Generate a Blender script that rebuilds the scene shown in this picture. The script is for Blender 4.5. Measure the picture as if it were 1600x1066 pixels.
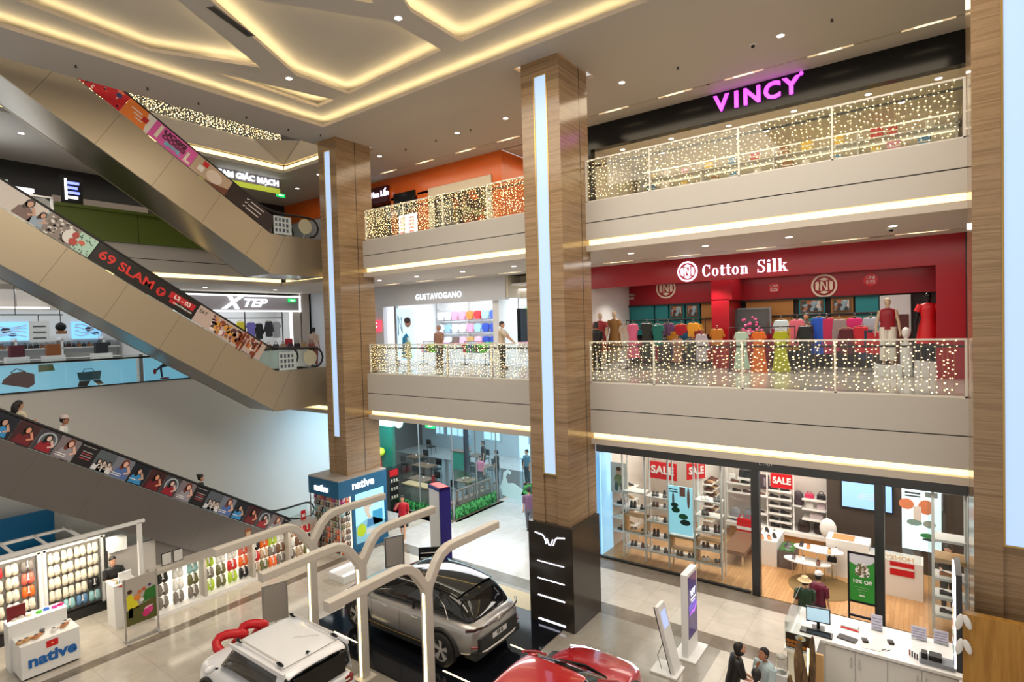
import bpy, bmesh, math, random
from math import sin, cos, pi, radians, sqrt
from mathutils import Vector, Matrix, Euler
from mathutils.geometry import tessellate_polygon
for _o in list(bpy.data.objects): bpy.data.objects.remove(_o)
SC = bpy.context.scene
COL = SC.collection
rnd = random.Random(7)

# ---------------- camera ----------------
cam = bpy.data.cameras.new('camera'); cam.sensor_width = 36; cam.lens = 881.6/1600*36
cam.clip_start = .05; cam.clip_end = 300
camo = bpy.data.objects.new('camera', cam); COL.objects.link(camo)
_a, _b, _c = 6.33369962e-01, -2.64799532e-02, 2.82231828e-02
_M = Matrix.Rotation(_a, 3, 'Z') @ Matrix.Rotation(_b, 3, 'X') @ Matrix.Rotation(_c, 3, 'Y')
_R = Matrix((_M.col[0], _M.col[2], -_M.col[1])).transposed()      # camera x = right, y = up, z = back
camo.matrix_world = Matrix.Translation((0, 0, 7.68)) @ _R.to_4x4()
SC.camera = camo
# ---------------- world, exposure ----------------
SC.view_settings.view_transform = 'Standard'; SC.view_settings.look = 'None'
SC.view_settings.gamma = 1; SC.view_settings.use_curve_mapping = False
SC.view_settings.exposure = 0.0
SC.cycles.use_denoising = True
SC.cycles.max_bounces = 7; SC.cycles.diffuse_bounces = 3; SC.cycles.glossy_bounces = 3
SC.cycles.transmission_bounces = 6; SC.cycles.transparent_max_bounces = 12
SC.cycles.caustics_reflective = False; SC.cycles.caustics_refractive = False
SC.cycles.sample_clamp_indirect = 4; SC.cycles.sample_clamp_direct = 0
w = bpy.data.worlds.new('world'); SC.world = w; w.use_nodes = True
w.node_tree.nodes['Background'].inputs[0].default_value = (1.0, .93, .85, 1)
w.node_tree.nodes['Background'].inputs[1].default_value = .62

def area(loc, sx, sy, power, col=(1, .86, .68), rot=(0, 0, 0), spread=180):
    l = bpy.data.lights.new('area_light', 'AREA'); l.shape = 'RECTANGLE'; l.size = sx; l.size_y = sy
    l.energy = power; l.color = col; l.spread = radians(spread)
    o = bpy.data.objects.new('area_light', l); o.location = loc; o.rotation_euler = rot; COL.objects.link(o)
    return o
def spot(loc, power, ang=110, col=(1, .88, .72), blend=.6, rad=.06, rot=(0, 0, 0)):
    l = bpy.data.lights.new('spot_light', 'SPOT'); l.energy = power; l.spot_size = radians(ang); l.spot_blend = blend
    l.color = col; l.shadow_soft_size = rad
    o = bpy.data.objects.new('spot_light', l); o.location = loc; o.rotation_euler = rot; COL.objects.link(o)
    return o
WARM = (1, .82, .58); NEUT = (1, .93, .84); COOL = (.86, .93, 1)
# corridor light on each storey, along the shop fronts (rows of ceiling downlights)
area((-4, 15.1, 14.15), 9, 1.2, 150, WARM); area((-14, 15.1, 14.15), 9, 1.2, 150, WARM)
area((-3, 14.9, 9.45), 9, 1.0, 130, NEUT); area((-14, 14.9, 9.45), 9, 1.0, 130, NEUT)
area((-3, 14.9, 4.4), 9, 1.0, 230, NEUT); area((-14, 14.9, 4.4), 9, 1.0, 230, NEUT)
area((-24, 9, 14.1), 2, 14, 90, NEUT); area((-24, 9, 9.4), 2, 14, 90, COOL)
# atrium downlights high in the ceiling
area((-9, 6, 14.2), 9, 8, 900, (1, .88, .72))
area((-2, 9, 14.2), 5, 4, 420, (1, .88, .72))

# ---------------- materials ----------------
_mats = {}
def mat(name, col=(.8, .8, .8), rough=.5, metal=0., emit=None, es=1., spec=.5, coat=0., trans=0., alpha=1., sample=True):
    if name in _mats: return _mats[name]
    m = bpy.data.materials.new(name); m.use_nodes = True; b = m.node_tree.nodes['Principled BSDF']
    b.inputs['Base Color'].default_value = (*col, 1); b.inputs['Roughness'].default_value = rough
    b.inputs['Metallic'].default_value = metal; b.inputs['Specular IOR Level'].default_value = spec
    b.inputs['Coat Weight'].default_value = coat; b.inputs['Transmission Weight'].default_value = trans
    b.inputs['Alpha'].default_value = alpha
    if emit:
        b.inputs['Emission Color'].default_value = (*emit, 1); b.inputs['Emission Strength'].default_value = es
        if not sample: m.cycles.emission_sampling = 'NONE'
    m.diffuse_color = (*col, 1); _mats[name] = m
    return m
def srgb(r, g, b): return tuple(((c/255)/12.92 if c/255 <= .04045 else ((c/255+.055)/1.055)**2.4) for c in (r, g, b))
def nodes(m): return m.node_tree, m.node_tree.nodes, m.node_tree.links, m.node_tree.nodes['Principled BSDF']
def ramp(nt, stops):
    r = nt.nodes.new('ShaderNodeValToRGB'); e = r.color_ramp.elements
    e[0].position, e[0].color = stops[0][0], (*stops[0][1], 1); e[1].position, e[1].color = stops[-1][0], (*stops[-1][1], 1)
    for p, c in stops[1:-1]:
        x = e.new(p); x.color = (*c, 1)
    return r
def texco(nt, scale=(1, 1, 1), rot=(0, 0, 0), loc=(0, 0, 0)):
    t = nt.nodes.new('ShaderNodeTexCoord'); m = nt.nodes.new('ShaderNodeMapping')
    m.inputs['Scale'].default_value = scale; m.inputs['Rotation'].default_value = rot; m.inputs['Location'].default_value = loc
    nt.links.new(t.outputs['Object'], m.inputs[0]); return m.outputs[0]
def noise_mat(name, stops, scale=(1, 1, 1), nscale=3, detail=5, rough=.4, metal=0, coat=0, dist=0, bump=0, spec=.5, alpha=1):
    m = mat(name, stops[0][1], rough, metal, spec=spec, coat=coat, alpha=alpha); nt, N, L, b = nodes(m)
    v = texco(nt, scale); n = N.new('ShaderNodeTexNoise'); n.inputs['Scale'].default_value = nscale
    n.inputs['Detail'].default_value = detail; n.inputs['Distortion'].default_value = dist
    L.new(v, n.inputs['Vector']); r = ramp(nt, stops); L.new(n.outputs[0], r.inputs[0]); L.new(r.outputs[0], b.inputs['Base Color'])
    if bump:
        bp = N.new('ShaderNodeBump'); bp.inputs['Strength'].default_value = bump; bp.inputs['Distance'].default_value = .02
        L.new(n.outputs[0], bp.inputs['Height']); L.new(bp.outputs[0], b.inputs['Normal'])
    return m
def voro_mat(name, cols, nscale=8, rough=.5, scale=(1, 1, 1), emit=0., rnds=1.):
    """patchwork of printed colours (posters, shelves of small goods)"""
    m = mat(name, cols[0], rough); nt, N, L, b = nodes(m)
    v = texco(nt, scale); n = N.new('ShaderNodeTexVoronoi'); n.inputs['Scale'].default_value = nscale; n.inputs['Randomness'].default_value = rnds
    L.new(v, n.inputs['Vector']); s = N.new('ShaderNodeSeparateColor'); L.new(n.outputs['Color'], s.inputs[0])
    k = len(cols); r = ramp(nt, [(i/k, c) for i, c in enumerate(cols)]); r.color_ramp.interpolation = 'CONSTANT'
    L.new(s.outputs[0], r.inputs[0]); L.new(r.outputs[0], b.inputs['Base Color'])
    if emit:
        L.new(r.outputs[0], b.inputs['Emission Color']); b.inputs['Emission Strength'].default_value = emit
        m.cycles.emission_sampling = 'NONE'
    return m
def glass(name, tint=(1, 1, 1), mix=.12, rough=.02):
    if name in _mats: return _mats[name]
    m = bpy.data.materials.new(name); m.use_nodes = True; nt = m.node_tree; nt.nodes.clear()
    o = nt.nodes.new('ShaderNodeOutputMaterial'); mx = nt.nodes.new('ShaderNodeMixShader')
    t = nt.nodes.new('ShaderNodeBsdfTransparent'); t.inputs[0].default_value = (*tint, 1)
    g = nt.nodes.new('ShaderNodeBsdfGlossy'); g.inputs['Roughness'].default_value = rough
    f = nt.nodes.new('ShaderNodeFresnel'); f.inputs[0].default_value = 1.3
    ad = nt.nodes.new('ShaderNodeMath'); ad.operation = 'MULTIPLY_ADD'; ad.inputs[1].default_value = .6; ad.inputs[2].default_value = mix*.3
    nt.links.new(f.outputs[0], ad.inputs[0]); nt.links.new(ad.outputs[0], mx.inputs[0])
    nt.links.new(t.outputs[0], mx.inputs[1]); nt.links.new(g.outputs[0], mx.inputs[2]); nt.links.new(mx.outputs[0], o.inputs[0])
    _mats[name] = m; return m

# ---------------- mesh building ----------------
class B:
    def __init__(s): s.v = []; s.f = []; s.m = []; s.s = []; s.mats = []; s.cur = None; s.T = None
    def mi(s, m):
        if m not in s.mats: s.mats.append(m)
        return s.mats.index(m)
    def add(s, vs, fs, m, smooth=False):
        o = len(s.v); i = s.mi(m)
        if s.T is not None: vs = [tuple(s.T @ Vector(p)) for p in vs]
        s.v += [tuple(p) for p in vs]
        for f in fs: s.f.append(tuple(o+k for k in f)); s.m.append(i); s.s.append(smooth)
        return s
    def box(s, x0, x1, y0, y1, z0, z1, m):
        x0, x1 = min(x0, x1), max(x0, x1); y0, y1 = min(y0, y1), max(y0, y1); z0, z1 = min(z0, z1), max(z0, z1)
        vs = [(x0, y0, z0), (x1, y0, z0), (x1, y1, z0), (x0, y1, z0), (x0, y0, z1), (x1, y0, z1), (x1, y1, z1), (x0, y1, z1)]
        return s.add(vs, [(0, 3, 2, 1), (4, 5, 6, 7), (0, 1, 5, 4), (1, 2, 6, 5), (2, 3, 7, 6), (3, 0, 4, 7)], m)
    def bbox(s, c, size, m, rot=None):
        """box about a centre, optionally turned"""
        T0 = s.T; R = Matrix.Translation(c) @ (Euler(rot).to_matrix().to_4x4() if rot else Matrix())
        s.T = (T0 @ R) if T0 is not None else R
        a, b, d = [k/2 for k in size]; s.box(-a, a, -b, b, -d, d, m); s.T = T0; return s
    def rbox(s, x0, x1, y0, y1, z0, z1, m, r=.02, seg=3):
        """box with rounded vertical edges and a soft top"""
        pts = []
        for cx, cy, a0 in ((x1-r, y1-r, 0), (x0+r, y1-r, pi/2), (x0+r, y0+r, pi), (x1-r, y0+r, 1.5*pi)):
            for i in range(seg+1):
                a = a0+i/seg*pi/2; pts.append((cx+r*cos(a), cy+r*sin(a)))
        return s.prism(pts, z0, z1, m)
    def prism(s, poly, a, b, m, axis='z', smooth=False):
        n = len(poly)
        def P(p, h): return (p[0], p[1], h) if axis == 'z' else ((h, p[0], p[1]) if axis == 'x' else (p[0], h, p[1]))
        vs = [P(p, a) for p in poly]+[P(p, b) for p in poly]
        fs = [(i, (i+1) % n, (i+1) % n+n, i+n) for i in range(n)]
        tri = tessellate_polygon([[Vector((p[0], p[1], 0)) for p in poly]])
        fs += [t for t in tri]+[(t[2]+n, t[1]+n, t[0]+n) for t in tri]
        return s.add(vs, fs, m, smooth)
    def plate(s, loops, z0, z1, m, medge=None):
        """plate with holes, loops[0] is the outline"""
        flat = [p for l in loops for p in l]; n = len(flat)
        tri = tessellate_polygon([[Vector((p[0], p[1], 0)) for p in l] for l in loops])
        vs = [(p[0], p[1], z0) for p in flat]+[(p[0], p[1], z1) for p in flat]
        s.add(vs, [t for t in tri]+[(t[2]+n, t[1]+n, t[0]+n) for t in tri], m)
        o = 0; fs = []
        for l in loops:
            k = len(l); fs += [(o+i, o+(i+1) % k, o+(i+1) % k+n, o+i+n) for i in range(k)]; o += k
        return s.add(vs, fs, medge or m)
    def cyl(s, p0, p1, r0, r1, m, seg=12, caps=True, smooth=True):
        p0, p1 = Vector(p0), Vector(p1); d = (p1-p0).normalized(); u = d.orthogonal().normalized(); w_ = d.cross(u)
        vs = []
        for p, r in ((p0, r0), (p1, r1)):
            for i in range(seg):
                a = 2*pi*i/seg; vs.append(p+u*(r*cos(a))+w_*(r*sin(a)))
        s.add(vs, [(i, (i+1) % seg, (i+1) % seg+seg, i+seg) for i in range(seg)], m, smooth)
        if caps: s.add(vs, [tuple(range(seg))[::-1], tuple(range(seg, 2*seg))], m)
        return s
    def tube(s, pts, r, m, seg=8, closed=False, flat=None):
        pts = [Vector(p) for p in pts]; n = len(pts); rings = []; u = None
        for i, p in enumerate(pts):
            a = pts[(i-1) % n] if (closed or i > 0) else p; b = pts[(i+1) % n] if (closed or i < n-1) else p
            d = (b-a).normalized()
            if u is None: u = (Vector((0, 0, 1)) if abs(d.z) < .9 else Vector((1, 0, 0)))
            u = (u-d*u.dot(d)).normalized(); w_ = d.cross(u)
            rr = r[i] if isinstance(r, (list, tuple)) else r; fl = flat or 1
            rings.append([p+u*(rr*cos(2*pi*k/seg))+w_*(rr*fl*sin(2*pi*k/seg)) for k in range(seg)])
        return s.loft(rings, m, closed, caps=not closed)
    def loft(s, rings, m, closed=False, caps=True, smooth=True, ring_closed=True):
        k = len(rings[0]); n = len(rings); vs = [p for r in rings for p in r]; fs = []
        for i in range(n if closed else n-1):
            for j in range(k if ring_closed else k-1):
                a, b = i*k, ((i+1) % n)*k; fs.append((a+j, a+(j+1) % k, b+(j+1) % k, b+j))
        s.add(vs, fs, m, smooth)
        if caps and not closed: s.add(vs, [tuple(range(k))[::-1], tuple(range((n-1)*k, n*k))], m, False)
        return s
    def lathe(s, prof, c, m, seg=20, axis='z', smooth=True, caps=True):
        rings = []
        for r, h in prof:
            ring = []
            for k in range(seg):
                a = 2*pi*k/seg; x, y = r*cos(a), r*sin(a)
                ring.append((c[0]+x, c[1]+y, c[2]+h) if axis == 'z' else ((c[0]+h, c[1]+x, c[2]+y) if axis == 'x' else (c[0]+x, c[1]+h, c[2]-y)))
            rings.append(ring)
        return s.loft(rings, m, smooth=smooth, caps=caps)
    def ell(s, c, r, m, seg=12, rings=8, rot=None, cut=None):
        if not isinstance(r, (tuple, list)): r = (r, r, r)
        R = Euler(rot).to_matrix() if rot else Matrix.Identity(3); rr = []
        for i in range(rings+1):
            t = -pi/2+pi*i/rings; t = max(min(t, pi/2-.02), -pi/2+.02)
            rr.append([Vector(c)+R @ Vector((r[0]*cos(t)*cos(2*pi*k/seg), r[1]*cos(t)*sin(2*pi*k/seg), r[2]*sin(t))) for k in range(seg)])
        return s.loft(rr, m)
    def quad(s, a, b, c, d, m): return s.add([a, b, c, d], [(0, 1, 2, 3)], m)
    def build(s, name, parent=None, label=None, world=True, kind=None, sub=0, bevel=0, solid=0):
        me = bpy.data.meshes.new(name); off = Vector((0, 0, 0))
        if parent is not None and world: off = _wloc(parent)
        me.from_pydata([tuple(Vector(p)-off) for p in s.v], [], s.f)
        for m in s.mats: me.materials.append(m)
        me.polygons.foreach_set('material_index', s.m); me.polygons.foreach_set('use_smooth', s.s)
        me.update()
        bm = bmesh.new(); bm.from_mesh(me)
        if sub: bmesh.ops.remove_doubles(bm, verts=bm.verts, dist=1e-4)
        bmesh.ops.recalc_face_normals(bm, faces=bm.faces); bm.to_mesh(me); bm.free()
        o = bpy.data.objects.new(name, me); COL.objects.link(o)
        if parent is not None: o.parent = parent
        if label: o['label'] = label
        if kind: o['kind'] = kind
        if solid: md = o.modifiers.new('s', 'SOLIDIFY'); md.thickness = solid; md.offset = 0
        if bevel: md = o.modifiers.new('b', 'BEVEL'); md.width = bevel; md.segments = 2; md.limit_method = 'ANGLE'; md.angle_limit = radians(40)
        if sub: md = o.modifiers.new('u', 'SUBSURF'); md.levels = sub; md.render_levels = sub
        return o
def _wloc(o):
    p = Vector(o.location)
    while o.parent: o = o.parent; p = p+Vector(o.location)
    return p
def T(name, label, cat, loc=(0, 0, 0), rz=0, group=None):
    o = bpy.data.objects.new(name, None); COL.objects.link(o); o.location = loc; o.rotation_euler = (0, 0, rz)
    o.empty_display_size = .1
    return tag(o, label, cat, group)
def tag(o, label, cat, group=None, kind=None):
    o['label'] = label; o['category'] = cat
    if group: o['group'] = group
    if kind: o['kind'] = kind
    return o
def S(name, b, **k):
    return b.build(name, kind='structure', **k)
def dup(root, loc, rz=None, label=None, group=None, scale=None):
    r = root.copy(); COL.objects.link(r); r.location = loc
    if rz is not None: r.rotation_euler = (0, 0, rz)
    if scale: r.scale = scale if isinstance(scale, tuple) else (scale,)*3
    if label: r['label'] = label
    if group: r['group'] = group
    _dk(root, r); return r
def _dk(a, b):
    for ch in list(a.children):
        c = ch.copy(); COL.objects.link(c); c.parent = b; _dk(ch, c)
_fontc = {}
def text(s, name, loc, size, m, rot=(pi/2, 0, 0), parent=None, ext=.02, bold=0., align='CENTER', shear=0, sx=1., world=True, label=None, space=1.):
    cu = bpy.data.curves.new(name, 'FONT'); cu.body = s; cu.size = size; cu.extrude = ext; cu.offset = bold
    cu.align_x = align; cu.align_y = 'CENTER'; cu.shear = shear; cu.space_character = space
    cu.resolution_u = 3
    tmp = bpy.data.objects.new('tmp', cu); COL.objects.link(tmp)
    bpy.context.view_layer.update()
    me = bpy.data.meshes.new_from_object(tmp.evaluated_get(bpy.context.evaluated_depsgraph_get())); me.name = name
    bpy.data.objects.remove(tmp); bpy.data.curves.remove(cu)
    me.materials.clear(); me.materials.append(m)
    if sx != 1: me.transform(Matrix.Diagonal((sx, 1, 1, 1)))
    o = bpy.data.objects.new(name, me); COL.objects.link(o)
    L = Vector(loc)
    if parent is not None:
        o.parent = parent
        if world: L = L-_wloc(parent)
    o.location = L; o.rotation_euler = rot
    if label: o['label'] = label
    return o
def mix3(a, b, t): return tuple(a[i]+(b[i]-a[i])*t for i in range(3))
# ---------------- shared materials ----------------
white = mat('white_paint', (.80, .78, .74), .6)
fascia = mat('fascia_paint', (.56, .53, .49), .55)
soffit = mat('soffit_paint', (.60, .54, .47), .6)
ceilm = mat('ceiling_paint', (.50, .47, .43), .6)
liplt = mat('lip_paint', (.74, .64, .54), .6)
warm_e = mat('warm_light_strip', (1, .8, .5), .5, emit=(1, .74, .30), es=2.6)
cove_e = mat('cove_light_strip', (1, .8, .5), .5, emit=(1, .78, .40), es=26)
dark = mat('dark_metal', (.012, .012, .013), .35)
blk = mat('black_gloss', (.008, .008, .009), .16, spec=.3)
chrome = mat('chrome', (.75, .75, .76), .18, 1)
steel = noise_mat('brushed_steel', [(.3, (.42, .39, .36)), (.7, (.55, .51, .47))], (1, 1, 30), 4, 3, .36, 1)
rubber = mat('black_rubber', (.012, .012, .012), .6)
panel_e = mat('light_panel_glow', (.2, .25, .3), .3, emit=(.47, .66, 1.0), es=.93)
clear = glass('clear_glass', (.95, .97, .96), .05)
shopglass = glass('shop_glass', (.90, .93, .93), .12)
whitelit = mat('white_lit', (1, 1, 1), .5, emit=(1, 1, 1), es=2.0)

def marble(name, a, b, rough=.14):
    m = mat(name, a, rough, spec=.5); nt, N, L, bs = nodes(m)
    v = texco(nt, (.16, .16, 6.5)); n = N.new('ShaderNodeTexNoise'); n.inputs['Scale'].default_value = 1.1; n.inputs['Detail'].default_value = 6
    n.inputs['Distortion'].default_value = .25; n.inputs['Roughness'].default_value = .6
    L.new(v, n.inputs['Vector']); r = ramp(nt, [(.32, mix3(a, b, .55)), (.42, a), (.48, mix3(a, b, .55)), (.54, mix3(a, b, .1)), (.60, mix3(a, b, .45)), (.70, mix3(a, b, .9))]); L.new(n.outputs[0], r.inputs[0]); L.new(r.outputs[0], bs.inputs['Base Color'])
    return m
travertine = marble('brown_marble', (.36, .24, .138), (.15, .09, .045))

def tiles(name, c1, c2, mortar, sx, sy, rough=.12, ms=.004, vein=.35, loc=(0, 0, 0)):
    m = mat(name, c1, rough); nt, N, L, bs = nodes(m)
    v = texco(nt, loc=loc); br = N.new('ShaderNodeTexBrick'); br.offset = 0; br.inputs['Scale'].default_value = 1
    br.inputs['Brick Width'].default_value = sx; br.inputs['Row Height'].default_value = sy; br.inputs['Mortar Size'].default_value = ms
    br.inputs['Color1'].default_value = (*c1, 1); br.inputs['Color2'].default_value = (*c2, 1); br.inputs['Mortar'].default_value = (*mortar, 1)
    L.new(v, br.inputs['Vector']); n = N.new('ShaderNodeTexNoise'); n.inputs['Scale'].default_value = 1.6; n.inputs['Detail'].default_value = 8; n.inputs['Distortion'].default_value = 1.2
    L.new(v, n.inputs['Vector']); mx = N.new('ShaderNodeMix'); mx.data_type = 'RGBA'; mx.blend_type = 'MULTIPLY'; mx.inputs[0].default_value = vein
    L.new(br.outputs[0], mx.inputs[6]); L.new(n.outputs[0], mx.inputs[7]); L.new(mx.outputs[2], bs.inputs['Base Color'])
    return m
tile_b = tiles('beige_floor_tile', (.66, .60, .52), (.62, .56, .48), (.40, .35, .29), .9, .9, .13)
tile_w = tiles('pale_floor_tile', (.74, .74, .73), (.70, .70, .69), (.5, .5, .5), .9, .9, .12)
tile_g = tiles('grey_brown_floor_stone', (.27, .22, .17), (.24, .195, .15), (.18, .15, .12), .6, .6, .14, vein=.6)
tile_t = tiles('taupe_floor_tile', (.36, .33, .28), (.34, .31, .26), (.26, .24, .2), .9, .9, .14)
wood_floor = mat('oak_floor', (.5, .3, .14), .3); 
def woodplanks(m, c1, c2, mortar, w_=.9, h_=.09, rotz=0):
    nt, N, L, bs = nodes(m); v = texco(nt, rot=(0, 0, rotz)); br = N.new('ShaderNodeTexBrick'); br.offset = .37
    br.inputs['Scale'].default_value = 1; br.inputs['Brick Width'].default_value = w_; br.inputs['Row Height'].default_value = h_; br.inputs['Mortar Size'].default_value = .003
    br.inputs['Color1'].default_value = (*c1, 1); br.inputs['Color2'].default_value = (*c2, 1); br.inputs['Mortar'].default_value = (*mortar, 1)
    L.new(v, br.inputs['Vector']); L.new(br.outputs[0], bs.inputs['Base Color'])
woodplanks(wood_floor, (.62, .36, .16), (.50, .27, .11), (.3, .16, .07), .9, .1, pi/2)

# ---------------- floors ----------------
b = B(); b.box(-30, -16.05, -4, 24, -.3, 0, tile_b); b.box(-15.7, -13.0, -4, 13.2, -.3, 0, tile_b)
b.box(-13.0, -8.5, -4, 13.2, -.3, 0, tile_t); b.box(-8.5, -3.9, -4, 13.2, -.3, 0, tile_t); b.box(-3.9, 9, -4, 13.2, -.3, 0, tile_b)
S('floor', b)
b = B(); b.box(-16.05, -15.7, -4, 13.2, -.3, 0, tile_g); b.box(-16.05, 9, 13.2, 13.75, -.3, 0, tile_g); b.box(-8.7, 9, 15.72, 16.4, -.3, 0, tile_g)
b.box(-19.5, -15.1, 15.9, 16.4, -.3, .0, tile_g); b.box(-15.3, -14.95, 16.4, 19.5, -.3, 0, tile_g)
S('floor', b)
b = B(); b.box(-16.05, -8.7, 13.75, 15.9, -.3, 0, tile_w); b.box(-8.7, 9, 13.75, 15.72, -.3, 0, tile_b); b.box(-15.1, -8.7, 15.9, 24, -.3, 0, tile_w)
S('floor', b)
b = B(); b.box(-27, -8.8, 24, 27, -.3, 0, tile_w); b.box(-27, -16.05, 16.7, 24, 0, .01, mat('cafe_floor', (.10, .085, .07), .15)); b.box(-16.05, -15.3, 16.45, 24, 0, .01, mat('cafe_floor')); S('floor', b)
b = B(); b.box(-8.7, 4, 16.4, 23, -.3, .02, wood_floor); S('floor', b)
# ---------------- storey slabs with their lit cove below the fascia ----------------
def slab(ztop, zbot, split, xe=4.5, west=True):
    """north slab (along X) and west slab (along Y); fascia in two bands, lit cove gap, lip"""
    b = B()
    gap0, gap1 = zbot+.15, zbot+.30
    for (z0, z1) in ((gap1, split-.012), (split+.012, ztop)):
        b.box(-21.4, xe, 13.2, 13.32, z0, z1, fascia)
        if west: b.box(-21.52, -21.4, -3, 13.2, z0, z1, fascia)
    b.box(-21.4, xe, 13.23, 13.34, split-.012, split+.012, dark)
    if west: b.box(-21.52, -21.43, -3, 13.23, split-.012, split+.012, dark)
    b.box(-30, xe, 13.32, 24, ztop-.35, ztop, tile_b); b.box(-30, -21.5, -3, 13.32, ztop-.35, ztop, tile_b)
    S('floor', b)
    b = B(); b.box(-21.4, xe, 13.2, 17.0, zbot, gap0, soffit)
    if west: b.box(-25.5, -21.4, -3, 17, zbot, gap0, soffit)
    else: b.box(-27, -21.4, 13.2, 26.5, zbot, gap0, soffit); b.box(-21.4, xe, 17, 26.5, zbot, gap0, soffit)
    S('ceiling', b)
    b = B(); b.box(-21.3, xe, 13.36, 13.4, gap0, gap1+.1, warm_e)
    if west: b.box(-21.6, -21.56, -3, 13.3, gap0, gap1+.1, warm_e)
    S('trim_1', b)
slab(6.12, 4.5, 5.42, west=False); slab(10.86, 9.58, 10.32)
# upper storey slab seen past the well, with chamfered corner panel
b = B()
b.box(-21.52, -21.4, -3, 13.5, 14.62, 15.35, soffit); b.box(-21.4, -17.3, 13.5, 13.62, 14.62, 15.35, soffit)
b.box(-30, -21.5, -3, 20, 15.0, 15.35, tile_b)
b.add([(-21.38, 12.3, 15.35), (-20.2, 13.48, 15.35), (-21.38, 13.48, 14.62), (-21.38, 13.48, 15.35)], [(0, 1, 2), (0, 2, 3), (1, 3, 2)], soffit)
S('trim_2', b)
b = B(); b.box(-27.4, -21.4, -3, 17.1, 14.27, 14.40, ceilm); b.box(-21.4, -17.3, 13.5, 17.1, 14.27, 14.40, ceilm); S('ceiling', b)
b = B(); b.box(-21.62, -21.56, -3, 13.6, 14.40, 14.6, warm_e); b.box(-21.6, -17.3, 13.66, 13.7, 14.40, 14.6, warm_e); S('trim_3', b)
b = B(); b.box(-30, -17.3, -3, 20, 18.6, 18.8, ceilm); S('ceiling', b)
# ---------------- main ceiling with light coves ----------------
hole = [(-15.65, -3), (-15.65, 11.35), (6, 11.15), (6, -3)]
outer = [(-17.3, -4), (-17.3, 17.05), (6.5, 17.05), (6.5, -4)]
pcs = []
for (x0, x1, y0, y1) in ((-8.48, -7.10, 11.93, 13.75), (-17.35, -16.10, 12.1, 13.9), (.5, 2.0, 11.93, 13.7)):
    pcs.append([(x0, y0), (x1, y0), (x1, y1), (x0, y1)])
pcs[1] = [(-17.25, 12.1), (-16.10, 12.1), (-16.10, 13.9), (-17.25, 13.9)]
b = B(); b.plate([outer, hole]+pcs, 14.27, 14.37, ceilm, liplt); S('ceiling', b)
T1 = [(-14.9, -2), (-14.77, 3.28), (-15.05, 6.08), (-13.84, 8.20), (-12.28, 5.45), (-9.8, 1.0), (-9.8, -2)]
T2 = [(-15.02, 7.5), (-14.96, 10.68), (-14.13, 10.68)]
T3 = [(-13.55, 9.03), (-13.48, 10.68), (-9.6, 10.5), (-9.58, 8.84), (-11.3, 6.2), (-10.9, 4.35)]
T4 = [(-8.71, 8.34), (-8.95, 8.83), (-8.98, 10.49), (5, 10.3), (5, 4), (-5.5, 2.5)]
T5 = [(-9.72, 7.52), (-9.33, 8.11), (-9.2, 7.95), (-8.3, 5.8), (-8.9, 5.2)]
trays = [T1, T2, T3, T4, T5]
b = B(); b.plate([[(-16.3, -4), (-16.3, 12), (6.4, 11.8), (6.4, -4)]]+trays, 14.55, 14.64, ceilm, liplt); S('ceiling', b)
b = B(); b.box(-17, 6.4, -4, 12.2, 14.83, 14.88, ceilm); S('ceiling', b)
def cove(loop, z, off, closed=True):
    """light strip lying on the ledge round a recess, just out of sight behind its lip"""
    b = B(); n = len(loop); ctr = Vector((sum(p[0] for p in loop)/n, sum(p[1] for p in loop)/n))
    area2 = sum(loop[i][0]*loop[(i+1) % n][1]-loop[(i+1) % n][0]*loop[i][1] for i in range(n)); sg = 1 if area2 < 0 else -1
    for i in range(n if closed else n-1):
        p, q = Vector(loop[i]), Vector(loop[(i+1) % n]); d = (q-p); l = d.length; d.normalize(); nn = Vector((-d.y, d.x))*sg
        m_ = (p+q)/2+nn*off
        if m_.y < -1.5: continue
        b.bbox((m_.x, m_.y, z+.008), (l+off, .025, .012), cove_e, (0, 0, math.atan2(d.y, d.x)))
    return b
S('trim_4', cove(hole, 14.37, .07))
for t in trays: S('trim_5', cove(t, 14.64, .06))
# ---------------- west ground-floor wall, far walls ----------------
b = B(); b.box(-21.55, -21.4, -3, 13.2, 0, 6.12, white); b.box(-21.55, -21.4, 13.2, 16.6, 0, 4.5, white); b.box(-21.4, -19.6, 16.55, 16.7, 0, 4.5, white); S('wall_west', b)
b = B(); b.box(-30, 4.5, 23.8, 24, 6.1, 16, mat('plain_back_wall', (.5, .5, .5), .7)); S('wall_north', b)
b = B(); b.box(4.5, 4.7, 12, 24, 0, 15, mat('plain_back_wall'), ); S('wall_east', b)
b = B(); b.box(-30.2, -30, -4, 24, 0, 19, mat('plain_back_wall')); S('wall_west', b)

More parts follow.
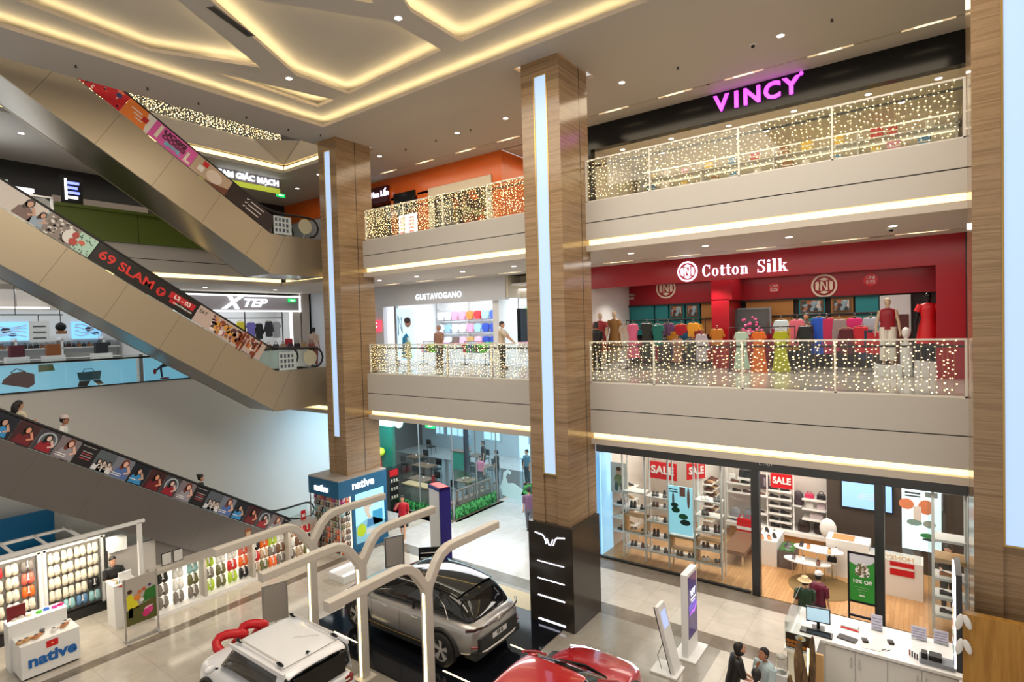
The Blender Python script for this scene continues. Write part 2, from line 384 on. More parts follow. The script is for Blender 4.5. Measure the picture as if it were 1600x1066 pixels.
# ---------------- pillars ----------------
gold = mat('brass_edge', (.55, .36, .12), .3, .8)
def pillar(x0, x1, y0, y1, z0, px0, px1, pz0=3.9, pz1=13.9, groove=12.98):
    b = B(); ztop = 14.9
    b.box(x0, px0-.03, y0, y1, z0, ztop, travertine); b.box(px1+.03, x1, y0, y1, z0, ztop, travertine)
    b.box(px0-.03, px1+.03, y0, y1, pz1+.03, ztop, travertine); b.box(px0-.03, px1+.03, y0+.05, y1, z0, pz0-.03, travertine)
    b.box(px0-.03, px1+.03, y0+.08, y1-.01, pz0-.03, pz1+.03, travertine)
    b.box(x1-.02, x1+.002, groove-.012, groove+.012, z0, ztop, dark)
    o = S('pillar', b)
    g = B(); g.box(px0, px1, y0+.015, y0+.07, pz0, pz1, panel_e); g.build('light_panel', o, world=False)
    g = B()
    for (a, c) in ((px0-.03, px0), (px1, px1+.03)): g.box(a, c, y0-.008, y0+.05, pz0-.03, pz1+.03, gold)
    g.box(px0, px1, y0-.008, y0+.05, pz0-.03, pz0, gold); g.box(px0, px1, y0-.008, y0+.05, pz1, pz1+.03, gold)
    g.build('panel_frame', o, world=False)
    # light strip hidden in the square recess above the ceiling
    g = B(); e = .05
    g.box(x0, x1, y0-.07, y0-.03, 14.8, 14.83, cove_e); g.box(x1+.02, x1+.06, y0, y1, 14.8, 14.83, cove_e); g.box(x0-.12, x0-.06, y0, y1, 14.8, 14.83, cove_e)
    g.build('cove_light', o, world=False)
    return o
pillar(-8.30, -7.18, 12.0, 13.42, 2.6, -7.90, -7.56)
pillar(-17.17, -16.18, 12.19, 13.67, 2.55, -16.83, -16.52, 3.98)
pillar(.62, 1.74, 12.0, 13.42, .0, 1.02, 1.36)
# ---------------- railings and their curtains of string lights ----------------
bulb_m = mat('warm_bulb', (1, .8, .5), .4, emit=(1, .74, .34), es=5.5, sample=False)
wire_m = mat('string_wire', (.35, .27, .15), .5)
rail_w = mat('rail_white', (.72, .70, .66), .35)
rail_s = mat('rail_steel', (.6, .6, .6), .3, .9)
railglass = glass('railing_glass', (.93, .96, .95), .10)
def lights(axis, fixed, a0, a1, z0, z1, dens=.10, n=11, seed=1, r=.0165):
    rr = random.Random(seed); b = B(); k = int((a1-a0)/dens)
    def P(a, d, z): return (a, fixed+d, z) if axis == 'x' else (fixed+d, a, z)
    for i in range(k):
        a = a0+(i+.5)*dens+rr.uniform(-.02, .02); L = (z1-z0)*rr.choice((1, .96, .98, 1))
        b.add([P(a-.0025, 0, z1), P(a+.0025, 0, z1), P(a+.0025, 0, z1-L), P(a-.0025, 0, z1-L)], [(0, 1, 2, 3)], wire_m)
        ph = rr.random()*.9
        for j in range(n):
            z = z1-(j+ph)*L/n+rr.uniform(-.03, .03); q = a+rr.uniform(-.04, .04); s = r*rr.uniform(.7, 1.15); e = rr.uniform(.0, .02)
            b.add([P(q-s, e, z), P(q+s, e, z), P(q, e-s*.8, z), P(q, e+s*.8, z), P(q, e, z-s*.75), P(q, e, z+s*.75)],
                  [(0, 2, 4), (2, 1, 4), (1, 3, 4), (3, 0, 4), (2, 0, 5), (1, 2, 5), (3, 1, 5), (0, 3, 5)], bulb_m)
    return b
def railing(label, axis, fixed, posts, z0, z1, group=None, postm=rail_w, inner=.06):
    sgn = 1
    def BX(b, a0, a1, d0, d1, zz0, zz1, m):
        if axis == 'x': b.box(a0, a1, fixed+d0, fixed+d1, zz0, zz1, m)
        else: b.box(fixed-d1, fixed-d0, a0, a1, zz0, zz1, m)
    loc = ((posts[0]+posts[-1])/2, fixed, z0) if axis == 'x' else (fixed, (posts[0]+posts[-1])/2, z0)
    t = T('glass_railing', label, 'railing', loc, group=group)
    for p, q in zip(posts, posts[1:]):
        b = B(); BX(b, p+.02, q-.02, inner-.006, inner+.006, z0+.02, z1-.03, railglass); b.build('glass_panel', t)
    for p in posts:
        b = B(); BX(b, p-.02, p+.02, inner-.03, inner+.03, z0, z1-.01, postm); b.build('post', t)
    b = B(); BX(b, posts[0]-.02, posts[-1]+.02, inner-.035, inner+.035, z1-.035, z1, postm); b.build('top_rail', t)
    b = B(); BX(b, posts[0]-.02, posts[-1]+.02, inner-.03, inner+.03, z0, z0+.03, postm); b.build('bottom_rail', t)
    b = B(); BX(b, posts[0], posts[-1], inner+.10, inner+.14, z1-.17, z1-.13, dark)
    for p in posts: BX(b, p-.01, p+.01, inner+.03, inner+.12, z1-.16, z1-.14, dark)
    b.build('handrail', t)
    return t
pR = (-7.16, -5.41, -3.33, -1.51, .59); pL = (-16.03, -14.1, -12.3, -10.5, -8.36)
railing('clear glass railing with white posts in front of the red clothes shop', 'x', 13.2, pR, 6.12, 7.22)
railing('clear glass railing with white posts under the black shop fascia', 'x', 13.2, pR, 10.86, 11.96)
railing('clear glass railing before the white childrenswear shop', 'x', 13.2, pL, 6.12, 7.18)
railing('clear glass railing before the orange restaurant front', 'x', 13.2, pL, 10.86, 11.92)
LG = 'string light curtains on the railings'
def curtain(label, *a, **k):
    o = lights(*a, **k).build('string_lights'); tag(o, label, 'string lights', LG, 'stuff')
curtain('curtain of warm string lights on railing before the red clothes shop', 'x', 13.19, -7.12, .56, 6.16, 7.2, seed=1)
curtain('curtain of warm string lights on top railing right of the middle pillar', 'x', 13.19, -7.12, .56, 10.9, 11.93, seed=2)
curtain('curtain of warm string lights on railing before the childrenswear shop', 'x', 13.19, -16.0, -8.35, 6.16, 7.15, seed=3, dens=.085)
curtain('dense curtain of golden string lights before the orange restaurant front', 'x', 13.19, -16.0, -8.35, 10.9, 11.9, seed=4, dens=.075, n=14)
curtain('golden string lights on the highest railing above the escalators', 'y', -21.38, 5.5, 13.4, 15.38, 16.4, seed=5, dens=.075, n=15, r=.021)
railing('glass railing of the highest floor above the escalators', 'y', -21.4, (3.5, 6, 8.5, 11, 13.45), 15.35, 16.42)

# ---------------- escalators ----------------
champ = mat('champagne_panel', (.40, .335, .24), .38, .55)
under_m = mat('escalator_underside', (.22, .20, .17), .22, .85)
greyp = mat('grey_panel', (.135, .12, .112), .42, .2)
joint = mat('panel_joint', (.10, .08, .06), .6)
step_m = mat('escalator_step', (.16, .16, .17), .4, .7)
balg = glass('balustrade_glass', (.80, .90, .90), .12)
SL = .65; TH = math.atan(SL); CT, ST = cos(TH), sin(TH)
XO, XI = -18.1, -19.75
class Esc:
    def __init__(s, z0, h, yk, side, label, ytop=None):
        s.z0, s.h, s.yk = z0, h, yk; s.yt = yk-h/SL; s.side = side
        s.t = T('escalator', label, 'escalator', (XO-.8, yk, z0))
    def deck(s, y):
        if y >= s.yk: return s.z0+.22
        return min(s.z0+.22+SL*(s.yk-y), s.z0+.22+s.h)
    def und(s, y):
        z = s.z0-1.16 if y >= s.yk-.06 else s.z0-1.16+SL*(s.yk-.06-y)
        return max(min(z, s.z0-1.16+s.h), .0 if s.z0 == 0 else -9)
    def pt(s, y0, a, b, dx=0.):
        """point on the outer balustrade: a along the slope from y0, b square to it"""
        return (XO+.012+dx, y0+a*CT+b*ST, s.z0+.24+SL*(s.yk-y0)-a*ST+b*CT)
    def poly(s, B_, y0, pts, m, dx=0., th=.004):
        n = len(pts); vs = [s.pt(y0, a, b, dx) for a, b in pts]+[s.pt(y0, a, b, dx+th) for a, b in pts]
        tri = tessellate_polygon([[Vector((a, b, 0)) for a, b in pts]])
        B_.add(vs, [(i, (i+1) % n, (i+1) % n+n, i+n) for i in range(n)]+[t for t in tri]+[tuple(k+n for k in t) for t in tri], m)
    def rect(s, B_, y0, a0, a1, b0, b1, m, dx=0.): s.poly(B_, y0, [(a0, b0), (a1, b0), (a1, b1), (a0, b1)], m, dx)
    def ov(s, B_, y0, ca, cb, ra, rb, m, dx=0., n=14): s.poly(B_, y0, [(ca+ra*cos(2*pi*i/n), cb+rb*sin(2*pi*i/n)) for i in range(n)], m, dx)
    def body(s, yend):
        t = s.t; ys = [yend, s.yk, s.yk-.06]; y = s.yk-.06
        n = 8; y1 = s.yt-1.5
        ys = [yend, s.yk+.3, s.yk-.02]+[s.yk-(i+1)*(s.yk-s.yt)/n for i in range(n)]+[y1]
        for x, nm in ((XO, 'side_panel'), (XI, 'side_panel')):
            b = B(); xa, xb = (x-.06, x)
            prof = [(y, s.deck(y)) for y in ys]+[(y, s.und(y)) for y in reversed([yend, s.yk-.06]+ys[3:])]
            b.prism(prof, xa, xb, s.side, 'x')
            if x == XO:
                k = s.yk+.25
                L = (s.yk-s.yt)/CT; a = .35
                while a < L+1:
                    y0 = s.yk-a*CT
                    p0 = (y0, s.deck(y0)); q0 = (y0-1.19*ST, s.deck(y0)-1.19*CT)
                    b.add([(XO+.003, p0[0]-.006, p0[1]), (XO+.003, p0[0]+.006, p0[1]), (XO+.003, q0[0]+.006, q0[1]), (XO+.003, q0[0]-.006, q0[1])], [(0, 1, 2, 3)], joint)
                    a += 1.62
                yy = s.yk+.55
                if s.z0: b.add([(XO+.003, yy-.006, s.deck(yy)), (XO+.003, yy+.006, s.deck(yy)), (XO+.003, yy-.75, s.und(yy)), (XO+.003, yy-.762, s.und(yy))], [(0, 1, 2, 3)], joint)
            b.build(nm, t)
        b = B()
        uy = [yend, s.yk-.06]+ys[3:]
        for p, q in zip(uy, uy[1:]):
            b.add([(XI+.0, p, s.und(p)+.01), (XO-.01, p, s.und(p)+.01), (XO-.01, q, s.und(q)+.01), (XI, q, s.und(q)+.01)], [(0, 1, 2, 3)], under_m)
        b.box(XI, XO, yend-.06, yend, s.z0-1.15 if s.z0 else 0, s.z0+.2, s.side)
        b.build('underside', t)
        # decks beside the steps
        for xa, xb in ((XO-.32, XO), (XI-.06, XI+.26)):
            b = B()
            for p, q in zip(ys, ys[1:]):
                b.add([(xa, p, s.deck(p)), (xb, p, s.deck(p)), (xb, q, s.deck(q)), (xa, q, s.deck(q))], [(0, 1, 2, 3)], s.side)
            b.build('deck_cover', t)
        # steps
        b = B(); y = s.yk+.2; z = s.z0
        while z < s.z0+s.h-.2:
            z += .4*SL; y -= .4
            b.box(XI+.28, XO-.34, y-.4, y, z-.3, z-.05, step_m)
        b.box(XI+.28, XO-.34, s.yk+.2, yend, s.z0-.1, s.z0+.02, step_m); b.build('steps', t)
        # balustrades and handrails
        H = .70
        for x in (XO-.03, XI+.03):
            b = B(); yb = [yend-.5]+ys[1:-1]+[y1+.5]
            for p, q in zip(yb, yb[1:]):
                b.add([(x, p, s.deck(p)), (x, p, s.deck(p)+H), (x, q, s.deck(q)+H), (x, q, s.deck(q))], [(0, 1, 2, 3)], balg)
            b.build('balustrade', t)
            b = B(); pts = [(x, y, s.deck(y)+H+.03) for y in [s.yk-.02, s.yk-.6]+ys[4:-1]]
            zt = s.z0+.22+H+.03; pts[0] = (x, s.yk-.25, s.deck(s.yk-.25)+H+.03)
            head = [(x, yend-1.0, zt+.02), (x, s.yk+.6, zt+.02), (x, s.yk+.15, zt+.05)]
            cyc = yend-.55; cz = zt-.33
            ring = [(x, cyc+.35*cos(a), cz+.35*sin(a)) for a in [radians(d) for d in (-90, -60, -30, 0, 30, 60, 90)]]
            up = [(x, s.yt-.1, s.deck(s.yt-.1)+H+.03), (x, y1+.5, s.z0+s.h+.22+H+.03), (x, y1+.15, s.z0+s.h+.22+H-.3)]
            b.tube(ring+head+pts+up, .038, rubber, 8, flat=.8); b.build('handrail', t)
E1 = Esc(10.86, 4.74, 10.85, champ, 'topmost champagne-clad escalator with red and pink advert panels')
E2 = Esc(6.12, 4.74, 10.85, champ, 'middle champagne-clad escalator with the black graffiti-brand advert panel')
E3 = Esc(0, 6.12, 11.4, greyp, 'lowest grey-clad escalator lined with portrait posters, carrying riders')
for e in (E1, E2): e.body(12.95)
E3.body(13.4)
b = B(); b.prism([(6.9, .0), (12.0, .0), (12.0, .3), (9.7, .0+.02), (6.9, 1.72)], XO-.12, XO-.08, greyp, 'x'); b.build('side_skirt', E3.t)
# landing safety discs and notice boards
def prints(name, e): return B()
R_, W_, K_ = mat('print_red', srgb(205, 25, 35), .4), mat('print_white', srgb(235, 232, 228), .4), mat('print_black', srgb(24, 18, 18), .35)
C = {}
def pc(r, g, b):
    k = 'print_%d_%d_%d' % (r, g, b)
    if k not in C: C[k] = mat(k, srgb(r, g, b), .42)
    return C[k]
PH = .56
def person_print(e, b, y0, ca, sc, hair, skin, top, lean=0., dx=.006):
    """flat printed figure: hair, face, shoulders and arms"""
    e.poly(b, y0, [(ca-.16*sc, .03), (ca-.13*sc, .22*sc), (ca-.05*sc, .27*sc), (ca+.05*sc, .27*sc), (ca+.14*sc, .21*sc), (ca+.17*sc, .03)], top, dx)
    e.ov(b, y0, ca+lean, .36*sc, .075*sc, .10*sc, hair, dx+.003); e.poly(b, y0, [(ca+lean-.07*sc, .36*sc), (ca+lean-.09*sc, .22*sc), (ca+lean-.03*sc, .2*sc), (ca+lean+.02*sc, .3*sc)], hair, dx+.003)
    e.ov(b, y0, ca+lean+.008, .345*sc, .045*sc, .065*sc, skin, dx+.007)
    e.poly(b, y0, [(ca+.08*sc, .12*sc), (ca+.19*sc, .2*sc), (ca+.09*sc, .34*sc), (ca+.06*sc, .3*sc), (ca+.13*sc, .2*sc), (ca+.06*sc, .16*sc)], skin, dx+.007)
def panel(e, y0, w, m, label=None, b=None):
    b = b or B(); e.rect(b, y0, 0, w, .0, PH, m); return b
# middle escalator: white panel with lounging pair, collage, black panel, collage
b = panel(E2, 3.5, 1.15, pc(214, 206, 200)); 
person_print(E2, b, 3.9, .3, 1.25, pc(60, 44, 42), pc(205, 160, 138), pc(120, 96, 92)); person_print(E2, b, 4.2, .25, 1.0, pc(70, 50, 46), pc(205, 160, 138), pc(150, 170, 190), .04)
b.build('advert_panel', E2.t, 'pale advert panel with a seated couple')
b = panel(E2, 4.52, 1.22, pc(140, 128, 122))
rr = random.Random(3)
for i in range(60): E2.ov(b, 4.52, rr.uniform(.05, .7), rr.uniform(.04, .52), rr.uniform(.02, .05), rr.uniform(.02, .05), rr.choice([pc(70, 62, 60), pc(180, 170, 165), pc(100, 88, 84), pc(225, 222, 215)]), .003+.001*(i % 4))
E2.rect(b, 4.52, .75, 1.2, .02, .54, pc(176, 214, 196), .004)
for i in range(26): E2.ov(b, 4.52, rr.uniform(.78, 1.18), rr.uniform(.04, .52), .014, .018, pc(40, 60, 60), .009)
E2.ov(b, 4.52, .62, .26, .17, .2, pc(225, 222, 218), .009); E2.ov(b, 4.52, .70, .36, .08, .09, pc(170, 70, 60), .013); E2.ov(b, 4.52, .73, .18, .1, .1, pc(180, 70, 60), .013); E2.ov(b, 4.52, .9, .27, .08, .06, pc(210, 100, 80), .013)
b.build('advert_panel', E2.t, 'patterned collage advert panel in grey and mint')
b = panel(E2, 5.50, 3.12, K_); E2.ov(b, 5.50, 1.98, .26, .13, .13, pc(196, 30, 32), .004, 22); E2.poly(b, 5.5, [(1.9, .33), (2.06, .33), (2.0, .24), (1.99, .16), (1.96, .16), (1.95, .24)], K_, .009)
E2.rect(b, 5.5, 2.22, 3.02, .25, .45, pc(190, 24, 34), .004); E2.rect(b, 5.5, 2.3, 2.5, .13, .27, pc(190, 24, 34), .004)
bp = b.build('advert_panel', E2.t, 'black advert panel with red graffiti lettering')
def etext(e, s_, y0, a, bb, size, m, parent, **k):
    p = e.pt(y0, a, bb, .012)
    M = Matrix(((0, 0, 1), (CT, ST, 0), (-ST, CT, 0)))      # columns: text x, text y, normal
    r = M.to_euler()
    return text(s_, 'lettering', p, size, m, r, parent, ext=.002, **k)
etext(E2, '69 SLAM', 5.5, .95, .30, .36, pc(215, 45, 40), bp, bold=.009, sx=1.15, world=False) if False else None
def etx(e, s_, y0, a, bb, size, m, par, **k):
    o = etext(e, s_, y0, a, bb, size, m, None, **k); o.parent = par
    L = Vector(o.location)-_wloc(par); o.location = L; return o
etx(E2, '69 SLAM', 5.5, .98, .28, .34, pc(215, 45, 40), bp, bold=.008, sx=1.25, shear=-.1)
etx(E2, 'L2 - 03', 5.5, 2.62, .35, .17, W_, bp, bold=.004, sx=1.1)
etx(E2, 'www.69slam.com', 5.5, 2.72, .18, .085, W_, bp, bold=.002)
b = panel(E2, 8.12, 2.5, pc(190, 170, 160))
for i in range(60): E2.ov(b, 8.12, rr.uniform(.5, 2.2), rr.uniform(.05, .5), rr.uniform(.03, .1), rr.uniform(.03, .1), rr.choice([pc(130, 60, 35), pc(190, 120, 60), pc(225, 210, 205), pc(90, 50, 44), pc(210, 150, 60), pc(160, 90, 110), pc(60, 40, 40)]), .003+.001*(i % 5))
for i in range(14): E2.ov(b, 8.12, rr.uniform(1.5, 2.3), rr.uniform(.05, .5), .04, .14, rr.choice([pc(150, 66, 26), pc(120, 50, 24)]), .009)
b.build('advert_panel', E2.t, 'crowded brown and orange collage advert panel')
etx(E2, 'EAT', 8.12, .18, .4, .15, K_, E2.t)
# topmost escalator adverts
b = panel(E1, 3.4, 3.62, R_)
for i in range(60): E1.ov(b, 3.4, rr.uniform(1.4, 3.55), rr.uniform(.04, .52), rr.uniform(.02, .08), rr.uniform(.02, .07), rr.choice([pc(225, 40, 40), pc(240, 190, 170), pc(120, 10, 20), pc(235, 120, 90), pc(50, 60, 120), pc(240, 230, 220)]), .003+.001*(i % 5))
b.build('advert_panel', E1.t, 'red illustrated advert panel')
b = panel(E1, 6.44, .80, pc(240, 130, 50)); E1.poly(b, 6.44, [(.70, .0), (.80, .0), (.80, .56), (.55, .56)], pc(235, 225, 215), .004); E1.rect(b, 6.44, .5, .66, .22, .38, pc(190, 30, 30), .008)
for i in range(3): E1.rect(b, 6.44, .15+.1*i, .45+.05*i, .36-.1*i, .39-.1*i, W_, .006)
b.build('advert_panel', E1.t, 'orange advert panel')
b = panel(E1, 7.11, 1.34, pc(226, 96, 172)); bp = b.build('advert_panel', E1.t, 'pink advert panel with block digits and letters')
etx(E1, '1', 7.11, .2, .28, .56, pc(240, 225, 205), bp, bold=.02); etx(E1, 'L', 7.11, 1.18, .2, .42, pc(240, 225, 205), bp, bold=.02)
etx(E1, 'UCGG', 7.11, .66, .42, .18, pc(70, 24, 52), bp, bold=.012, sx=1.35); etx(E1, 'OOGG', 7.11, .68, .27, .17, pc(120, 40, 80), bp, bold=.012, sx=1.35); etx(E1, 'EGGL', 7.11, .72, .13, .15, pc(120, 190, 210), bp, bold=.012, sx=1.35)
b = panel(E1, 8.24, 1.25, pc(190, 165, 140)); E1.rect(b, 8.24, .25, .42, .36, .52, R_, .004); E1.ov(b, 8.24, .72, .28, .26, .2, pc(222, 206, 190), .004); E1.rect(b, 8.24, .18, .36, .14, .32, pc(230, 226, 220), .005)
E1.poly(b, 8.24, [(.3, 0), (1.25, 0), (1.25, .25), (.7, .05)], pc(110, 60, 40), .006); b.build('advert_panel', E1.t, 'beige advert panel with small red flag')
b = panel(E1, 9.28, 1.80, pc(36, 18, 18)); 
for i in range(3): E1.rect(b, 9.28, .78-.02*i, 1.3-.03*i, .42-.14*i, .455-.14*i, pc(210, 200, 195), .004); E1.poly(b, 9.28, [(.62, .46-.14*i), (.65, .41-.14*i), (.74, .49-.14*i), (.65, .45-.14*i)], W_, .004)
b.build('advert_panel', E1.t, 'dark brown advert panel with white check list')
# lowest escalator: portrait posters in a repeating row
seq = ['red', 'circle', 'lady', 'text', 'group', 'lady2', 'blue']
pal = dict(red=(62, 26, 30), circle=(62, 58, 66), lady=(122, 112, 118), text=(24, 20, 24), group=(84, 92, 100), lady2=(116, 120, 134), blue=(18, 24, 36))
y = 2.9-.407*0; i = 5
while y < 10.75:
    kd = seq[i % 7]; b = B(); wd = .407/CT-.006; E3.rect(b, y, 0, wd, 0, PH, pc(*pal[kd]))
    if kd == 'red': person_print(E3, b, y, .25, 1.1, pc(24, 12, 12), pc(220, 150, 120), pc(110, 24, 34))
    if kd == 'circle':
        E3.ov(b, y, .26, .3, .2, .22, pc(170, 180, 190), .003, 20); E3.ov(b, y, .26, .3, .16, .18, pc(84, 92, 100), .005, 20); person_print(E3, b, y, .25, 1.05, pc(20, 14, 16), pc(225, 190, 180), pc(150, 24, 40), dx=.008)
    if kd in ('lady', 'lady2'):
        person_print(E3, b, y, .27, 1.2, pc(110, 50, 34), pc(222, 176, 156), pc(150, 146, 156) if kd == 'lady' else pc(80, 110, 170))
        for q in range(2): E3.rect(b, y, .05, .3, .12-.05*q, .14-.05*q, W_, .012)
    if kd == 'text':
        for q in range(4): E3.rect(b, y, .12, .38, .36-.06*q, .385-.06*q, pc(170, 60, 70) if q % 2 else pc(160, 150, 155), .004)
        E3.rect(b, y, .05, .4, .5, .52, pc(150, 150, 150), .004)
    if kd == 'group':
        for q in (.12, .25, .38): person_print(E3, b, y, q, .75, pc(30, 30, 34), pc(215, 190, 180), pc(215, 218, 222))
    if kd == 'blue': person_print(E3, b, y, .22, 1.05, pc(14, 14, 18), pc(200, 160, 140), pc(50, 140, 200)); E3.rect(b, y, .05, .28, .12, .14, W_, .012)
    b.build('poster', E3.t, dict(red='dark red poster with a figure', circle='poster with figure in a pale ring', lady='grey poster of long-haired woman', lady2='grey-blue poster of long-haired woman', text='black poster with red text lines', group='grey poster of figures in white', blue='dark poster with figure in blue')[kd])
    y += .407; i += 1
cream_disc = mat('cream_disc', srgb(190, 186, 160), .5)
for (e, lb) in ((E1, 'upper'), (E2, 'lower')):
    t = e.t; 0 and T('warning_disc', 'round cream disc at the foot of the %s escalator' % ('topmost' if e is E1 else 'middle'), 'sign', (XO+.05, 12.1, e.z0+.22))
    b = B(); b.cyl((XO+.06, 12.15, e.z0+.62), (XO+.08, 12.15, e.z0+.62), .27, .27, cream_disc, 28); b.build('warning_disc', t)
    b = B(); b.cyl((XO-.05, 12.15, e.z0+.22), (XO+.05, 12.15, e.z0+.5), .02, .02, chrome); b.build('disc_stem', t)
    t = T('notice_board', 'white safety notice with pictograms on glass of the %s escalator' % ('topmost' if e is E1 else 'middle'), 'sign', (XO+.03, 11.3, e.z0+.25))
    b = B(); b.box(XO+.02, XO+.035, 10.95, 11.62, e.z0+.24, e.z0+.86, pc(190, 200, 200))
    for q in range(4):
        for j in range(3): b.box(XO+.035, XO+.038, 11.0+.14*q, 11.08+.14*q, e.z0+.32+.18*j, e.z0+.44+.18*j, pc(90, 100, 105) if (q+j) % 2 else pc(60, 70, 90))
    b.build('board', t)
# ---------------- upper shops ----------------
redm = mat('red_laminate', (.36, .004, .012), .28); redd = mat('deep_red_laminate', (.26, .004, .010), .35)
orangem = mat('orange_laminate', (.72, .13, .015), .25)
cream = mat('cream_paint', (.70, .62, .50), .5)
teal = mat('teal_panel', (.02, .28, .30), .5); ochre = mat('ochre_panel', (.50, .22, .05), .5)
shopw = mat('shop_white', (.85, .84, .82), .5)
neon = mat('magenta_neon', (.9, .2, 1), .4, emit=(.80, .06, .95), es=1.9)
violet = mat('violet_white_glow', (1, 1, 1), .4, emit=(.80, .74, 1), es=1.7)
coolw = mat('cool_white_glow', (1, 1, 1), .4, emit=(.84, .92, 1), es=1.5)
skinm = mat('skin', srgb(214, 160, 128), .5); skind = mat('skin_tan', srgb(180, 124, 92), .5)
hairm = mat('black_hair', (.012, .009, .008), .5)
mannq = mat('mannequin_beige', srgb(206, 180, 150), .45)
def room(x0, x1, y0, y1, z0, z1, wall, ceil=None, flr=None, left=True, right=True, back=None):
    b = B(); b.box(x0, x1, y1, y1+.1, z0, z1, back or wall)
    if left: b.box(x0-.1, x0, y0, y1+.1, z0, z1, wall)
    if right: b.box(x1, x1+.1, y0, y1+.1, z0, z1, wall)
    S('wall_north', b)
    if ceil: b = B(); b.box(x0, x1, y0, y1, z1, z1+.08, ceil); S('ceiling', b)
    if flr: b = B(); b.box(x0, x1, y0, y1, z0-.02, z0+.01, flr); S('floor', b)
def sign(s_, label, loc, size, m, rot=(pi/2, 0, 0), sx=1., bold=.01, space=1., ext=.03, shear=0):
    o = text(s_, 'shop_sign', loc, size, m, rot, ext=ext, bold=bold, sx=sx, space=space, shear=shear)
    return tag(o, label, 'sign')
# --- black fascia shop, top right ---
b = B(); b.box(-9.1, .83, 17, 17.3, 13.49, 14.27, blk); b.box(-9.2, -9.0, 17, 17.3, 10.86, 13.5, blk); b.box(.83, 1.1, 17, 17.3, 10.86, 14.27, mat('grey_strip', (.3, .28, .26), .5)); S('wall_north', b)
room(-9.0, .85, 17.3, 21, 10.86, 13.6, cream, cream, tile_b)
area((-4, 19, 13.5), 8, 3, 110, WARM)
lt = T('shop_sign', 'glowing magenta letters on the black fascia at top right', 'sign', (-3.8, 17, 13.7))
for ch, xa in zip('VINCY', (-4.72, -4.30, -3.88, -3.36, -2.88)): text(ch, 'letter', (xa, 16.95, 13.92), .62, neon, parent=lt, ext=.03, bold=.018, sx=1.02)
b = B(); b.cyl((-2.63, 16.93, 14.2), (-2.63, 16.98, 14.2), .045, .045, neon, 14); b.build('dot', lt)
t = T('wall_shelving', 'long pale lit wall shelves full of goods in the black-fronted shop', 'shelving', (-4, 20.6, 10.86))
for k in range(4):
    b = B(); b.box(-8.8, .8, 20.3, 20.98, 11.5+.5*k, 11.54+.5*k, shopw); b.box(-8.8, .8, 20.86, 20.9, 11.96+.5*k-.02, 11.97+.5*k, mat('shelf_led', (1, 1, 1), .5, emit=(1, .8, .5), es=1.6)); b.build('shelf', t)
for k in range(5): b = B(); b.box(-8.8+2.38*k, -8.76+2.38*k, 20.3, 20.98, 10.86, 13.3, shopw); b.build('upright', t)
rr = random.Random(5)
toy = [pc(200, 60, 60), pc(240, 200, 80), pc(90, 150, 200), pc(240, 230, 220), pc(240, 160, 190), pc(110, 170, 90), pc(160, 110, 70)]
proto = None
for k in range(4):
    for i in range(12):
        x = -8.5+i*.78+rr.uniform(-.1, .1); h = rr.uniform(.16, .3); x = x+.3 if min(abs(x+8.8-2.38*q) for q in range(5)) < .25 else x; m = rr.choice(toy)
        b = B(); b.rbox(-h*.6, h*.6, -.12, .12, 0, h, m, .04)
        b.box(-h*.6-.004, h*.6+.004, -.124, .124, h*.4, h*.55, pc(240, 235, 225))
        o = b.build('gift_box'); o.location = (x, 20.45, 11.544+.5*k); tag(o, 'small coloured box on the lit wall shelves of the black-fronted shop', 'box', 'boxes on the lit wall shelves')
t = T('display_island', 'green-skirted display island behind the top right railing', 'display', (-1.2, 18.6, 10.86))
b = B(); b.box(-2.4, 0.2, 18.2, 19, 10.86, 11.6, cream); b.build('cabinet', t); b = B(); b.box(-2.45, .25, 18.15, 19.05, 11.6, 11.68, pc(90, 140, 60)); b.build('top', t)
t = T('bright_screen', 'bright blue-white advert screen inside the black-fronted shop', 'screen', (-6.1, 19, 10.86))
b = B(); b.box(-6.35, -5.75, 19, 19.08, 11.1, 12.1, mat('screen_blue', (.7, .85, 1), .3, emit=(.7, .88, 1), es=1.6)); b.build('screen', t); b = B(); b.box(-6.4, -5.7, 19.01, 19.14, 10.87, 12.14, dark); b.build('stand', t)
# --- orange restaurant ---
b = B(); b.box(-28, -16.55, 17, 17.2, 13.3, 14.27, orangem); b.box(-16.55, -13.2, 17, 17.2, 13.46, 14.27, orangem); b.box(-13.2, -12.75, 17, 17.2, 10.86, 14.27, orangem)
b.box(-18.85, -18.65, 17, 17.2, 10.86, 13.4, orangem); b.box(-17.2, -16.55, 17, 17.2, 10.86, 13.4, orangem); b.box(-12.85, -12.75, 17.2, 21, 10.86, 14.27, orangem)
b.box(-12.75, -9.2, 21, 21.1, 10.86, 14.27, cream); b.box(-23.5, -18.65, 17.4, 17.5, 10.86, 13.4, dark); b.box(-18.7, -17.2, 17.4, 17.5, 10.86, 13.4, redd); S('wall_north', b)
b = B(); b.box(-12.7, -9.1, 17, 21, 14.27, 14.3, ceilm); S('ceiling', b)
area((-11, 19, 14.1), 2, 3, 60, WARM)
o = T('shop_sign', 'white script letters on a dark red sign over the orange front', 'sign', (-19.6, 17, 13.4))
b = B(); b.box(-20.6, -18.9, 16.86, 17.0, 13.28, 13.98, mat('maroon_board', (.08, .01, .02), .3)); b.build('board', o); text('Hoa Lấn', 'lettering', (-19.4, 16.85, 13.66), .34, violet, parent=o, bold=.012)
o = T('wall_screen', 'black wall screen on the orange front', 'screen', (-17.95, 17, 13.0)); b = B(); b.box(-18.6, -17.3, 16.93, 17.0, 12.75, 13.53, blk); b.build('screen', o)
o = T('shop_doorway', 'cream-framed glass doorway in the orange front', 'door', (-14.9, 17, 10.86))
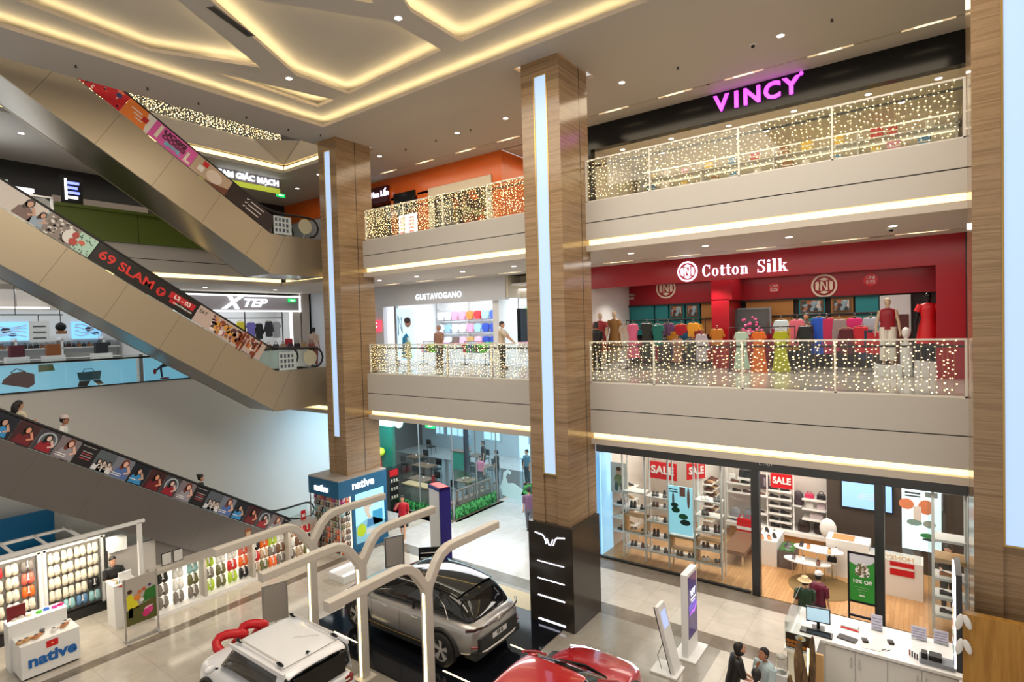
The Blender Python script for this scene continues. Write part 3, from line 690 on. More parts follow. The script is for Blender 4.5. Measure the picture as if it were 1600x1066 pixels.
b = B(); b.box(-16.53, -16.2, 16.95, 17.1, 10.86, 13.44, cream); b.box(-13.5, -13.22, 16.95, 17.1, 10.86, 13.44, cream); b.box(-16.2, -13.5, 16.95, 17.1, 13.1, 13.44, cream); b.build('frame', o)
b = B(); b.box(-16.2, -16.12, 16.98, 17.08, 10.86, 13.1, dark); b.box(-13.58, -13.5, 16.98, 17.08, 10.86, 13.1, dark); b.box(-16.12, -13.58, 16.98, 17.08, 13.03, 13.1, dark); b.box(-14.9, -14.84, 16.98, 17.08, 10.86, 13.03, dark); b.build('door_frame', o)
b = B(); b.box(-16.12, -13.58, 17.02, 17.04, 10.9, 13.03, clear); b.build('pane', o)
b = B(); b.box(-17.5, -12.8, 19.5, 19.6, 10.86, 14.2, voro_mat('restaurant_mural', [srgb(120, 60, 30), srgb(190, 150, 90), srgb(210, 90, 40), srgb(90, 90, 60), srgb(60, 30, 30), srgb(200, 190, 160)], 2.2)); S('wall_north', b)
area((-15, 18.3, 13.9), 3, 2, 60, WARM)
t = T('standing_sign', 'pair of lit red and white upright banners behind the railing', 'sign', (-15.2, 14.5, 10.86))
pinklit = mat('pink_lit', (1, .6, .6), .5, emit=(1, .16, .16), es=.7)
for xa in (-15.66, -15.18):
    b = B(); b.box(xa-.02, xa+.4, 14.5, 14.56, 10.87, 11.86, coolw); b.build('banner', t); b = B(); b.box(xa+.06, xa+.30, 14.485, 14.5, 10.95, 11.76, pinklit)
    for k in range(6): b.box(xa+.09, xa+.27, 14.47, 14.485, 11.02+.125*k, 11.06+.125*k, whitelit)
    b.build('print', t)
# --- red clothes shop ---
b = B(); b.box(-9.1, .78, 17, 17.2, 8.86, 9.58, redm); b.box(.2, .78, 16.99, 17.2, 6.12, 8.9, redm); b.box(.76, .84, 16.95, 17.3, 6.12, 9.58, dark); S('wall_north', b)
b = B(); b.box(-9.1, .9, 17.2, 21.2, 9.1, 9.2, mat('shop_ceiling_red', (.3, .02, .02), .5)); S('ceiling', b)
b = B(); b.box(-9.2, .95, 20.0, 20.1, 8.32, 9.1, redm); b.box(-9.2, .95, 20.1, 20.2, 6.12, 8.32, mat('dark_backing', (.03, .02, .02), .6)); b.box(-9.25, -9.15, 17, 20, 6.12, 9.1, redm); b.box(.78, .88, 17, 20, 6.12, 9.1, redd)
b.box(-5.6, -4.95, 18.6, 20, 8.32, 9.1, redm); b.box(-5.6, -5.05, 18.6, 20, 6.12, 8.35, redm); S('wall_north', b)
b = B(); b.box(-9.1, .78, 17.0, 20, 6.12, 6.13, tile_b); S('floor', b)
for x in (-8, -5.5, -3, -.8): spot((x, 18.0, 9.05), 130, 120, NEUT)
area((-4, 18.8, 9.05), 8, 1.4, 60, NEUT)
def serif_word(wd, x, z, h, par, y=16.975):
    """fat-face roman letters: heavy stems, hairline joins, slab serifs; h is the cap height"""
    def box(b, x0, x1, z0, z1): b.box(x0*h+x, x1*h+x, y-.006, y+.02, z+z0*h, z+z1*h, violet)
    def ring(b, cx, cz, rx, rz, k, hair, a0=0, a1=360, n=26):
        o = []; i_ = []
        for q in range(n+1):
            a = radians(a0+(a1-a0)*q/n); o.append((x+(cx+rx*cos(a))*h, z+(cz+rz*sin(a))*h)); i_.append((x+(cx+(rx-k)*cos(a))*h, z+(cz+(rz-hair)*sin(a))*h))
        m = n+1; vs = [(p[0], y-.006, p[1]) for p in o+i_]; b.add(vs, [(q, q+1, m+q+1, m+q) for q in range(n)], violet)
    for ch in wd:
        b = B()
        if ch == 'C': ring(b, .36, .5, .36, .52, .20, .05, 48, 318); box(b, .58, .64, .66, .98); box(b, .58, .63, .12, .3); adv = .80
        if ch == 'o': ring(b, .28, .33, .28, .35, .17, .045); adv = .64
        if ch == 't': box(b, .10, .28, .06, .88); box(b, 0, .42, .60, .66); ring(b, .30, .12, .20, .14, .1, .06, 180, 330); adv = .48
        if ch == 'n': box(b, .06, .24, 0, .66); box(b, 0, .30, 0, .05); box(b, 0, .12, .61, .66); ring(b, .36, .44, .20, .23, .15, .06, 0, 160); box(b, .40, .57, 0, .46); box(b, .34, .63, 0, .05); adv = .70
        if ch == 'S': ring(b, .30, .76, .27, .25, .13, .06, 40, 250); ring(b, .30, .26, .28, .28, .15, .06, -140, 70); b.prism([(x+.12*h, z+.66*h), (x+.2*h, z+.56*h), (x+.50*h, z+.34*h), (x+.46*h, z+.48*h), (x+.26*h, z+.62*h)], y-.006, y+.02, violet, 'y'); box(b, .50, .55, .70, 1.0); box(b, .02, .07, 0, .3); adv = .68
        if ch == 'i': box(b, .07, .25, 0, .66); box(b, 0, .32, 0, .05); box(b, 0, .12, .61, .66); ring(b, .16, .88, .10, .10, .10, .10); adv = .38
        if ch == 'l': box(b, .07, .25, 0, 1.0); box(b, 0, .32, 0, .05); box(b, 0, .12, .95, 1.0); adv = .38
        if ch == 'k': box(b, .07, .25, 0, 1.0); box(b, 0, .32, 0, .05); box(b, 0, .12, .95, 1.0); b.prism([(x+.25*h, z+.28*h), (x+.48*h, z+.62*h), (x+.53*h, z+.62*h), (x+.30*h, z+.28*h)], y-.006, y+.02, violet, 'y'); b.prism([(x+.32*h, z+.36*h), (x+.42*h, z+.46*h), (x+.66*h, z), (x+.46*h, z)], y-.006, y+.02, violet, 'y'); box(b, .38, .62, .60, .66); box(b, .40, .72, 0, .05); adv = .7
        b.build('letter', par); x += (adv+.03)*h
sg = T('shop_sign', 'white serif letters glowing on the red fascia', 'sign', (-4.2, 17, 9.0))
serif_word('Cotton', -5.36, 8.99, .338, sg); serif_word('Silk', -3.82, 8.99, .35, sg)
def roundel(x, y, z, r, mring, min_, label, name='round_logo_sign'):
    t = T(name, label, 'sign', (x, y, z))
    b = B(); n = 40; o1 = [(r*cos(2*pi*i/n), r*sin(2*pi*i/n)) for i in range(n)]; o2 = [(r*.84*cos(2*pi*i/n), r*.84*sin(2*pi*i/n)) for i in range(n)]
    vs = [(x+p[0], y-.03, z+p[1]) for p in o1]+[(x+p[0], y-.03, z+p[1]) for p in o2]+[(x+p[0], y, z+p[1]) for p in o1]
    b.add(vs, [(i, (i+1) % n, n+(i+1) % n, n+i) for i in range(n)]+[(i, (i+1) % n, 2*n+(i+1) % n, 2*n+i) for i in range(n)], mring); b.build('ring', t)
    b = B(); c = r*.7
    for sx_ in (-1, 1):   # the two halves of the shield-like inner mark with an N between
        b.prism([(x+sx_*c*.95, z-c*.45), (x+sx_*c*.95, z+c*.45), (x+sx_*c*.62, z+c*.62), (x+sx_*c*.55, z+c*.1), (x+sx_*c*.62, z-c*.62)], y-.03, y, min_, 'y')
        b.box(x+sx_*c*.40, x+sx_*c*.24, y-.03, y, z-c*.6, z+c*.6, min_)
        b.prism([(x-c*.55, z+sx_*c*.78), (x, z+sx_*c*.6), (x+c*.55, z+sx_*c*.78), (x, z+sx_*c*1.02)], y-.03, y, min_, 'y')
    b.prism([(x-c*.4, z+c*.6), (x-c*.2, z+c*.6), (x+c*.4, z-c*.6), (x+c*.2, z-c*.6)], y-.034, y, min_, 'y'); b.build('monogram', t)
roundel(-5.81, 17, 9.18, .305, violet, violet, 'glowing round monogram sign on the red fascia')
creamlit = mat('cream_logo', srgb(240, 215, 190), .4)
roundel(-7.64, 20, 8.9, .37, creamlit, creamlit, 'round monogram on inner red wall, half hidden by fascia')
roundel(-2.55, 20, 8.66, .36, creamlit, creamlit, 'cream round monogram on the inner red wall at right')
for x, r, z in ((-3.99, .17, 8.68), (-1.32, .19, 8.76)):
    t = T('price_disc', 'small round red price sign on inner wall %s of the cream monogram' % ('left' if x < -3 else 'right'), 'sign', (x, 20, z)); b = B(); b.cyl((x, 19.97, z), (x, 20, z), r, r, R_, 24); b.build('disc', t)
    text('UNI\nSIZE', 'lettering', (x, 19.96, z), .13, W_, parent=t, ext=.002)
text('SMALL\nSIZE', 'x', (-9.55+.55, 19.96, 8.66), .13, W_)
o = bpy.data.objects['x']; o.name = 'size_sign'; tag(o, 'tiny white wall lettering at left end of the inner red wall', 'sign')
# back wall bays with framed pictures
def bay(x0, x1, m, pic=False, z0=7.2, z1=8.30):
    b = B(); b.box(x0+.03, x1-.03, 19.98, 20.0+.08, z0, z1, m); b.build('wall_panel', kind='structure')
    if pic:
        t = T('framed_picture', 'framed picture on the clothes shop back wall %s' % pic, 'picture', ((x0+x1)/2, 19.97, 7.86)); b = B()
        b.box(x0+.08, x1-.08, 19.93, 19.97, 7.84, 8.24, mat('picture_frame_wood', (.16, .08, .03), .4)); b.build('frame', t)
        b = B(); b.box(x0+.13, x1-.13, 19.925, 19.93, 7.88, 8.2, voro_mat('picture_print', [srgb(60, 70, 70), srgb(150, 180, 190), srgb(190, 120, 80), srgb(90, 60, 50), srgb(220, 210, 200)], 9)); b.build('print', t)
bay(-9.1, -8.1, teal); bay(-8.1, -7.55, teal); bay(-7.55, -6.95, teal, 'beside the teal bay, left one'); bay(-6.95, -6.4, teal, 'beside the teal bay, right one'); bay(-6.4, -5.6, ochre)
bay(-4.9, -3.4, ochre); bay(-3.3, -2.5, teal, 'right of the display cabinets'); bay(-2.4, -1.75, ochre, 'nearest the beige mannequin'); bay(-1.75, -1.1, teal)
b = B(); b.box(-1.1, -.35, 19.95, 20.05, 7.2, 8.27, shopw); b.box(-.9, -.4, 19.9, 19.95, 6.2, 7.7, pc(90, 40, 35)); b.build('wall_panel', kind='structure')
b = B(); b.box(-9.1, -1.1, 19.9, 20.0, 7.74, 7.78, dark); b.box(-9.1, -1.1, 19.9, 20.0, 8.28, 8.32, dark); b.build('trim_6', kind='structure')
# garments
HK = mat('wood_hanger', (.45, .27, .12), .4)
def garment(kind, col, L=1.2, wd=.2, name='dress', hanger=True, back=None):
    """returns prototype hanging garment, local frame: hanger hook at origin, front faces -y"""
    m = pc(*col); b = B()
    if kind == 'dress':
        pf = [(.055, -.10), (.16, -.13), (.22, -.30), (.17, -.31), (.15, -.26), (.145, -.42), (.13, -.52), (.16, -.75), (wd+.03, -L), ]
    elif kind == 'shirt':
        pf = [(.055, -.10), (.17, -.13), (.25, -.34), (.20, -.37), (.17, -.28), (.165, -L)]
    elif kind == 'trousers':
        pf = [(.16, -.12), (.17, -.3), (.18, -L), (.03, -L), (.01, -.4)]
    else:
        pf = [(.055, -.10), (.15, -.13), (.26, -.60), (.20, -.62), (.15, -.3), (.16, -L)]
    for sx_ in ((-1, 1)):
        rings = []
        pts = [(sx_*x, z) for x, z in pf]
        if kind != 'trousers': pts = [(0, -.13)]+pts+[(0, pf[-1][1]-.02)]
        vs = [(x, -.035-.02*cos(x*40), z) for x, z in pts]+[(x, .035, z) for x, z in pts]; n = len(pts)
        tri = tessellate_polygon([[Vector((x, z, 0)) for x, z in pts]])
        b.add(vs, [t for t in tri]+[tuple(k+n for k in t) for t in tri]+[(i, (i+1) % n, (i+1) % n+n, i+n) for i in range(n)], m)
    t = bpy.data.objects.new(name, None); COL.objects.link(t)
    b.build('cloth', t, world=False)
    if back:
        b = B(); b.prism([(-.055, -.1), (.055, -.1), (0, -.2)], -.05, -.04, pc(*back), 'y'); b.build('neckline', t, world=False)
    if hanger:
        b = B(); b.tube([(-.18, 0, -.125), (-.08, 0, -.085), (0, 0, -.07), (.08, 0, -.085), (.18, 0, -.125)], .009, HK, 5); b.tube([(0, 0, -.07), (0, 0, -.03), (.02, 0, -.015), (.02, 0, .008), (0, 0, .018), (-.018, 0, .01)], .005, chrome, 4); b.build('hanger', t, world=False)
    return t
def hang(kind, col, x, y, z, label, L=1.2, rz=0, name='dress', group=None, cat='clothing', **k):
    t = garment(kind, col, L, name=name, **k); t.location = (x, y, z); t.rotation_euler = (0, 0, rz); tag(t, label, cat, group); return t
def rack(label, x0, x1, y, z0, z1, axis='x', legs=(0, 1)):
    cx = (x0+x1)/2; t = T('clothes_rack', label, 'rack', (cx, y, z0)); R = mat('rack_steel', (.05, .05, .05), .4, .6)
    b = B(); b.cyl((x0, y, z1), (x1, y, z1), .014, .014, R, 8); b.build('bar', t)
    for x in (x0, x1):
        b = B(); b.cyl((x, y, z0+.02), (x, y, z1+.01), .014, .014, R, 8); b.build('upright', t); b = B(); b.bbox((x, y, z0+.015), (.05, .5, .03), R); b.build('foot', t)
# front-facing garments
hang('dress', (232, 110, 150), -7.9, 17.62, 7.73, 'long pink dress on the front rack of the red shop', 1.22)
hang('dress', (40, 42, 38), -7.45, 17.68, 7.76, 'black patterned dress right of the long pink dress', 1.3, wd=.22)
hang('dress', (20, 110, 100), -7.05, 17.66, 7.70, 'teal dress right of the black patterned dress', .75)
hang('shirt', (236, 228, 216), -8.12, 17.7, 7.7, 'cream long blouse left of the long pink dress', 1.2, name='blouse')
hang('dress', (188, 214, 196), -4.44, 17.6, 7.42, 'pale mint dress hung near the middle of the railing', 1.2)
hang('dress', (226, 110, 24), -3.95, 17.6, 7.42, 'orange dress between the mint and yellow-green dresses', 1.3)
hang('dress', (178, 182, 20), -3.36, 17.6, 7.42, 'yellow-green dress facing the railing', 1.26, wd=.22)
rack('low black rack carrying mint, orange and yellow-green dresses', -4.8, -3.0, 17.66, 6.13, 7.44); rack('black rack at the left carrying the long pink dress', -8.2, -6.8, 17.75, 6.13, 7.75)
for i, (c, k, x, z, L, nm, lb) in enumerate([((110, 70, 110), 'shirt', -6.94, 7.67, .5, 'blouse', 'plum blouse above the front cluster of tops'), ((180, 24, 40), 'shirt', -6.5, 7.62, .45, 'blouse', 'crimson blouse above the front cluster of tops'),
        ((236, 160, 40), 'shirt', -6.1, 7.66, .55, 'blouse', 'golden yellow blouse above the front cluster of tops'), ((200, 130, 30), 'shirt', -6.78, 7.4, .45, 'blouse', 'mustard blouse in the front cluster'), ((20, 80, 110), 'shirt', -6.38, 7.36, .5, 'blouse', 'petrol blue blouse in the front cluster'),
        ((140, 20, 30), 'coat', -5.95, 7.42, .8, 'jacket', 'dark red jacket right of the petrol blue blouse'), ((60, 50, 60), 'shirt', -6.98, 7.18, .8, 'blouse', 'dark grey blouse low in the front cluster'), ((170, 120, 100), 'dress', -6.5, 7.16, .85, 'dress', 'dusty pink dress low in the front cluster'),
        ((40, 40, 44), 'dress', -6.05, 7.14, .9, 'dress', 'black dress low in the front cluster'), ((200, 120, 30), 'shirt', -5.35, 7.45, .6, 'blouse', 'ochre blouse left of the small picture cabinet'), ((214, 230, 236), 'shirt', -3.48, 7.68, .7, 'blouse', 'pale blue top above the yellow-green dress'), ((200, 190, 200), 'coat', -5.72, 7.3, .95, 'robe', 'pale lilac robe right of the dark red jacket')]):
    hang(k, c, x, 18.3 if z > 7.3 else 17.9, z+.06, lb, L, name=nm)
for i, (c, k, x, z, L, nm, lb) in enumerate([((232, 110, 130), 'shirt', -3.05, 7.68, .9, 'blouse', 'rose blouse right of the pale blue top'), ((20, 80, 190), 'dress', -2.47, 7.72, 1.15, 'dress', 'royal blue dress on the right-hand rack'), ((190, 30, 80), 'dress', -2.28, 7.70, 1.1, 'dress', 'magenta dress behind the royal blue one'),
        ((150, 130, 130), 'shirt', -1.98, 7.66, .7, 'polo_shirt', 'grey-brown polo shirt right of the royal blue dress'), ((216, 30, 110), 'shirt', -1.6, 7.68, .5, 'blouse', 'hot pink floral blouse on the right-hand rack'), ((180, 186, 200), 'shirt', -1.22, 7.68, .65, 'blouse', 'grey striped blouse left of the beige mannequin'),
        ((90, 16, 30), 'coat', -1.78, 7.4, .8, 'cardigan', 'maroon cardigan below the grey-brown polo shirt'), ((200, 24, 40), 'coat', -1.42, 7.44, .8, 'cardigan', 'bright red cardigan below the hot pink blouse'), ((40, 50, 80), 'shirt', -1.33, 7.36, .9, 'blouse', 'navy blouse beside the bright red cardigan'), ((200, 30, 50), 'coat', -1.12, 7.3, .7, 'jacket', 'scarlet jacket beside the beige mannequin'), ((30, 30, 34), 'coat', -2.8, 7.5, 1.1, 'coat', 'black coat left of the royal blue dress')]):
    hang(k, c, x, 18.3 if z > 7.5 else 18.0, z+.06, lb, L, name=nm)
rack('long black rack behind the yellow-green dress', -3.2, -1.0, 18.35, 6.13, 7.78)
rack('long black rack behind the front cluster of tops', -7.1, -5.72, 18.32, 6.13, 7.75)
for i in range(8):
    hang('shirt', rr.choice([(220, 60, 40), (40, 30, 30), (236, 230, 220), (180, 40, 40), (120, 40, 50), (230, 220, 210)]), .16+.07*i, 18.45, 7.92, 'one of the garments packed edge-on on the rack at far right', .95, rz=pi/2, name='blouse', group='garments on the far right rack')
for i in (0, 1, 2, 3, 4, 7, 8, 9, 10, 11):
    hang('dress', rr.choice([(150, 30, 60), (60, 50, 90), (40, 40, 44), (200, 150, 60), (190, 60, 90), (120, 70, 50), (90, 20, 30)]), -8.75+.6*i, 19.5, 7.7-.02*(i % 3), 'one of the garments hanging in the row along the back wall', 1.0, rz=0, group='garments along the back wall', hanger=False)
for i in range(7):
    hang('dress', [(90, 60, 110), (200, 60, 90), (150, 24, 60), (60, 60, 110), (30, 26, 30), (170, 60, 40), (110, 20, 40)][i], -8.6+.55*i, 18.9, 7.15, 'one of the dresses on the low rack behind the long pink dress', .8, group='low rack dresses', hanger=False)
# glass cabinet, counter
t = T('display_cabinet', 'red display cabinet with pink flowers in the clothes shop', 'cabinet', (-4.6, 19.2, 6.12))
b = B(); b.box(-5.0, -4.0, 18.7, 19.5, 6.13, 7.198, redd); b.build('body', t); b = B(); b.box(-4.98, -4.02, 19.02, 19.4, 7.2, 8.0, clear); b.build('glass_case', t); b = B(); b.box(-5.02, -3.98, 19.4, 19.5, 7.2, 8.05, mat('cabinet_grey', (.3, .3, .3), .4)); b.build('back_panel', t)
t = T('flower_vase', 'pink orchids on top of the red display cabinet', 'flowers', (-4.5, 18.9, 7.2)); b = B()
b.lathe([(.04, 0), (.06, .08), (.03, .18)], (-4.5, 18.8, 7.2), W_); b.build('vase', t); b = B()
for i in range(26): b.ell((-4.5+rr.gauss(0, .16), 18.86+rr.gauss(0, .08), 7.5+rr.gauss(0, .16)), .045, pc(226, 90, 150), 6, 4)
b.build('blossom', t, kind='stuff')
b = B(); b.box(-9.05, -8.6, 18.0, 18.8, 6.13, 7.1, shopw)
for z in (7.4, 7.75): b.box(-9.05, -8.65, 18.05, 18.8, z, z+.03, clear)
o = b.build('display_cabinet'); tag(o, 'white low cabinet against the left wall of the red shop', 'cabinet')

# mannequins
def mannequin(label, x, y, z0, skin, top, bottom, H=1.75, head=True, kind='vest', arms=1, lean=0):
    t = T('mannequin', label, 'mannequin', (x, y, z0)); s = H/1.75; b = B()
    def P(a, b_, c): return (x+a*s, y+b_*s, z0+c*s)
    if bottom is None or head is not None:
        b.lathe([(.05, 1.42), (.045, 1.5), (.05, 1.53)], P(0, 0, 0), skin, 10) if head is not True else None
    if head: b.ell(P(0, 0, 1.63), (.075*s, .09*s, .115*s), skin, 12, 8); b.cyl(P(0, 0, 1.44), P(0, 0, 1.58), .05*s, .045*s, skin, 10)
    for sx_ in (-1, 1):
        b.tube([P(sx_*.17, 0, 1.41), P(sx_*.21, .0, 1.2), P(sx_*.235, -.01, 1.1), P(sx_*.25, -.04, .95), P(sx_*.26, -.06, .86)], [.045*s, .04*s, .035*s, .03*s, .022*s], skin, 8)
        b.ell(P(sx_*.265, -.065, .80), (.02*s, .035*s, .07*s), skin, 8, 6)
        b.tube([P(sx_*.09, 0, .9), P(sx_*.095, 0, .5), P(sx_*.09, .01, .08)], [.08*s, .055*s, .035*s], skin, 10); b.ell(P(sx_*.09, -.05, .04), (.04*s, .11*s, .035*s), skin, 8, 6)
    b.build('figure', t)
    def ring(c, a, d, n=16): return [(x+a*s*cos(2*pi*i/n), y+d*s*sin(2*pi*i/n), z0+c*s) for i in range(n)]
    if kind == 'vest':
        b = B(); b.loft([ring(1.47, .06, .06), ring(1.43, .17, .09), ring(1.3, .18, .12), ring(1.1, .155, .105), ring(.92, .18, .13)], top); b.build('top', t)
        b = B()
        for sx_ in (-1, 1): b.loft([[(p[0]+sx_*.085*s, p[1], p[2]) for p in ring(c, a, d, 12)] for c, a, d in ((.98, .10, .12), (.8, .105, .12), (.5, .09, .1), (.12, .10, .1))], bottom)
        b.build('trousers', t)
    else:
        b = B(); b.loft([ring(1.47, .07, .07), ring(1.43, .18, .1), ring(1.3, .18, .12), ring(1.08, .15, .11), ring(.9, .2, .15), ring(.45, .27, .2)], top)
        for sx_ in (-1, 1): b.tube([P(sx_*.15, 0, 1.42), P(sx_*.22, 0, 1.25)], [.08*s, .085*s], top, 8)
        b.build('dress', t)
    b = B(); b.cyl((x, y, z0), (x, y, z0+.015), .2, .2, mat('glass_base', (.5, .5, .5), .1), 20); b.build('base_plate', t)
    return t
mannequin('beige mannequin in a dark red vest and white trousers', -.8, 17.55, 6.4, mannq, pc(150, 16, 34), pc(232, 226, 214))
mannequin('black mannequin in a bright red dress by the right end', .05, 17.6, 6.5, blk, pc(214, 14, 26), None, kind='dress')
mannequin('beige mannequin in a golden brown dress at left of the red shop', -8.5, 17.45, 6.35, mannq, pc(150, 106, 50), None, kind='dress')
mannequin('beige mannequin in a dark red patterned dress at extreme left of the red shop', -8.85, 17.1, 6.3, mannq, pc(150, 30, 34), None, kind='dress')
for x, lb in ((-.8, 'white'), (.05, 'low white')): 
    b = B(); b.box(x-.3, x+.3, 17.3, 17.9, 6.13, 6.4 if x < 0 else 6.5, shopw); tag(b.build('plinth'), lb+' plinth under the %s mannequin' % ('beige' if x < 0 else 'black'), 'plinth')
for x, z in ((-8.5, 6.35), (-8.85, 6.3)):
    b = B(); b.box(x-.17, x+.17, 16.95 if x < -8.8 else 17.3, 17.28 if x < -8.8 else 17.6, 6.13, z, shopw); tag(b.build('plinth'), 'small white plinth under the %s mannequin' % ('golden brown dressed' if z > 6.32 else 'far left'), 'plinth')
t = T('head_form', 'white mannequin head between the two right-hand mannequins', 'mannequin', (-.41, 17.5, 6.9)); b = B(); b.ell((-.41, 17.5, 7.23), (.1, .12, .14), W_, 14, 10); b.cyl((-.41, 17.52, 6.98), (-.41, 17.5, 7.12), .06, .05, W_); b.build('head', t)
b = B(); b.cyl((-.41, 17.5, 6.14), (-.41, 17.5, 6.98), .13, .13, shopw, 16); b.build('stand', t)

# --- white childrenswear shop ---
greyf = mat('pale_grey_fascia', (.66, .68, .72), .4)
b = B(); b.box(-20.2, -12.7, 17, 17.2, 8.7, 9.58, greyf); b.box(-28, -20.2, 17, 17.2, 6.12, 9.58, greyf); b.box(-20.2, -19.6, 17, 17.2, 6.12, 8.7, greyf); b.box(-12.7, -9.2, 17.8, 17.9, 8.75, 9.58, cream); b.box(-9.3, -9.1, 17, 20, 6.12, 9.58, shopw); b.box(-12.72, -12.6, 17.0, 17.9, 8.75, 9.58, cream); S('wall_north', b)
room(-19.6, -9.3, 17.2, 20.6, 6.12, 9.2, shopw, shopw, tile_w)
b = B(); b.box(-13.6, -13.3, 17.3, 18.5, 6.12, 9.2, shopw); S('wall_north', b)
area((-16.5, 18.8, 9.1), 5, 2.4, 210, COOL); area((-11.3, 18.8, 9.1), 3, 2.2, 110, COOL)
sign('GUSTAVOGANO', 'white glowing capital letters on the pale grey fascia', (-16.2, 16.98, 9.0), .345, coolw, bold=.0, sx=.92, ext=.004, space=1.12)
t = T('lit_logo_box', 'small red lit box sign with white smile mark', 'sign', (-19.95, 16.9, 7.6)); b = B(); b.box(-20.2, -19.72, 16.85, 17.0, 7.62, 8.1, mat('red_lit', (1, .1, .15), .4, emit=(1, .05, .10), es=1.2)); b.build('box', t)
b = B(); b.tube([(-20.08+.24*i/6, 16.84, 7.86-.09*sin(pi*i/6)) for i in range(7)], .018, whitelit, 6); b.tube([(-20.06, 16.84, 7.98), (-19.99, 16.84, 7.98)], .012, whitelit, 6); b.tube([(-19.92, 16.84, 7.98), (-19.85, 16.84, 7.98)], .012, whitelit, 6); b.build('smile', t)
t = T('light_box', 'tall pale blue light box with a child portrait', 'poster', (-18.4, 17.3, 6.12))
lbx = mat('pale_blue_lit', (.6, .8, .95), .4, emit=(.55, .80, 1), es=1.0)
b = B(); b.box(-18.95, -17.85, 17.2, 17.3, 6.3, 8.6, lbx); b.build('face', t)
b = B()
def disc(b, x, y, z, rx, rz, m, n=18): b.prism([(x+rx*cos(2*pi*i/n), z+rz*sin(2*pi*i/n)) for i in range(n)], y-.006, y, m, 'y')
disc(b, -18.25, 17.2, 7.95, .2, .2, pc(196, 150, 130)); disc(b, -18.27, 17.195, 8.06, .21, .13, pc(80, 60, 56)); b.prism([(-18.7, 6.4), (-18.1, 6.4), (-18.15, 7.3), (-18.35, 7.5), (-18.6, 7.3)], 17.18, 17.19, pc(60, 160, 215), 'y'); b.tube([(-18.85, 17.19, 7.4), (-18.85, 17.19, 8.3), (-18.6, 17.19, 7.5), (-18.65, 17.19, 8.2)], .02, pc(40, 60, 70), 5); b.build('print', t)
b = B(); b.box(-19.05, -18.95, 17.15, 17.32, 6.12, 8.7, mat('grey_post', (.3, .3, .3), .4)); b.build('frame', t)
kc = [(240, 150, 180), (60, 90, 200), (230, 120, 50), (210, 40, 40), (40, 70, 170), (250, 180, 200), (90, 200, 80), (60, 170, 90), (236, 236, 240), (190, 150, 90), (150, 190, 220), (110, 90, 80)]
for r, (z, cols) in enumerate(((8.55, [8, 8, 0, 0, 2, 3, 10, 1, 1, 9, 9, 6]), (7.95, [8, 10, 8, 8, 0, 10, 4, 4, 1, 7, 7, 5]), (7.35, [8, 8, 11, 5, 9, 5, 4, 4, 8, 2, 5, 5]))):
    for i, k in enumerate(cols):
        hang('shirt', kc[k], -19.2+.47*i, 20.3, z, 'one of the small bright tops on the white back wall', .48, name='child_top', group='tops on the childrenswear back wall', hanger=False)
t = T('wall_shelving', 'white rails and slats on the childrenswear back wall', 'shelving', (-16.5, 20.5, 6.12))
for z in (8.57, 7.97, 7.37): b = B(); b.box(-19.5, -13.7, 20.32, 20.38, z, z+.03, chrome); b.build('rail', t)
for x in (-19.5, -17.6, -15.7, -13.8): b = B(); b.box(x, x+.04, 20.38, 20.6, 6.2, 8.9, shopw); b.build('upright', t)
t = T('display_table', 'white table heaped with folded childrens clothes', 'table', (-16, 18.3, 6.12)); b = B(); b.box(-17.6, -14.3, 18, 18.9, 6.85, 6.92, shopw); b.build('tabletop', t)
for x in (-17.5, -14.45): 
    for y in (18.05, 18.8): b = B(); b.box(x, x+.06, y, y+.06, 6.13, 6.85, shopw); b.build('leg', t)
for i in range(14):
    b = B(); b.rbox(-.13, .13, -.16, .16, 0, .05+.1*rr.random(), pc(*rr.choice(kc)), .04); o = b.build('folded_clothes'); o.location = (-17.4+.23*i, 18.3+.15*(i % 2), 6.922); o.rotation_euler.z = rr.uniform(-.3, .3); tag(o, 'one of the folded garments on the white display table', 'clothes', 'folded clothes on the display table')
for x, nm in ((-17.3, 'left'), (-14.9, 'right')):
    rack('white-lit floor rack of small clothes, %s one' % nm, x-.55, x+.55, 17.7, 6.13, 7.1)
    for i in range(6): hang('shirt', rr.choice(kc), x-.42+.17*i, 17.7, 7.14, 'one of the small tops on the front floor racks', .5, rz=.6, name='child_top', group='tops on the front floor racks', hanger=False)
t = T('clothes_column', 'dark hanging column of shoes beside the white wall', 'display', (-13.75, 19.6, 6.12)); b = B(); b.box(-14.2, -13.7, 19.3, 19.8, 7.0, 8.4, blk); b.build('column', t); b = B(); b.box(-13.95, -13.93, 19.5, 19.52, 8.4, 9.2, dark); b.build('cord', t)
t = T('light_box', 'tall pale blue light box at the right of the childrenswear shop', 'poster', (-11.3, 20, 6.12)); b = B(); b.box(-12.9, -10.0, 20.3, 20.4, 6.3, 8.8, lbx); b.build('face', t); b = B()
b.tube([(-12.2, 20.28, 6.6), (-12.2, 20.28, 8.0), (-11.9, 20.28, 8.5), (-11.3, 20.28, 8.5), (-11.0, 20.28, 8.0), (-11.0, 20.28, 6.6)], .03, pc(60, 90, 110), 6); b.build('arch_print', t)
mannequin('pale translucent mannequin near the middle pillar, left one', -11.65, 17.8, 6.13, mat('pale_mannequin', (.7, .72, .62), .4), pc(220, 210, 190), None, kind='dress', H=1.6)
mannequin('pale green mannequin nearest the middle pillar', -11.1, 18.0, 6.13, mat('pale_mannequin', (.7, .72, .62), .4), pc(170, 200, 170), None, kind='dress')
mannequin('pale child mannequin beside the light box', -18.0, 16.95, 6.13, mat('pale_mannequin', (.7, .72, .62), .4), pc(190, 200, 150), None, kind='dress', H=1.2)

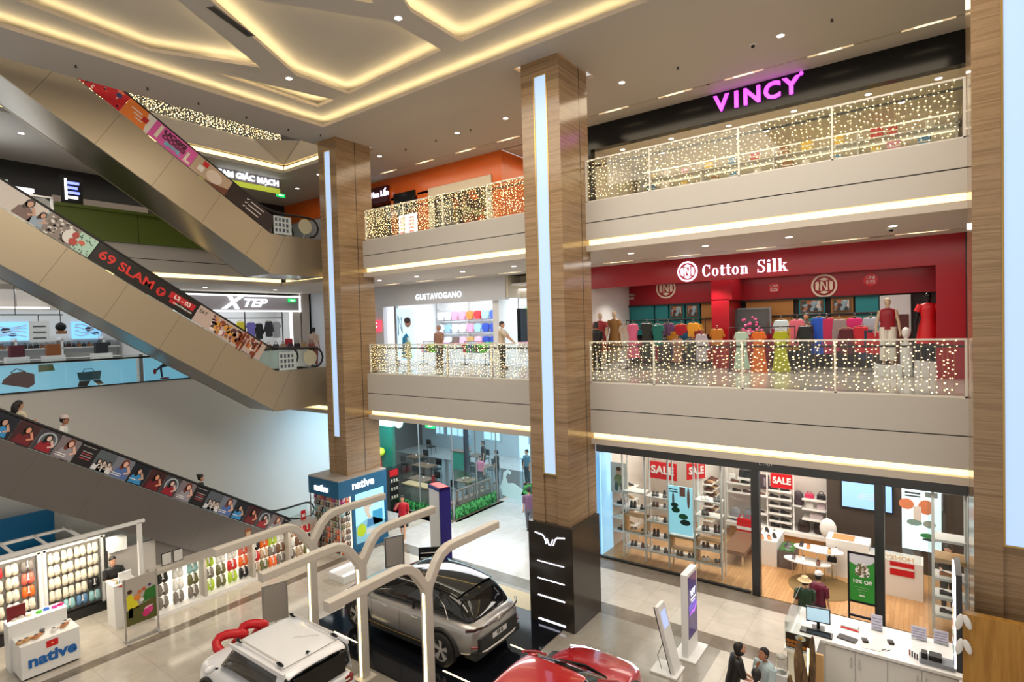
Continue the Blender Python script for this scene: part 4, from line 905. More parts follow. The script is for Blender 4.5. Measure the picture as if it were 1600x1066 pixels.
# --- west side, second floor ---
whf = mat('white_frame_lit', (1, 1, 1), .4, emit=(.92, .95, 1), es=1.6)
t = T('fascia_sign', 'grey fascia with white lit frame and white sports letters', 'sign', (-25, 14, 8.7))
b = B(); b.box(-25.1, -25, 10.5, 16.35, 8.74, 9.38, mat('grey_sign_face', (.30, .26, .26), .4)); b.build('face', t)
b = B(); b.box(-25.1, -24.95, 10.5, 16.4, 9.38, 9.45, whf); b.box(-25.1, -24.95, 10.5, 16.4, 8.68, 8.74, whf); b.box(-25.1, -24.95, 16.34, 16.4, 8.68, 9.45, whf); b.build('frame', t)
text('X', 'lettering', (-24.93, 12.9, 9.06), .80, coolw, (pi/2, 0, pi/2), t, bold=.03, shear=.35, sx=1.2); text('TEP', 'lettering', (-24.93, 13.95, 9.06), .52, coolw, (pi/2, 0, pi/2), t, bold=.012, shear=.35, sx=1.35)
b = B(); b.box(-25.1, -25, 16.4, 18, 6.12, 9.58, mat('beige_wall', (.55, .48, .42), .5)); b.box(-25.1, -25, -3, 10.5, 8.7, 9.58, mat('beige_wall')); b.box(-25.1, -25.0, 15.85, 15.95, 6.12, 8.7, whf); b.box(-25.1, -25.0, 15.95, 16.45, 6.12, 8.7, mat('beige_wall')); S('wall_west', b)
b = B(); b.box(-28.2, -28.1, -3, 17, 6.12, 9.6, shopw); b.box(-28.2, -25, 16.9, 17, 6.12, 9.6, shopw); b.box(-28.2, -25, 9.5, 9.6, 6.12, 9.6, shopw); S('wall_west', b)
area((-26.6, 13.5, 9.3), 2, 5, 80, COOL); area((-26.6, 4.5, 9.3), 2, 9, 80, COOL)
for i, (c, k) in enumerate([((230, 230, 226), 'shirt'), ((232, 232, 228), 'shirt'), ((40, 40, 44), 'coat'), ((236, 220, 60), 'coat'), ((120, 110, 190), 'shirt'), ((30, 30, 32), 'coat'), ((40, 42, 46), 'coat'), ((150, 150, 150), 'shirt')]):
    hang(k, c, -25.6-.1*(i % 2), 12.35+.45*i, 8.35-.05*(i % 3), ('one of the pair of white tops' if i < 2 else ['', '', 'short black sports jacket', 'yellow sports jacket', 'violet sports top', 'black sports jacket', 'charcoal sports jacket', 'grey sports top'][i])+' under the sports fascia', .85, rz=pi/2, name='sports_top', group='white sports tops' if i < 2 else None)
rack('black clothes rail under the sports fascia', -25.6, -25.58, 11.3, 6.13, 8.4) if False else None
t = T('clothes_rack', 'black overhead rail in the sports shop', 'rack', (-25.65, 13.3, 6.12)); b = B(); b.cyl((-25.65, 12.0, 8.4), (-25.65, 15.8, 8.4), .02, .02, dark, 8); b.build('bar', t)
for y in (12.0, 13.9, 15.8): b = B(); b.box(-25.67, -25.63, y-.02, y+.02, 6.13, 9.5, dark); b.build('upright', t)
bagm = [pc(40, 30, 28), pc(150, 100, 60), pc(60, 20, 24), pc(190, 160, 130), pc(30, 30, 34)]
def handbag(label, x, y, z, m, w_=.3, h=.22, d=.12, rz=0, group=None, name='handbag'):
    t = T(name, label, 'bag', (x, y, z), rz, group); b = B()
    b.loft([[(a*w_*k/2, c*d*k2/2, zz) for a, c in ((-1, -1), (1, -1), (1, 1), (-1, 1))] for zz, k, k2 in ((0, .92, 1), (.02, 1, 1), (h*.8, .95, .7), (h, .8, .4))], m, smooth=False); b.build('body', t, world=False, bevel=.01)
    b = B(); b.tube([(-w_*.25, 0, h*.95), (-w_*.22, 0, h*1.35), (0, 0, h*1.55), (w_*.22, 0, h*1.35), (w_*.25, 0, h*.95)], .012, m, 6); b.build('handle', t, world=False); return t
t = T('display_table', 'pale counter lined with handbags by the lower escalator landing', 'table', (-22.6, 14, 6.12)); b = B(); b.box(-22.85, -22.35, 12.6, 15.2, 6.9, 6.96, shopw); b.build('top', t); b = B(); b.box(-22.8, -22.4, 12.7, 15.1, 6.13, 6.9, shopw); b.build('base', t)
for i, nm in enumerate(['black', 'tan', 'black strapped', 'brown and cream', 'dark plum', 'black quilted', 'camel']):
    handbag('%s handbag on the pale counter by the sports fascia' % nm, -22.6, 12.9+.34*i, 6.962, [pc(30, 26, 26), pc(160, 110, 70), pc(36, 30, 30), pc(150, 120, 90), pc(60, 20, 34), pc(24, 24, 28), pc(190, 150, 100)][i], .27, .22, rz=pi/2)
b = B(); b.box(-22.82, -22.79, 14.15, 14.5, 6.962, 7.4, R_); o = b.build('sale_card'); tag(o, 'red card standing on the pale handbag counter', 'sign')
# shelves of shoes and bags, far left
bluelit = mat('blue_ad_lit', (.3, .6, .9), .4, emit=(.16, .48, .82), es=1.0)
for (ya, yb, lb) in ((4.3, 5.75, 'left'), (6.9, 7.75, 'right')):
    t = T('light_box', 'blue lit sports poster high on the far shelves, %s one' % lb, 'poster', (-28, (ya+yb)/2, 8)); b = B(); b.box(-28.08, -28.02, ya*1.15, yb*1.15, 7.66, 8.36, bluelit); b.build('face', t)
    b = B(); c = (ya+yb)/2*1.15
    for q in range(4): b.tube([(-28.01, ya*1.15+.1+(yb-ya)*1.0*k/9, 8.2-.12*q+.06*sin(k*.8+q)) for k in range(10)], .025, pc(214, 232, 245), 5)
    b.ell((-28.01, c+.1, 8.05), (.012, .16, .1), pc(50, 50, 80), 10, 6); b.ell((-28.01, c+.3, 7.88), (.012, .14, .06), pc(40, 70, 110), 10, 6); b.build('print', t)
t = T('wall_shelving', 'white shelving of shoes and bags behind the low glass railing', 'shelving', (-27.4, 5, 6.12))
for z in (6.5, 6.9, 7.3, 7.62): b = B(); b.box(-28.0, -27.4, -2, 9.4, z, z+.035, shopw); b.build('shelf', t)
for k in range(8): b = B(); b.box(-28, -27.4, -1+1.4*k, -.94+1.4*k, 6.13, 7.75, shopw); b.build('upright', t)
for i in range(26):
    nm = 'bag on the white shelving behind the low glass railing'
    handbag('one of the bags and shoe boxes on the white shelving, west side', -27.62, 4.8+.17*i, 7.337, bagm[(i*7+i//5) % 5], .11+.02*(i % 3), .1+.04*(i % 2), rz=pi/2, group='bags on the west shelving')
for x, y, m, lb in ((-25.0, 5.5, pc(90, 24, 36), 'wine red'), (-25.0, 6.5, pc(150, 84, 34), 'tan'), (-25, 7.95, pc(30, 30, 34), 'black')):
    t = T('case_bag', '%s case-shaped bag on white plinth at the west side' % lb, 'bag', (x, y, 6.12)); b = B(); b.rbox(x-.15, x+.15, y-.2, y+.2, 7.1, 7.5, m, .05); b.build('shell', t, bevel=.02); b = B(); b.box(x-.2, x+.2, y-.3, y+.3, 6.13, 7.1, shopw); b.build('plinth', t)
t = T('ceiling_rail', 'black suspended rail with hanging light boxes at far left', 'rail', (-24.5, 4, 8.6)); b = B(); b.box(-24.52, -24.48, -2, 6.7, 8.5, 8.54, dark); b.build('rail', t)
for y in (3.6, 5.4, 6.6): b = B(); b.box(-24.51, -24.49, y, y+.02, 8.54, 9.58, dark); b.build('rod', t)
t = T('hanging_light', 'white tube light hanging above the west shelving', 'lamp', (-24.8, 4, 9.1)); b = B(); b.box(-24.85, -24.75, -2, 6.4, 8.75, 8.80, whitelit); b.build('tube', t)
for y in (0, 5.5): b = B(); b.box(-24.81, -24.79, y, y+.02, 8.80, 9.58, chrome); b.build('rod', t)
t = T('hat_display', 'round black display globe hanging from the ceiling rail', 'display', (-24.5, 6.62, 7.9)); b = B(); b.ell((-24.5, 6.62, 8.1), (.16, .16, .16), blk, 14, 8); b.cyl((-24.5, 6.62, 8.2), (-24.5, 6.62, 8.5), .012, .012, dark); b.build('globe', t); b = B(); b.box(-24.62, -24.38, 6.5, 6.76, 7.85, 7.96, bagm[1]); b.build('tray', t)
t = T('hanging_banner', 'white hanging banner with rows of printed shoes', 'banner', (-24.5, 5.4, 7.6)); b = B(); b.box(-24.53, -24.5, 5.75, 6.3, 7.6, 8.3, shopw)
for q in range(3): b.box(-24.5, -24.49, 5.85, 6.2, 7.70+.2*q, 7.75+.2*q, pc(90, 90, 96))
b.build('sheet', t); b = B(); b.box(-24.52, -24.5, 6.0, 6.02, 8.3, 8.5, dark); b.build('cord', t)
# low railing on the west side with backlit adverts
skyl = mat('sky_blue_lit', (.4, .7, .85), .4, emit=(.12, .34, .48), es=.95)
t = T('glass_railing', 'low west railing with black handrail in front of blue lit adverts', 'railing', (-21.4, 5, 6.12))
for ya, yb in ((-2, 3.9), (3.95, 7.85), (8.0, 10.4), (10.5, 12.9)): b = B(); b.box(-21.36, -21.35, ya, yb, 6.15, 7.08, railglass); b.build('glass_panel', t)
b = B(); b.box(-21.40, -21.30, -2, 12.9, 6.96, 7.01, rubber); b.build('handrail', t); b = B(); b.box(-21.40, -21.34, -2, 12.9, 6.12, 6.16, dark); b.build('bottom_rail', t)
for y in (3.92, 7.92, 10.45): b = B(); b.box(-21.42, -21.34, y-.05, y+.05, 6.12, 7.08, mat('grey_post')); b.build('post', t)
for k, (ya, yb, lb) in enumerate(((-2, 3.9, 'flip-flops'), (4.0, 7.83, 'red and teal handbags'), (8.02, 10.4, 'a runner in red shoes'))):
    t = T('light_box', 'blue lit railing advert showing '+lb, 'poster', (-21.5, (ya+yb)/2, 6.12)); b = B(); b.box(-21.52, -21.46, ya+.02, yb-.02, 6.15, 6.94, skyl); b.build('face', t); b = B()
    X_ = -21.455
    def pr(pts, m, b=b): b.prism(pts, X_, X_+.006, m, 'x')
    def el(y, z, ry, rz, m, n=14): pr([(y+ry*cos(2*pi*i/n), z+rz*sin(2*pi*i/n)) for i in range(n)], m)
    if k == 0: el(3.6, 6.7, .1, .06, W_); el(3.6, 6.55, .12, .07, pc(60, 160, 190)); el(3.6, 6.3, .14, .07, W_)
    if k == 1:
        pr([(4.35, 6.42), (4.95, 6.25), (5.1, 6.35), (5.1, 6.65), (4.85, 6.75), (4.6, 6.72), (4.4, 6.55)], pc(110, 50, 50)); b.tube([(X_, 4.55, 6.72), (X_, 4.7, 6.84), (X_, 4.9, 6.74)], .015, pc(60, 40, 40), 5)
        pr([(6.2, 6.34), (6.75, 6.34), (6.8, 6.62), (6.15, 6.6)], pc(30, 120, 150)); b.tube([(X_, 6.3, 6.61), (X_, 6.35, 6.7), (X_, 6.55, 6.7), (X_, 6.6, 6.62)], .013, pc(30, 100, 130), 5); pr([(6.15, 6.16), (6.4, 6.16), (6.5, 6.33), (6.2, 6.33)], pc(40, 46, 70)); pr([(6.55, 6.33), (6.75, 6.33), (6.85, 6.2), (6.7, 6.16)], pc(40, 46, 70))
        pr([(5.2, 6.7), (5.6, 6.72), (5.55, 6.92), (5.2, 6.92)], pc(130, 150, 90))
    if k == 2:
        b.tube([(X_, 8.95, 6.72), (X_, 8.55, 6.6), (X_, 8.58, 6.25)], [.07, .05, .03], pc(70, 60, 90), 6); b.tube([(X_, 8.95, 6.74), (X_, 8.65, 6.68), (X_, 8.4, 6.5)], [.07, .05, .03], pc(80, 70, 100), 6)
        el(8.66, 6.2, .16, .035, pc(190, 40, 60)); el(8.36, 6.46, .05, .1, pc(190, 40, 60)); pr([(8.85, 6.66), (9.05, 6.66), (9.1, 6.92), (8.95, 6.92)], pc(110, 190, 80)); b.tube([(X_, 9.6, 6.2), (X_, 9.8, 6.7), (X_, 10.2, 6.7)], .03, K_, 5); pr([(9.5, 6.3), (10.2, 6.3), (10.1, 6.6), (9.7, 6.62)], pc(50, 66, 80))
    b.build('print', t)
# --- west side, third floor ---
grn = mat('green_cover', srgb(94, 112, 30), .5)
t = T('hoarding', 'olive green panel covering the railing between the escalators', 'hoarding', (-21.35, 7.3, 10.86))
b = B(); b.box(-21.38, -21.3, 5.75, 7.98, 10.8, 11.75, grn); b.build('panel', t); b = B(); b.box(-21.38, -21.3, 8.0, 10.6, 10.8, 11.75, grn); b.build('panel', t); b = B(); b.box(-21.5, -21.22, 5.75, 10.6, 11.75, 11.85, grn); b.build('cap', t)
t = T('glass_railing', 'third floor west railing of clear glass at far left', 'railing', (-21.4, 3, 10.86))
for ya, yb in ((.5, 3.2), (3.25, 5.7)): b = B(); b.box(-21.36, -21.35, ya, yb, 10.9, 11.95, railglass); b.build('glass_panel', t)
b = B(); b.box(-21.4, -21.3, .5, 5.72, 11.93, 11.98, rail_s); b.build('top_rail', t)
for y in (3.22, 5.7): b = B(); b.box(-21.4, -21.33, y-.03, y+.03, 10.86, 11.95, rail_s); b.build('post', t)
b = B(); b.box(-27.1, -27, -3, 17, 10.86, 14.27, mat('black_shopfront', (.02, .02, .022), .35)); b.box(-27, -26.9, 7.2, 10.5, 10.86, 13.2, mat('beige_wall')); S('wall_west', b)
t = T('tree_sign', 'small blue neon emblem on the black third-floor shopfront', 'sign', (-23, 6.3, 12.2)); b = B(); bn = mat('blue_neon', (.3, .3, 1), .4, emit=(.16, .2, 1), es=3)
for k in range(4): b.box(-23.0, -22.96, 6.55, 6.85+.05*(k % 2), 12.35+.16*k, 12.43+.16*k, bn if k else whitelit)
b.box(-23.0, -22.96, 6.5, 6.56, 12.3, 13.0, whitelit); b.build('emblem', t); b = B(); b.box(-23.05, -23, 6.4, 7.0, 10.87, 13.1, dark); b.build('post', t)
t = T('shop_kiosk', 'pale counter kiosk with a white canopy on the third floor at far left', 'kiosk', (-23.5, 4.5, 10.86)); b = B(); b.box(-24.5, -22.6, 2.0, 5.6, 12.3, 12.42, whf); b.build('canopy', t); b = B(); b.box(-24.3, -22.8, 2.2, 5.4, 10.87, 11.9, cream); b.build('counter', t)
for y in (2.3, 5.3): b = B(); b.box(-22.9, -22.82, y-.04, y+.04, 11.9, 12.3, ochre); b.build('post', t)
b = B(); b.box(-24.6, -24.5, 2.0, 5.4, 12.42, 13.0, pc(180, 200, 190)); b.build('banner', t)
sg = T('shop_sign', 'white glowing Vietnamese capitals above a lime strip, third floor', 'sign', (-22.4, 12.6, 13.7))
text('TAM GIÁC MẠCH', 'lettering', (-22.38, 12.55, 14.06), .33, coolw, (pi/2, 0, pi/2), sg, bold=.012, sx=1.02); b = B(); b.box(-22.5, -22.42, 10.6, 13.95, 13.66, 13.86, mat('lime_lit', (.6, .7, .1), .4, emit=(.42, .5, .04), es=.7)); b.build('strip', sg)
b = B(); b.box(-22.5, -22.43, 10.6, 13.95, 13.86, 14.27, mat('grey_sign_face')); b.build('face', sg)
def exit_sign(label, x, y, z, rz=0, L=.42, hang_=0):
    t = T('exit_sign', label, 'sign', (x, y, z)); g = mat('exit_green', (0, .4, .1), .4, emit=(.01, .55, .12), es=1.3); b = B()
    dx, dy = (L/2, .02) if rz == 0 else (.02, L/2)
    b.box(x-dx, x+dx, y-dy, y+dy, z, z+.16, g); b.build('box', t)
    b = B(); w1 = mat('exit_white', (.9, 1, .9), .4, emit=(.7, 1, .75), es=1.5)
    if rz == 0: b.prism([(x-.12, z+.08), (x-.02, z+.13), (x-.02, z+.1), (x+.14, z+.1), (x+.14, z+.06), (x-.02, z+.06), (x-.02, z+.03)], y-dy-.004, y-dy, w1, 'y')
    else: b.prism([(y-.12, z+.08), (y-.02, z+.13), (y-.02, z+.1), (y+.14, z+.1), (y+.14, z+.06), (y-.02, z+.06), (y-.02, z+.03)], x+dx, x+dx+.004, w1, 'x')
    b.build('arrow', t)
    if hang_: b = B(); b.cyl((x, y, z+.15), (x, y, hang_), .008, .008, dark, 6); b.build('rod', t)
    return t
exit_sign('green exit sign below the third floor ceiling near the lime strip', -22.8, 14.2, 13.62, 1, hang_=14.27)
exit_sign('green exit sign at right end of the grey sports fascia', -24.9, 15.9, 9.15, 1)

# ---------------- ceiling fittings ----------------
lamp_e = mat('downlight_glow', (1, 1, 1), .4, emit=(1, .93, .86), es=9, sample=False)
def downlight(x, y, z, label, group, r=.075, power=0):
    t = T('ceiling_light', label, 'lamp', (x, y, z), group=group)
    b = B(); b.cyl((0, 0, -.012), (0, 0, .0), r*1.3, r*1.35, shopw, 20); b.build('trim_ring', t, world=False)
    b = B(); b.cyl((0, 0, -.016), (0, 0, -.012), r, r, lamp_e, 20); b.build('lens', t, world=False); return t
base = downlight(-6.67, 14.5, 14.27, 'round recessed downlight in the upper corridor ceiling', 'upper corridor downlights')
for x, y in ((-8.3, 18), (-6.6, 18), (-4.8, 18), (-3.0, 18), (-1.2, 18), (.3, 18), (-7.4, 19.3), (-4.0, 19.3), (-.5, 19.3)): dup(base, (x, y, 13.6), label='round downlight under the ceiling of the black-fronted shop', group='black-fronted shop downlights')
for x in (-2.68, -10.69, -12.74, -16.67, -20.5): dup(base, (x, 14.55, 14.27))
b2 = dup(base, (-6.47, 14.4, 9.58), label='round recessed downlight in the second floor corridor ceiling', group='second floor corridor downlights')
for x in (-4.49, -2.56, -.55, -10.49, -12.64, -14.85, -16.86): dup(b2, (x, 14.5, 9.58))
b3 = dup(base, (-22.8, 5, 9.58), label='round recessed downlight in the west corridor ceiling', group='west corridor downlights')
for y, z in ((8, 9.58), (11, 9.58), (14, 9.58), (3, 14.27), (5.5, 14.27), (15.3, 14.27), (12.5, 14.27)): dup(b3, (-23.2, y, z))
dup(base, (-13.84, 9.0, 14.55), label='bright round downlight between the triangular ceiling recesses, left one', group='tray downlights')['group'] = 'tray downlights'
dup(base, (-9.34, 8.82, 14.55), label='bright round downlight between the large ceiling recesses, right one', group='tray downlights')
def slot(x, y, z, label, group):  # ceiling light streaks painted as a glowing strip, bright centre fading to the ends
    b = B(); b.box(-.26, .26, -.045, .045, -.006, .0, mat('streak_core', (1, .9, .7), .4, emit=(1, .80, .48), es=1.6, sample=False)); b.box(-.5, .5, -.04, .04, -.005, .0, mat('streak_mid', (.9, .8, .6), .4, emit=(1, .74, .42), es=.55, sample=False)); b.box(-.98, .98, -.035, .035, -.004, 0, mat('streak_end', (.45, .38, .30), .4))
    o = b.build('light_streak'); o.location = (x, y, z-.002); tag(o, label, 'lamp', group); return o
s0 = slot(-1.87, 16.2, 14.27, 'narrow painted streak of light on the ceiling along the top shopfronts', 'upper light streaks')
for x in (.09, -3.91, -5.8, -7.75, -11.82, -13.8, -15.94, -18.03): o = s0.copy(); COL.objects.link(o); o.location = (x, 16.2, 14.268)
for x in (-7.71, -5.66, -3.68, -1.61, -.07, -18.08, -16.11, -13.99, -11.9): o = s0.copy(); COL.objects.link(o); o.location = (x, 16.2, 9.578); o['label'] = 'narrow painted streak of light on the ceiling along the second floor shopfronts'; o['group'] = 'second floor light streaks'
def sprinkler(x, y, z, g):
    b = B(); b.cyl((0, 0, -.05), (0, 0, 0), .012, .02, dark, 8); b.cyl((0, 0, -.055), (0, 0, -.045), .035, .035, dark, 10); o = b.build('sprinkler'); o.location = (x, y, z); tag(o, 'tiny dark ceiling sprinkler, %s' % g, 'sprinkler', 'sprinklers '+g); return o
s1 = sprinkler(-1.63, 14.52, 14.27, 'upper corridor')
for x in (-5.14, -9.3, -12.19, -13.78, -15.3): o = s1.copy(); COL.objects.link(o); o.location = (x, 14.6, 14.27)
s2 = sprinkler(-16.5, 5.0, 14.27, 'along the escalator side soffit')
for x, y in ((-16.6, 6.6), (-16.6, 7.9), (-16.6, 9.3), (-16.6, 10.7), (-16.3, 11.7)): o = s2.copy(); COL.objects.link(o); o.location = (x, y, 14.27)
for x, y, z, lb in ((-3.3, 14.6, 14.27, 'above the magenta letters'), (-.6, 14.9, 9.58, 'above the right end of the red fascia')):
    t = T('security_camera', 'small dome camera on the ceiling '+lb, 'camera', (x, y, z)); b = B(); b.cyl((x, y, z-.03), (x, y, z), .07, .08, shopw, 16); b.build('base', t); b = B(); b.ell((x, y, z-.03), .05, blk, 12, 6); b.build('dome', t)
t = T('ceiling_vent', 'long dark linear air vent between the ceiling recesses', 'vent', (-12.3, 6.6, 14.55)); b = B()
b.bbox((-12.28, 6.63, 14.545), (1.25, .2, .012), mat('vent_grey', (.16, .15, .14), .5), (0, 0, math.atan2(1.12, -.47))); b.build('frame', t)
for q in (-.05, 0, .05): b = B(); b.bbox((-12.28+q*.9, 6.63+q*.4, 14.535), (1.2, .02, .012), dark, (0, 0, math.atan2(1.12, -.47))); b.build('slat', t)
# ================= ground floor =================
# dark car-brand cladding round the foot of the middle pillar
clad = mat('graphite_clad', (.045, .038, .032), .16, .2)
ledw = mat('led_white', (1, 1, 1), .4, emit=(.82, .84, 1), es=3)
t = T('pillar_cladding', 'glossy graphite cladding with winged emblem round the middle pillar foot', 'cladding', (-7.7, 12.6, 0))
b = B(); b.box(-8.38, -7.06, 11.9, 13.32, 0, 2.62, clad); b.build('casing', t)
b = B()
for sx_ in (-1, 1):
    c = -7.72
    b.tube([(c+sx_*.44, 11.885, 2.36), (c+sx_*.22, 11.885, 2.33), (c+sx_*.16, 11.885, 2.27), (c+sx_*.10, 11.885, 2.12)], .016, ledw, 6)
    b.tube([(c+sx_*.09, 11.885, 2.26), (c+sx_*.02, 11.885, 2.10)], .014, ledw, 6)
b.build('emblem', t)
for z, r in ((1.63, .008), (1.18, .008), (.74, .013), (.12, .018), (-.2, 0)):
    if r: b = B(); b.box(-8.12, -7.32, 11.88, 11.9, z-r, z+r, ledw); b.build('light_line', t)
# exhibition stage with LED lines
b = B(); b.box(-13.05, -7.4, 8.15, 13.0, 0.0, .03, mat('stage_black', (.006, .007, .010), .09)); o = b.build('car_stage'); tag(o, 'glossy black exhibition floor under the silver car', 'platform')
strip_e = mat('stage_led', (1, .9, .7), .4, emit=(1, .78, .42), es=4)
for (x0, x1, y) in ((-8.75, -7.45, 8.95), (-8.1, -7.45, 10.6), (-12.2, -11.3, 8.6)):
    b = B(); b.box(x0, x1, y, y+.035, .03, .036, strip_e); o = b.build('floor_light'); tag(o, 'thin warm LED line in the black stage, %s' % {8.95: 'near the rear wheel', 10.6: 'by the pillar cladding', 8.6: 'near the front wheel'}[y], 'light')
b = B(); b.box(-10.8, -7.4, 12.2, 13.0, .03, .034, mat('cream_floor_patch', (.6, .5, .3), .3)); o = b.build('floor_panel'); tag(o, 'cream glossy strip of flooring behind the silver car', 'floor panel')

# ---------------- Y-shaped white gate frames ----------------
gatem = mat('gate_white', (.62, .57, .50), .4)
warmled = mat('gate_led', (1, .9, .7), .4, emit=(1, .80, .36), es=5)
def ybranch(x, y, label, hide=0):
    t = T('gate_frame', label, 'gate', (x, y, 0)); w_ = .085; zn = 2.55
    b = B(); b.box(x-w_, x+w_, y-w_, y+w_, .02, zn, gatem); b.build('post', t)
    b = B(); b.box(x-.2, x+.2, y-.2, y+.2, 0, .03, gatem); b.build('base_plate', t)
    for s_ in (-1, 1):
        pts = [(x, y, zn-.06), (x, y+s_*.30, 2.93), (x, y+s_*.45, 3.06), (x, y+s_*.62, 3.12), (x, y+s_*.80, 3.13), (x, y+s_*2.3, 3.11)]
        b = B(); b.loft([[Vector(p)+Vector((dx, 0, 0))*w_+Vector((0, -dz*n_[1], dz*n_[0]))*w_ for dx, dz in ((-1, -1), (1, -1), (1, 1), (-1, 1))] for p, n_ in zip(pts, [(.6*s_, .8), (.6*s_, .8), (.85*s_, .5), (.98*s_, .2), (s_, 0), (s_, 0)])], gatem, smooth=False)
        b.build('arm', t, bevel=.02)
    b = B(); b.prism([(y-.09, zn-.12), (y+.09, zn-.12), (y+.12, zn+.04), (y, zn+.14), (y-.12, zn+.04)], x-w_-.001, x+w_+.001, gatem, 'x'); b.build('joint', t)
    b = B(); b.box(x-.03, x+.03, y-w_-.008, y-w_, .05, zn, warmled); b.build('led_strip', t)
ybranch(-10.07, 7.85, 'middle one of the white Y-shaped frames, in front of the silver car')
ybranch(-8.05, 7.85, 'nearest and largest of the white Y-shaped frames, over the silver car')
ybranch(-12.05, 7.95, 'furthest white Y-shaped frame, beside the shoe display wall')

# ---------------- cars ----------------
tire = mat('tyre', (.012, .012, .012), .7); rimm = mat('alloy_rim', (.75, .72, .68), .3, .35); cglass = mat('car_glass', (.006, .007, .008), .04, coat=.5)
tail = mat('tail_lamp', (.25, .01, .015), .15, coat=1); head = mat('lamp_clear', (.7, .7, .72), .1)
def wheel(t, x, y, r, side, nsp=5, w_=.22):
    g = bpy.data.objects.new('wheel', None)
    b = B(); b.lathe([(r*.62, -w_/2), (r*.93, -w_/2), (r, -w_*.36), (r, w_*.36), (r*.93, w_/2), (r*.62, w_/2)], (x, y, r), tire, 36, 'y', caps=False); wo = b.build('wheel', t, world=False)
    b = B(); ys = y+side*w_*.30
    b.lathe([(.01, 0), (r*.62, 0), (r*.66, side*.03)], (x, ys-side*.008, r), dark, 30, 'y', caps=False)
    b.lathe([(r*.60, 0), (r*.67, 0), (r*.67, side*.035), (r*.60, side*.03)], (x, ys, r), rimm, 36, 'y', caps=False)
    b.cyl((x, ys-side*.02, r), (x, ys+side*.03, r), r*.13, r*.12, rimm, 16)
    for k in range(nsp):
        a = 2*pi*k/nsp+.3; d = Vector((cos(a), 0, sin(a))); n_ = Vector((-sin(a), 0, cos(a)))
        c = Vector((x, ys+side*.015, r))
        b.add([c+d*r*.1+n_*r*.06, c+d*r*.1-n_*r*.06, c+d*r*.63-n_*r*.15, c+d*r*.63+n_*r*.15]+[p+Vector((0, side*-.02, 0)) for p in (c+d*r*.1+n_*r*.06, c+d*r*.1-n_*r*.06, c+d*r*.63-n_*r*.15, c+d*r*.63+n_*r*.15)], [(0, 1, 2, 3), (4, 5, 6, 7), (0, 1, 5, 4), (1, 2, 6, 5), (2, 3, 7, 6), (3, 0, 4, 7)], rimm)
    b.build('rim', wo, world=False)
    bpy.data.objects.remove(g)
def car(label, loc, rz, st, gh, body, roofm, arch, wr, wx, name='car', cladm=None, sharp=0):
    """st: body stations (x, half width, z low, z belt); gh: cabin stations (x, half top, half belt, z top, z belt)"""
    t = T(name, label, 'car', loc, rz); cladm = cladm or mat('car_cladding', (.02, .02, .02), .5)
    b = B(); rings = []
    for x, w_, zl, zb in st:
        h = zb-zl; half = [(w_*.90, zl), (w_*.985, zl+h*.12), (w_, zl+h*.42), (w_*.985, zl+h*.72), (w_*.93, zl+h*.93), (w_*.72, zb+.01), (w_*.3, zb+.035)]
        rings.append([(x, y, z) for y, z in half]+[(x, -y, z) for y, z in reversed(half)])
    b.loft(rings, body); o = b.build('body', t, world=False, sub=2)
    b = B(); rings = []
    for x, wt, wb, zt, zb in gh:
        h = zt-zb; half = [(wb, zb), (wb*.985, zb+h*.35), (wt+(wb-wt)*.35, zb+h*.78), (wt*.96, zt-.02), (wt*.5, zt+.012)]
        rings.append([(x, y, z) for y, z in half]+[(x, -y, z) for y, z in reversed(half)])
    b.loft(rings, cglass); b.build('cabin_glass', t, world=False, sub=2)
    # roof skin, slightly proud of the glass
    b = B(); rings = []
    mid = [g for g in gh if g[3] > max(q[3] for q in gh)-.17]
    for x, wt, wb, zt, zb in mid:
        half = [(wt*1.01, zt-.045), (wt*.97, zt+.0), (wt*.5, zt+.03)]
        rings.append([(x, y, z) for y, z in half]+[(x, -y, z) for y, z in reversed(half)])
    b.loft(rings, roofm, ring_closed=False, caps=False); b.build('roof', t, world=False, sub=2, solid=.015)
    W = max(s_[1] for s_ in st); 
    for sd in (-1, 1):
        for x in wx:
            b = B(); n = 20
            outer_ = [(wr*1.30*cos(pi*i/n), wr+wr*1.28*sin(pi*i/n)) for i in range(n+1)]; inner_ = [(wr*1.07*cos(pi*i/n), wr+wr*1.07*sin(pi*i/n)) for i in range(n+1)]
            vs = [(x+p[0], sd*(W+.012), p[1]) for p in outer_]+[(x+p[0], sd*(W+.022), p[1]) for p in inner_]+[(x+p[0], sd*(W-.12), p[1]) for p in outer_]+[(x+p[0], sd*(W-.2), p[1]) for p in inner_]
            k = n+1; fs = []
            for i in range(n): fs += [(i, i+1, k+i+1, k+i), (i, i+1, 2*k+i+1, 2*k+i), (k+i, k+i+1, 3*k+i+1, 3*k+i)]
            b.add(vs, fs, cladm, True)
            b.prism([(x+q[0], q[1]) for q in inner_], sd*(W-.04), sd*(W+.004), blk, 'y')
            b.build('wheel_arch', t, world=False); wheel(t, x, sd*(W-.045), wr, sd, w_=.2)
        b = B(); b.rbox(wx[1]+wr*1.25, wx[0]-wr*1.25, sd*(W-.05), sd*(W+.015), .24, .40, cladm, .01) if sd > 0 else b.rbox(wx[1]+wr*1.25, wx[0]-wr*1.25, -(W+.015), -(W-.05), .24, .40, cladm, .01); b.build('sill', t, world=False)
    return t
silver = mat('silver_paint', (.50, .49, .48), .28, .6, coat=.6); redp = mat('red_paint', (.46, .006, .012), .22, .1, coat=1.0); whitep = mat('white_car_paint', (.93, .94, .97), .25, coat=.6)
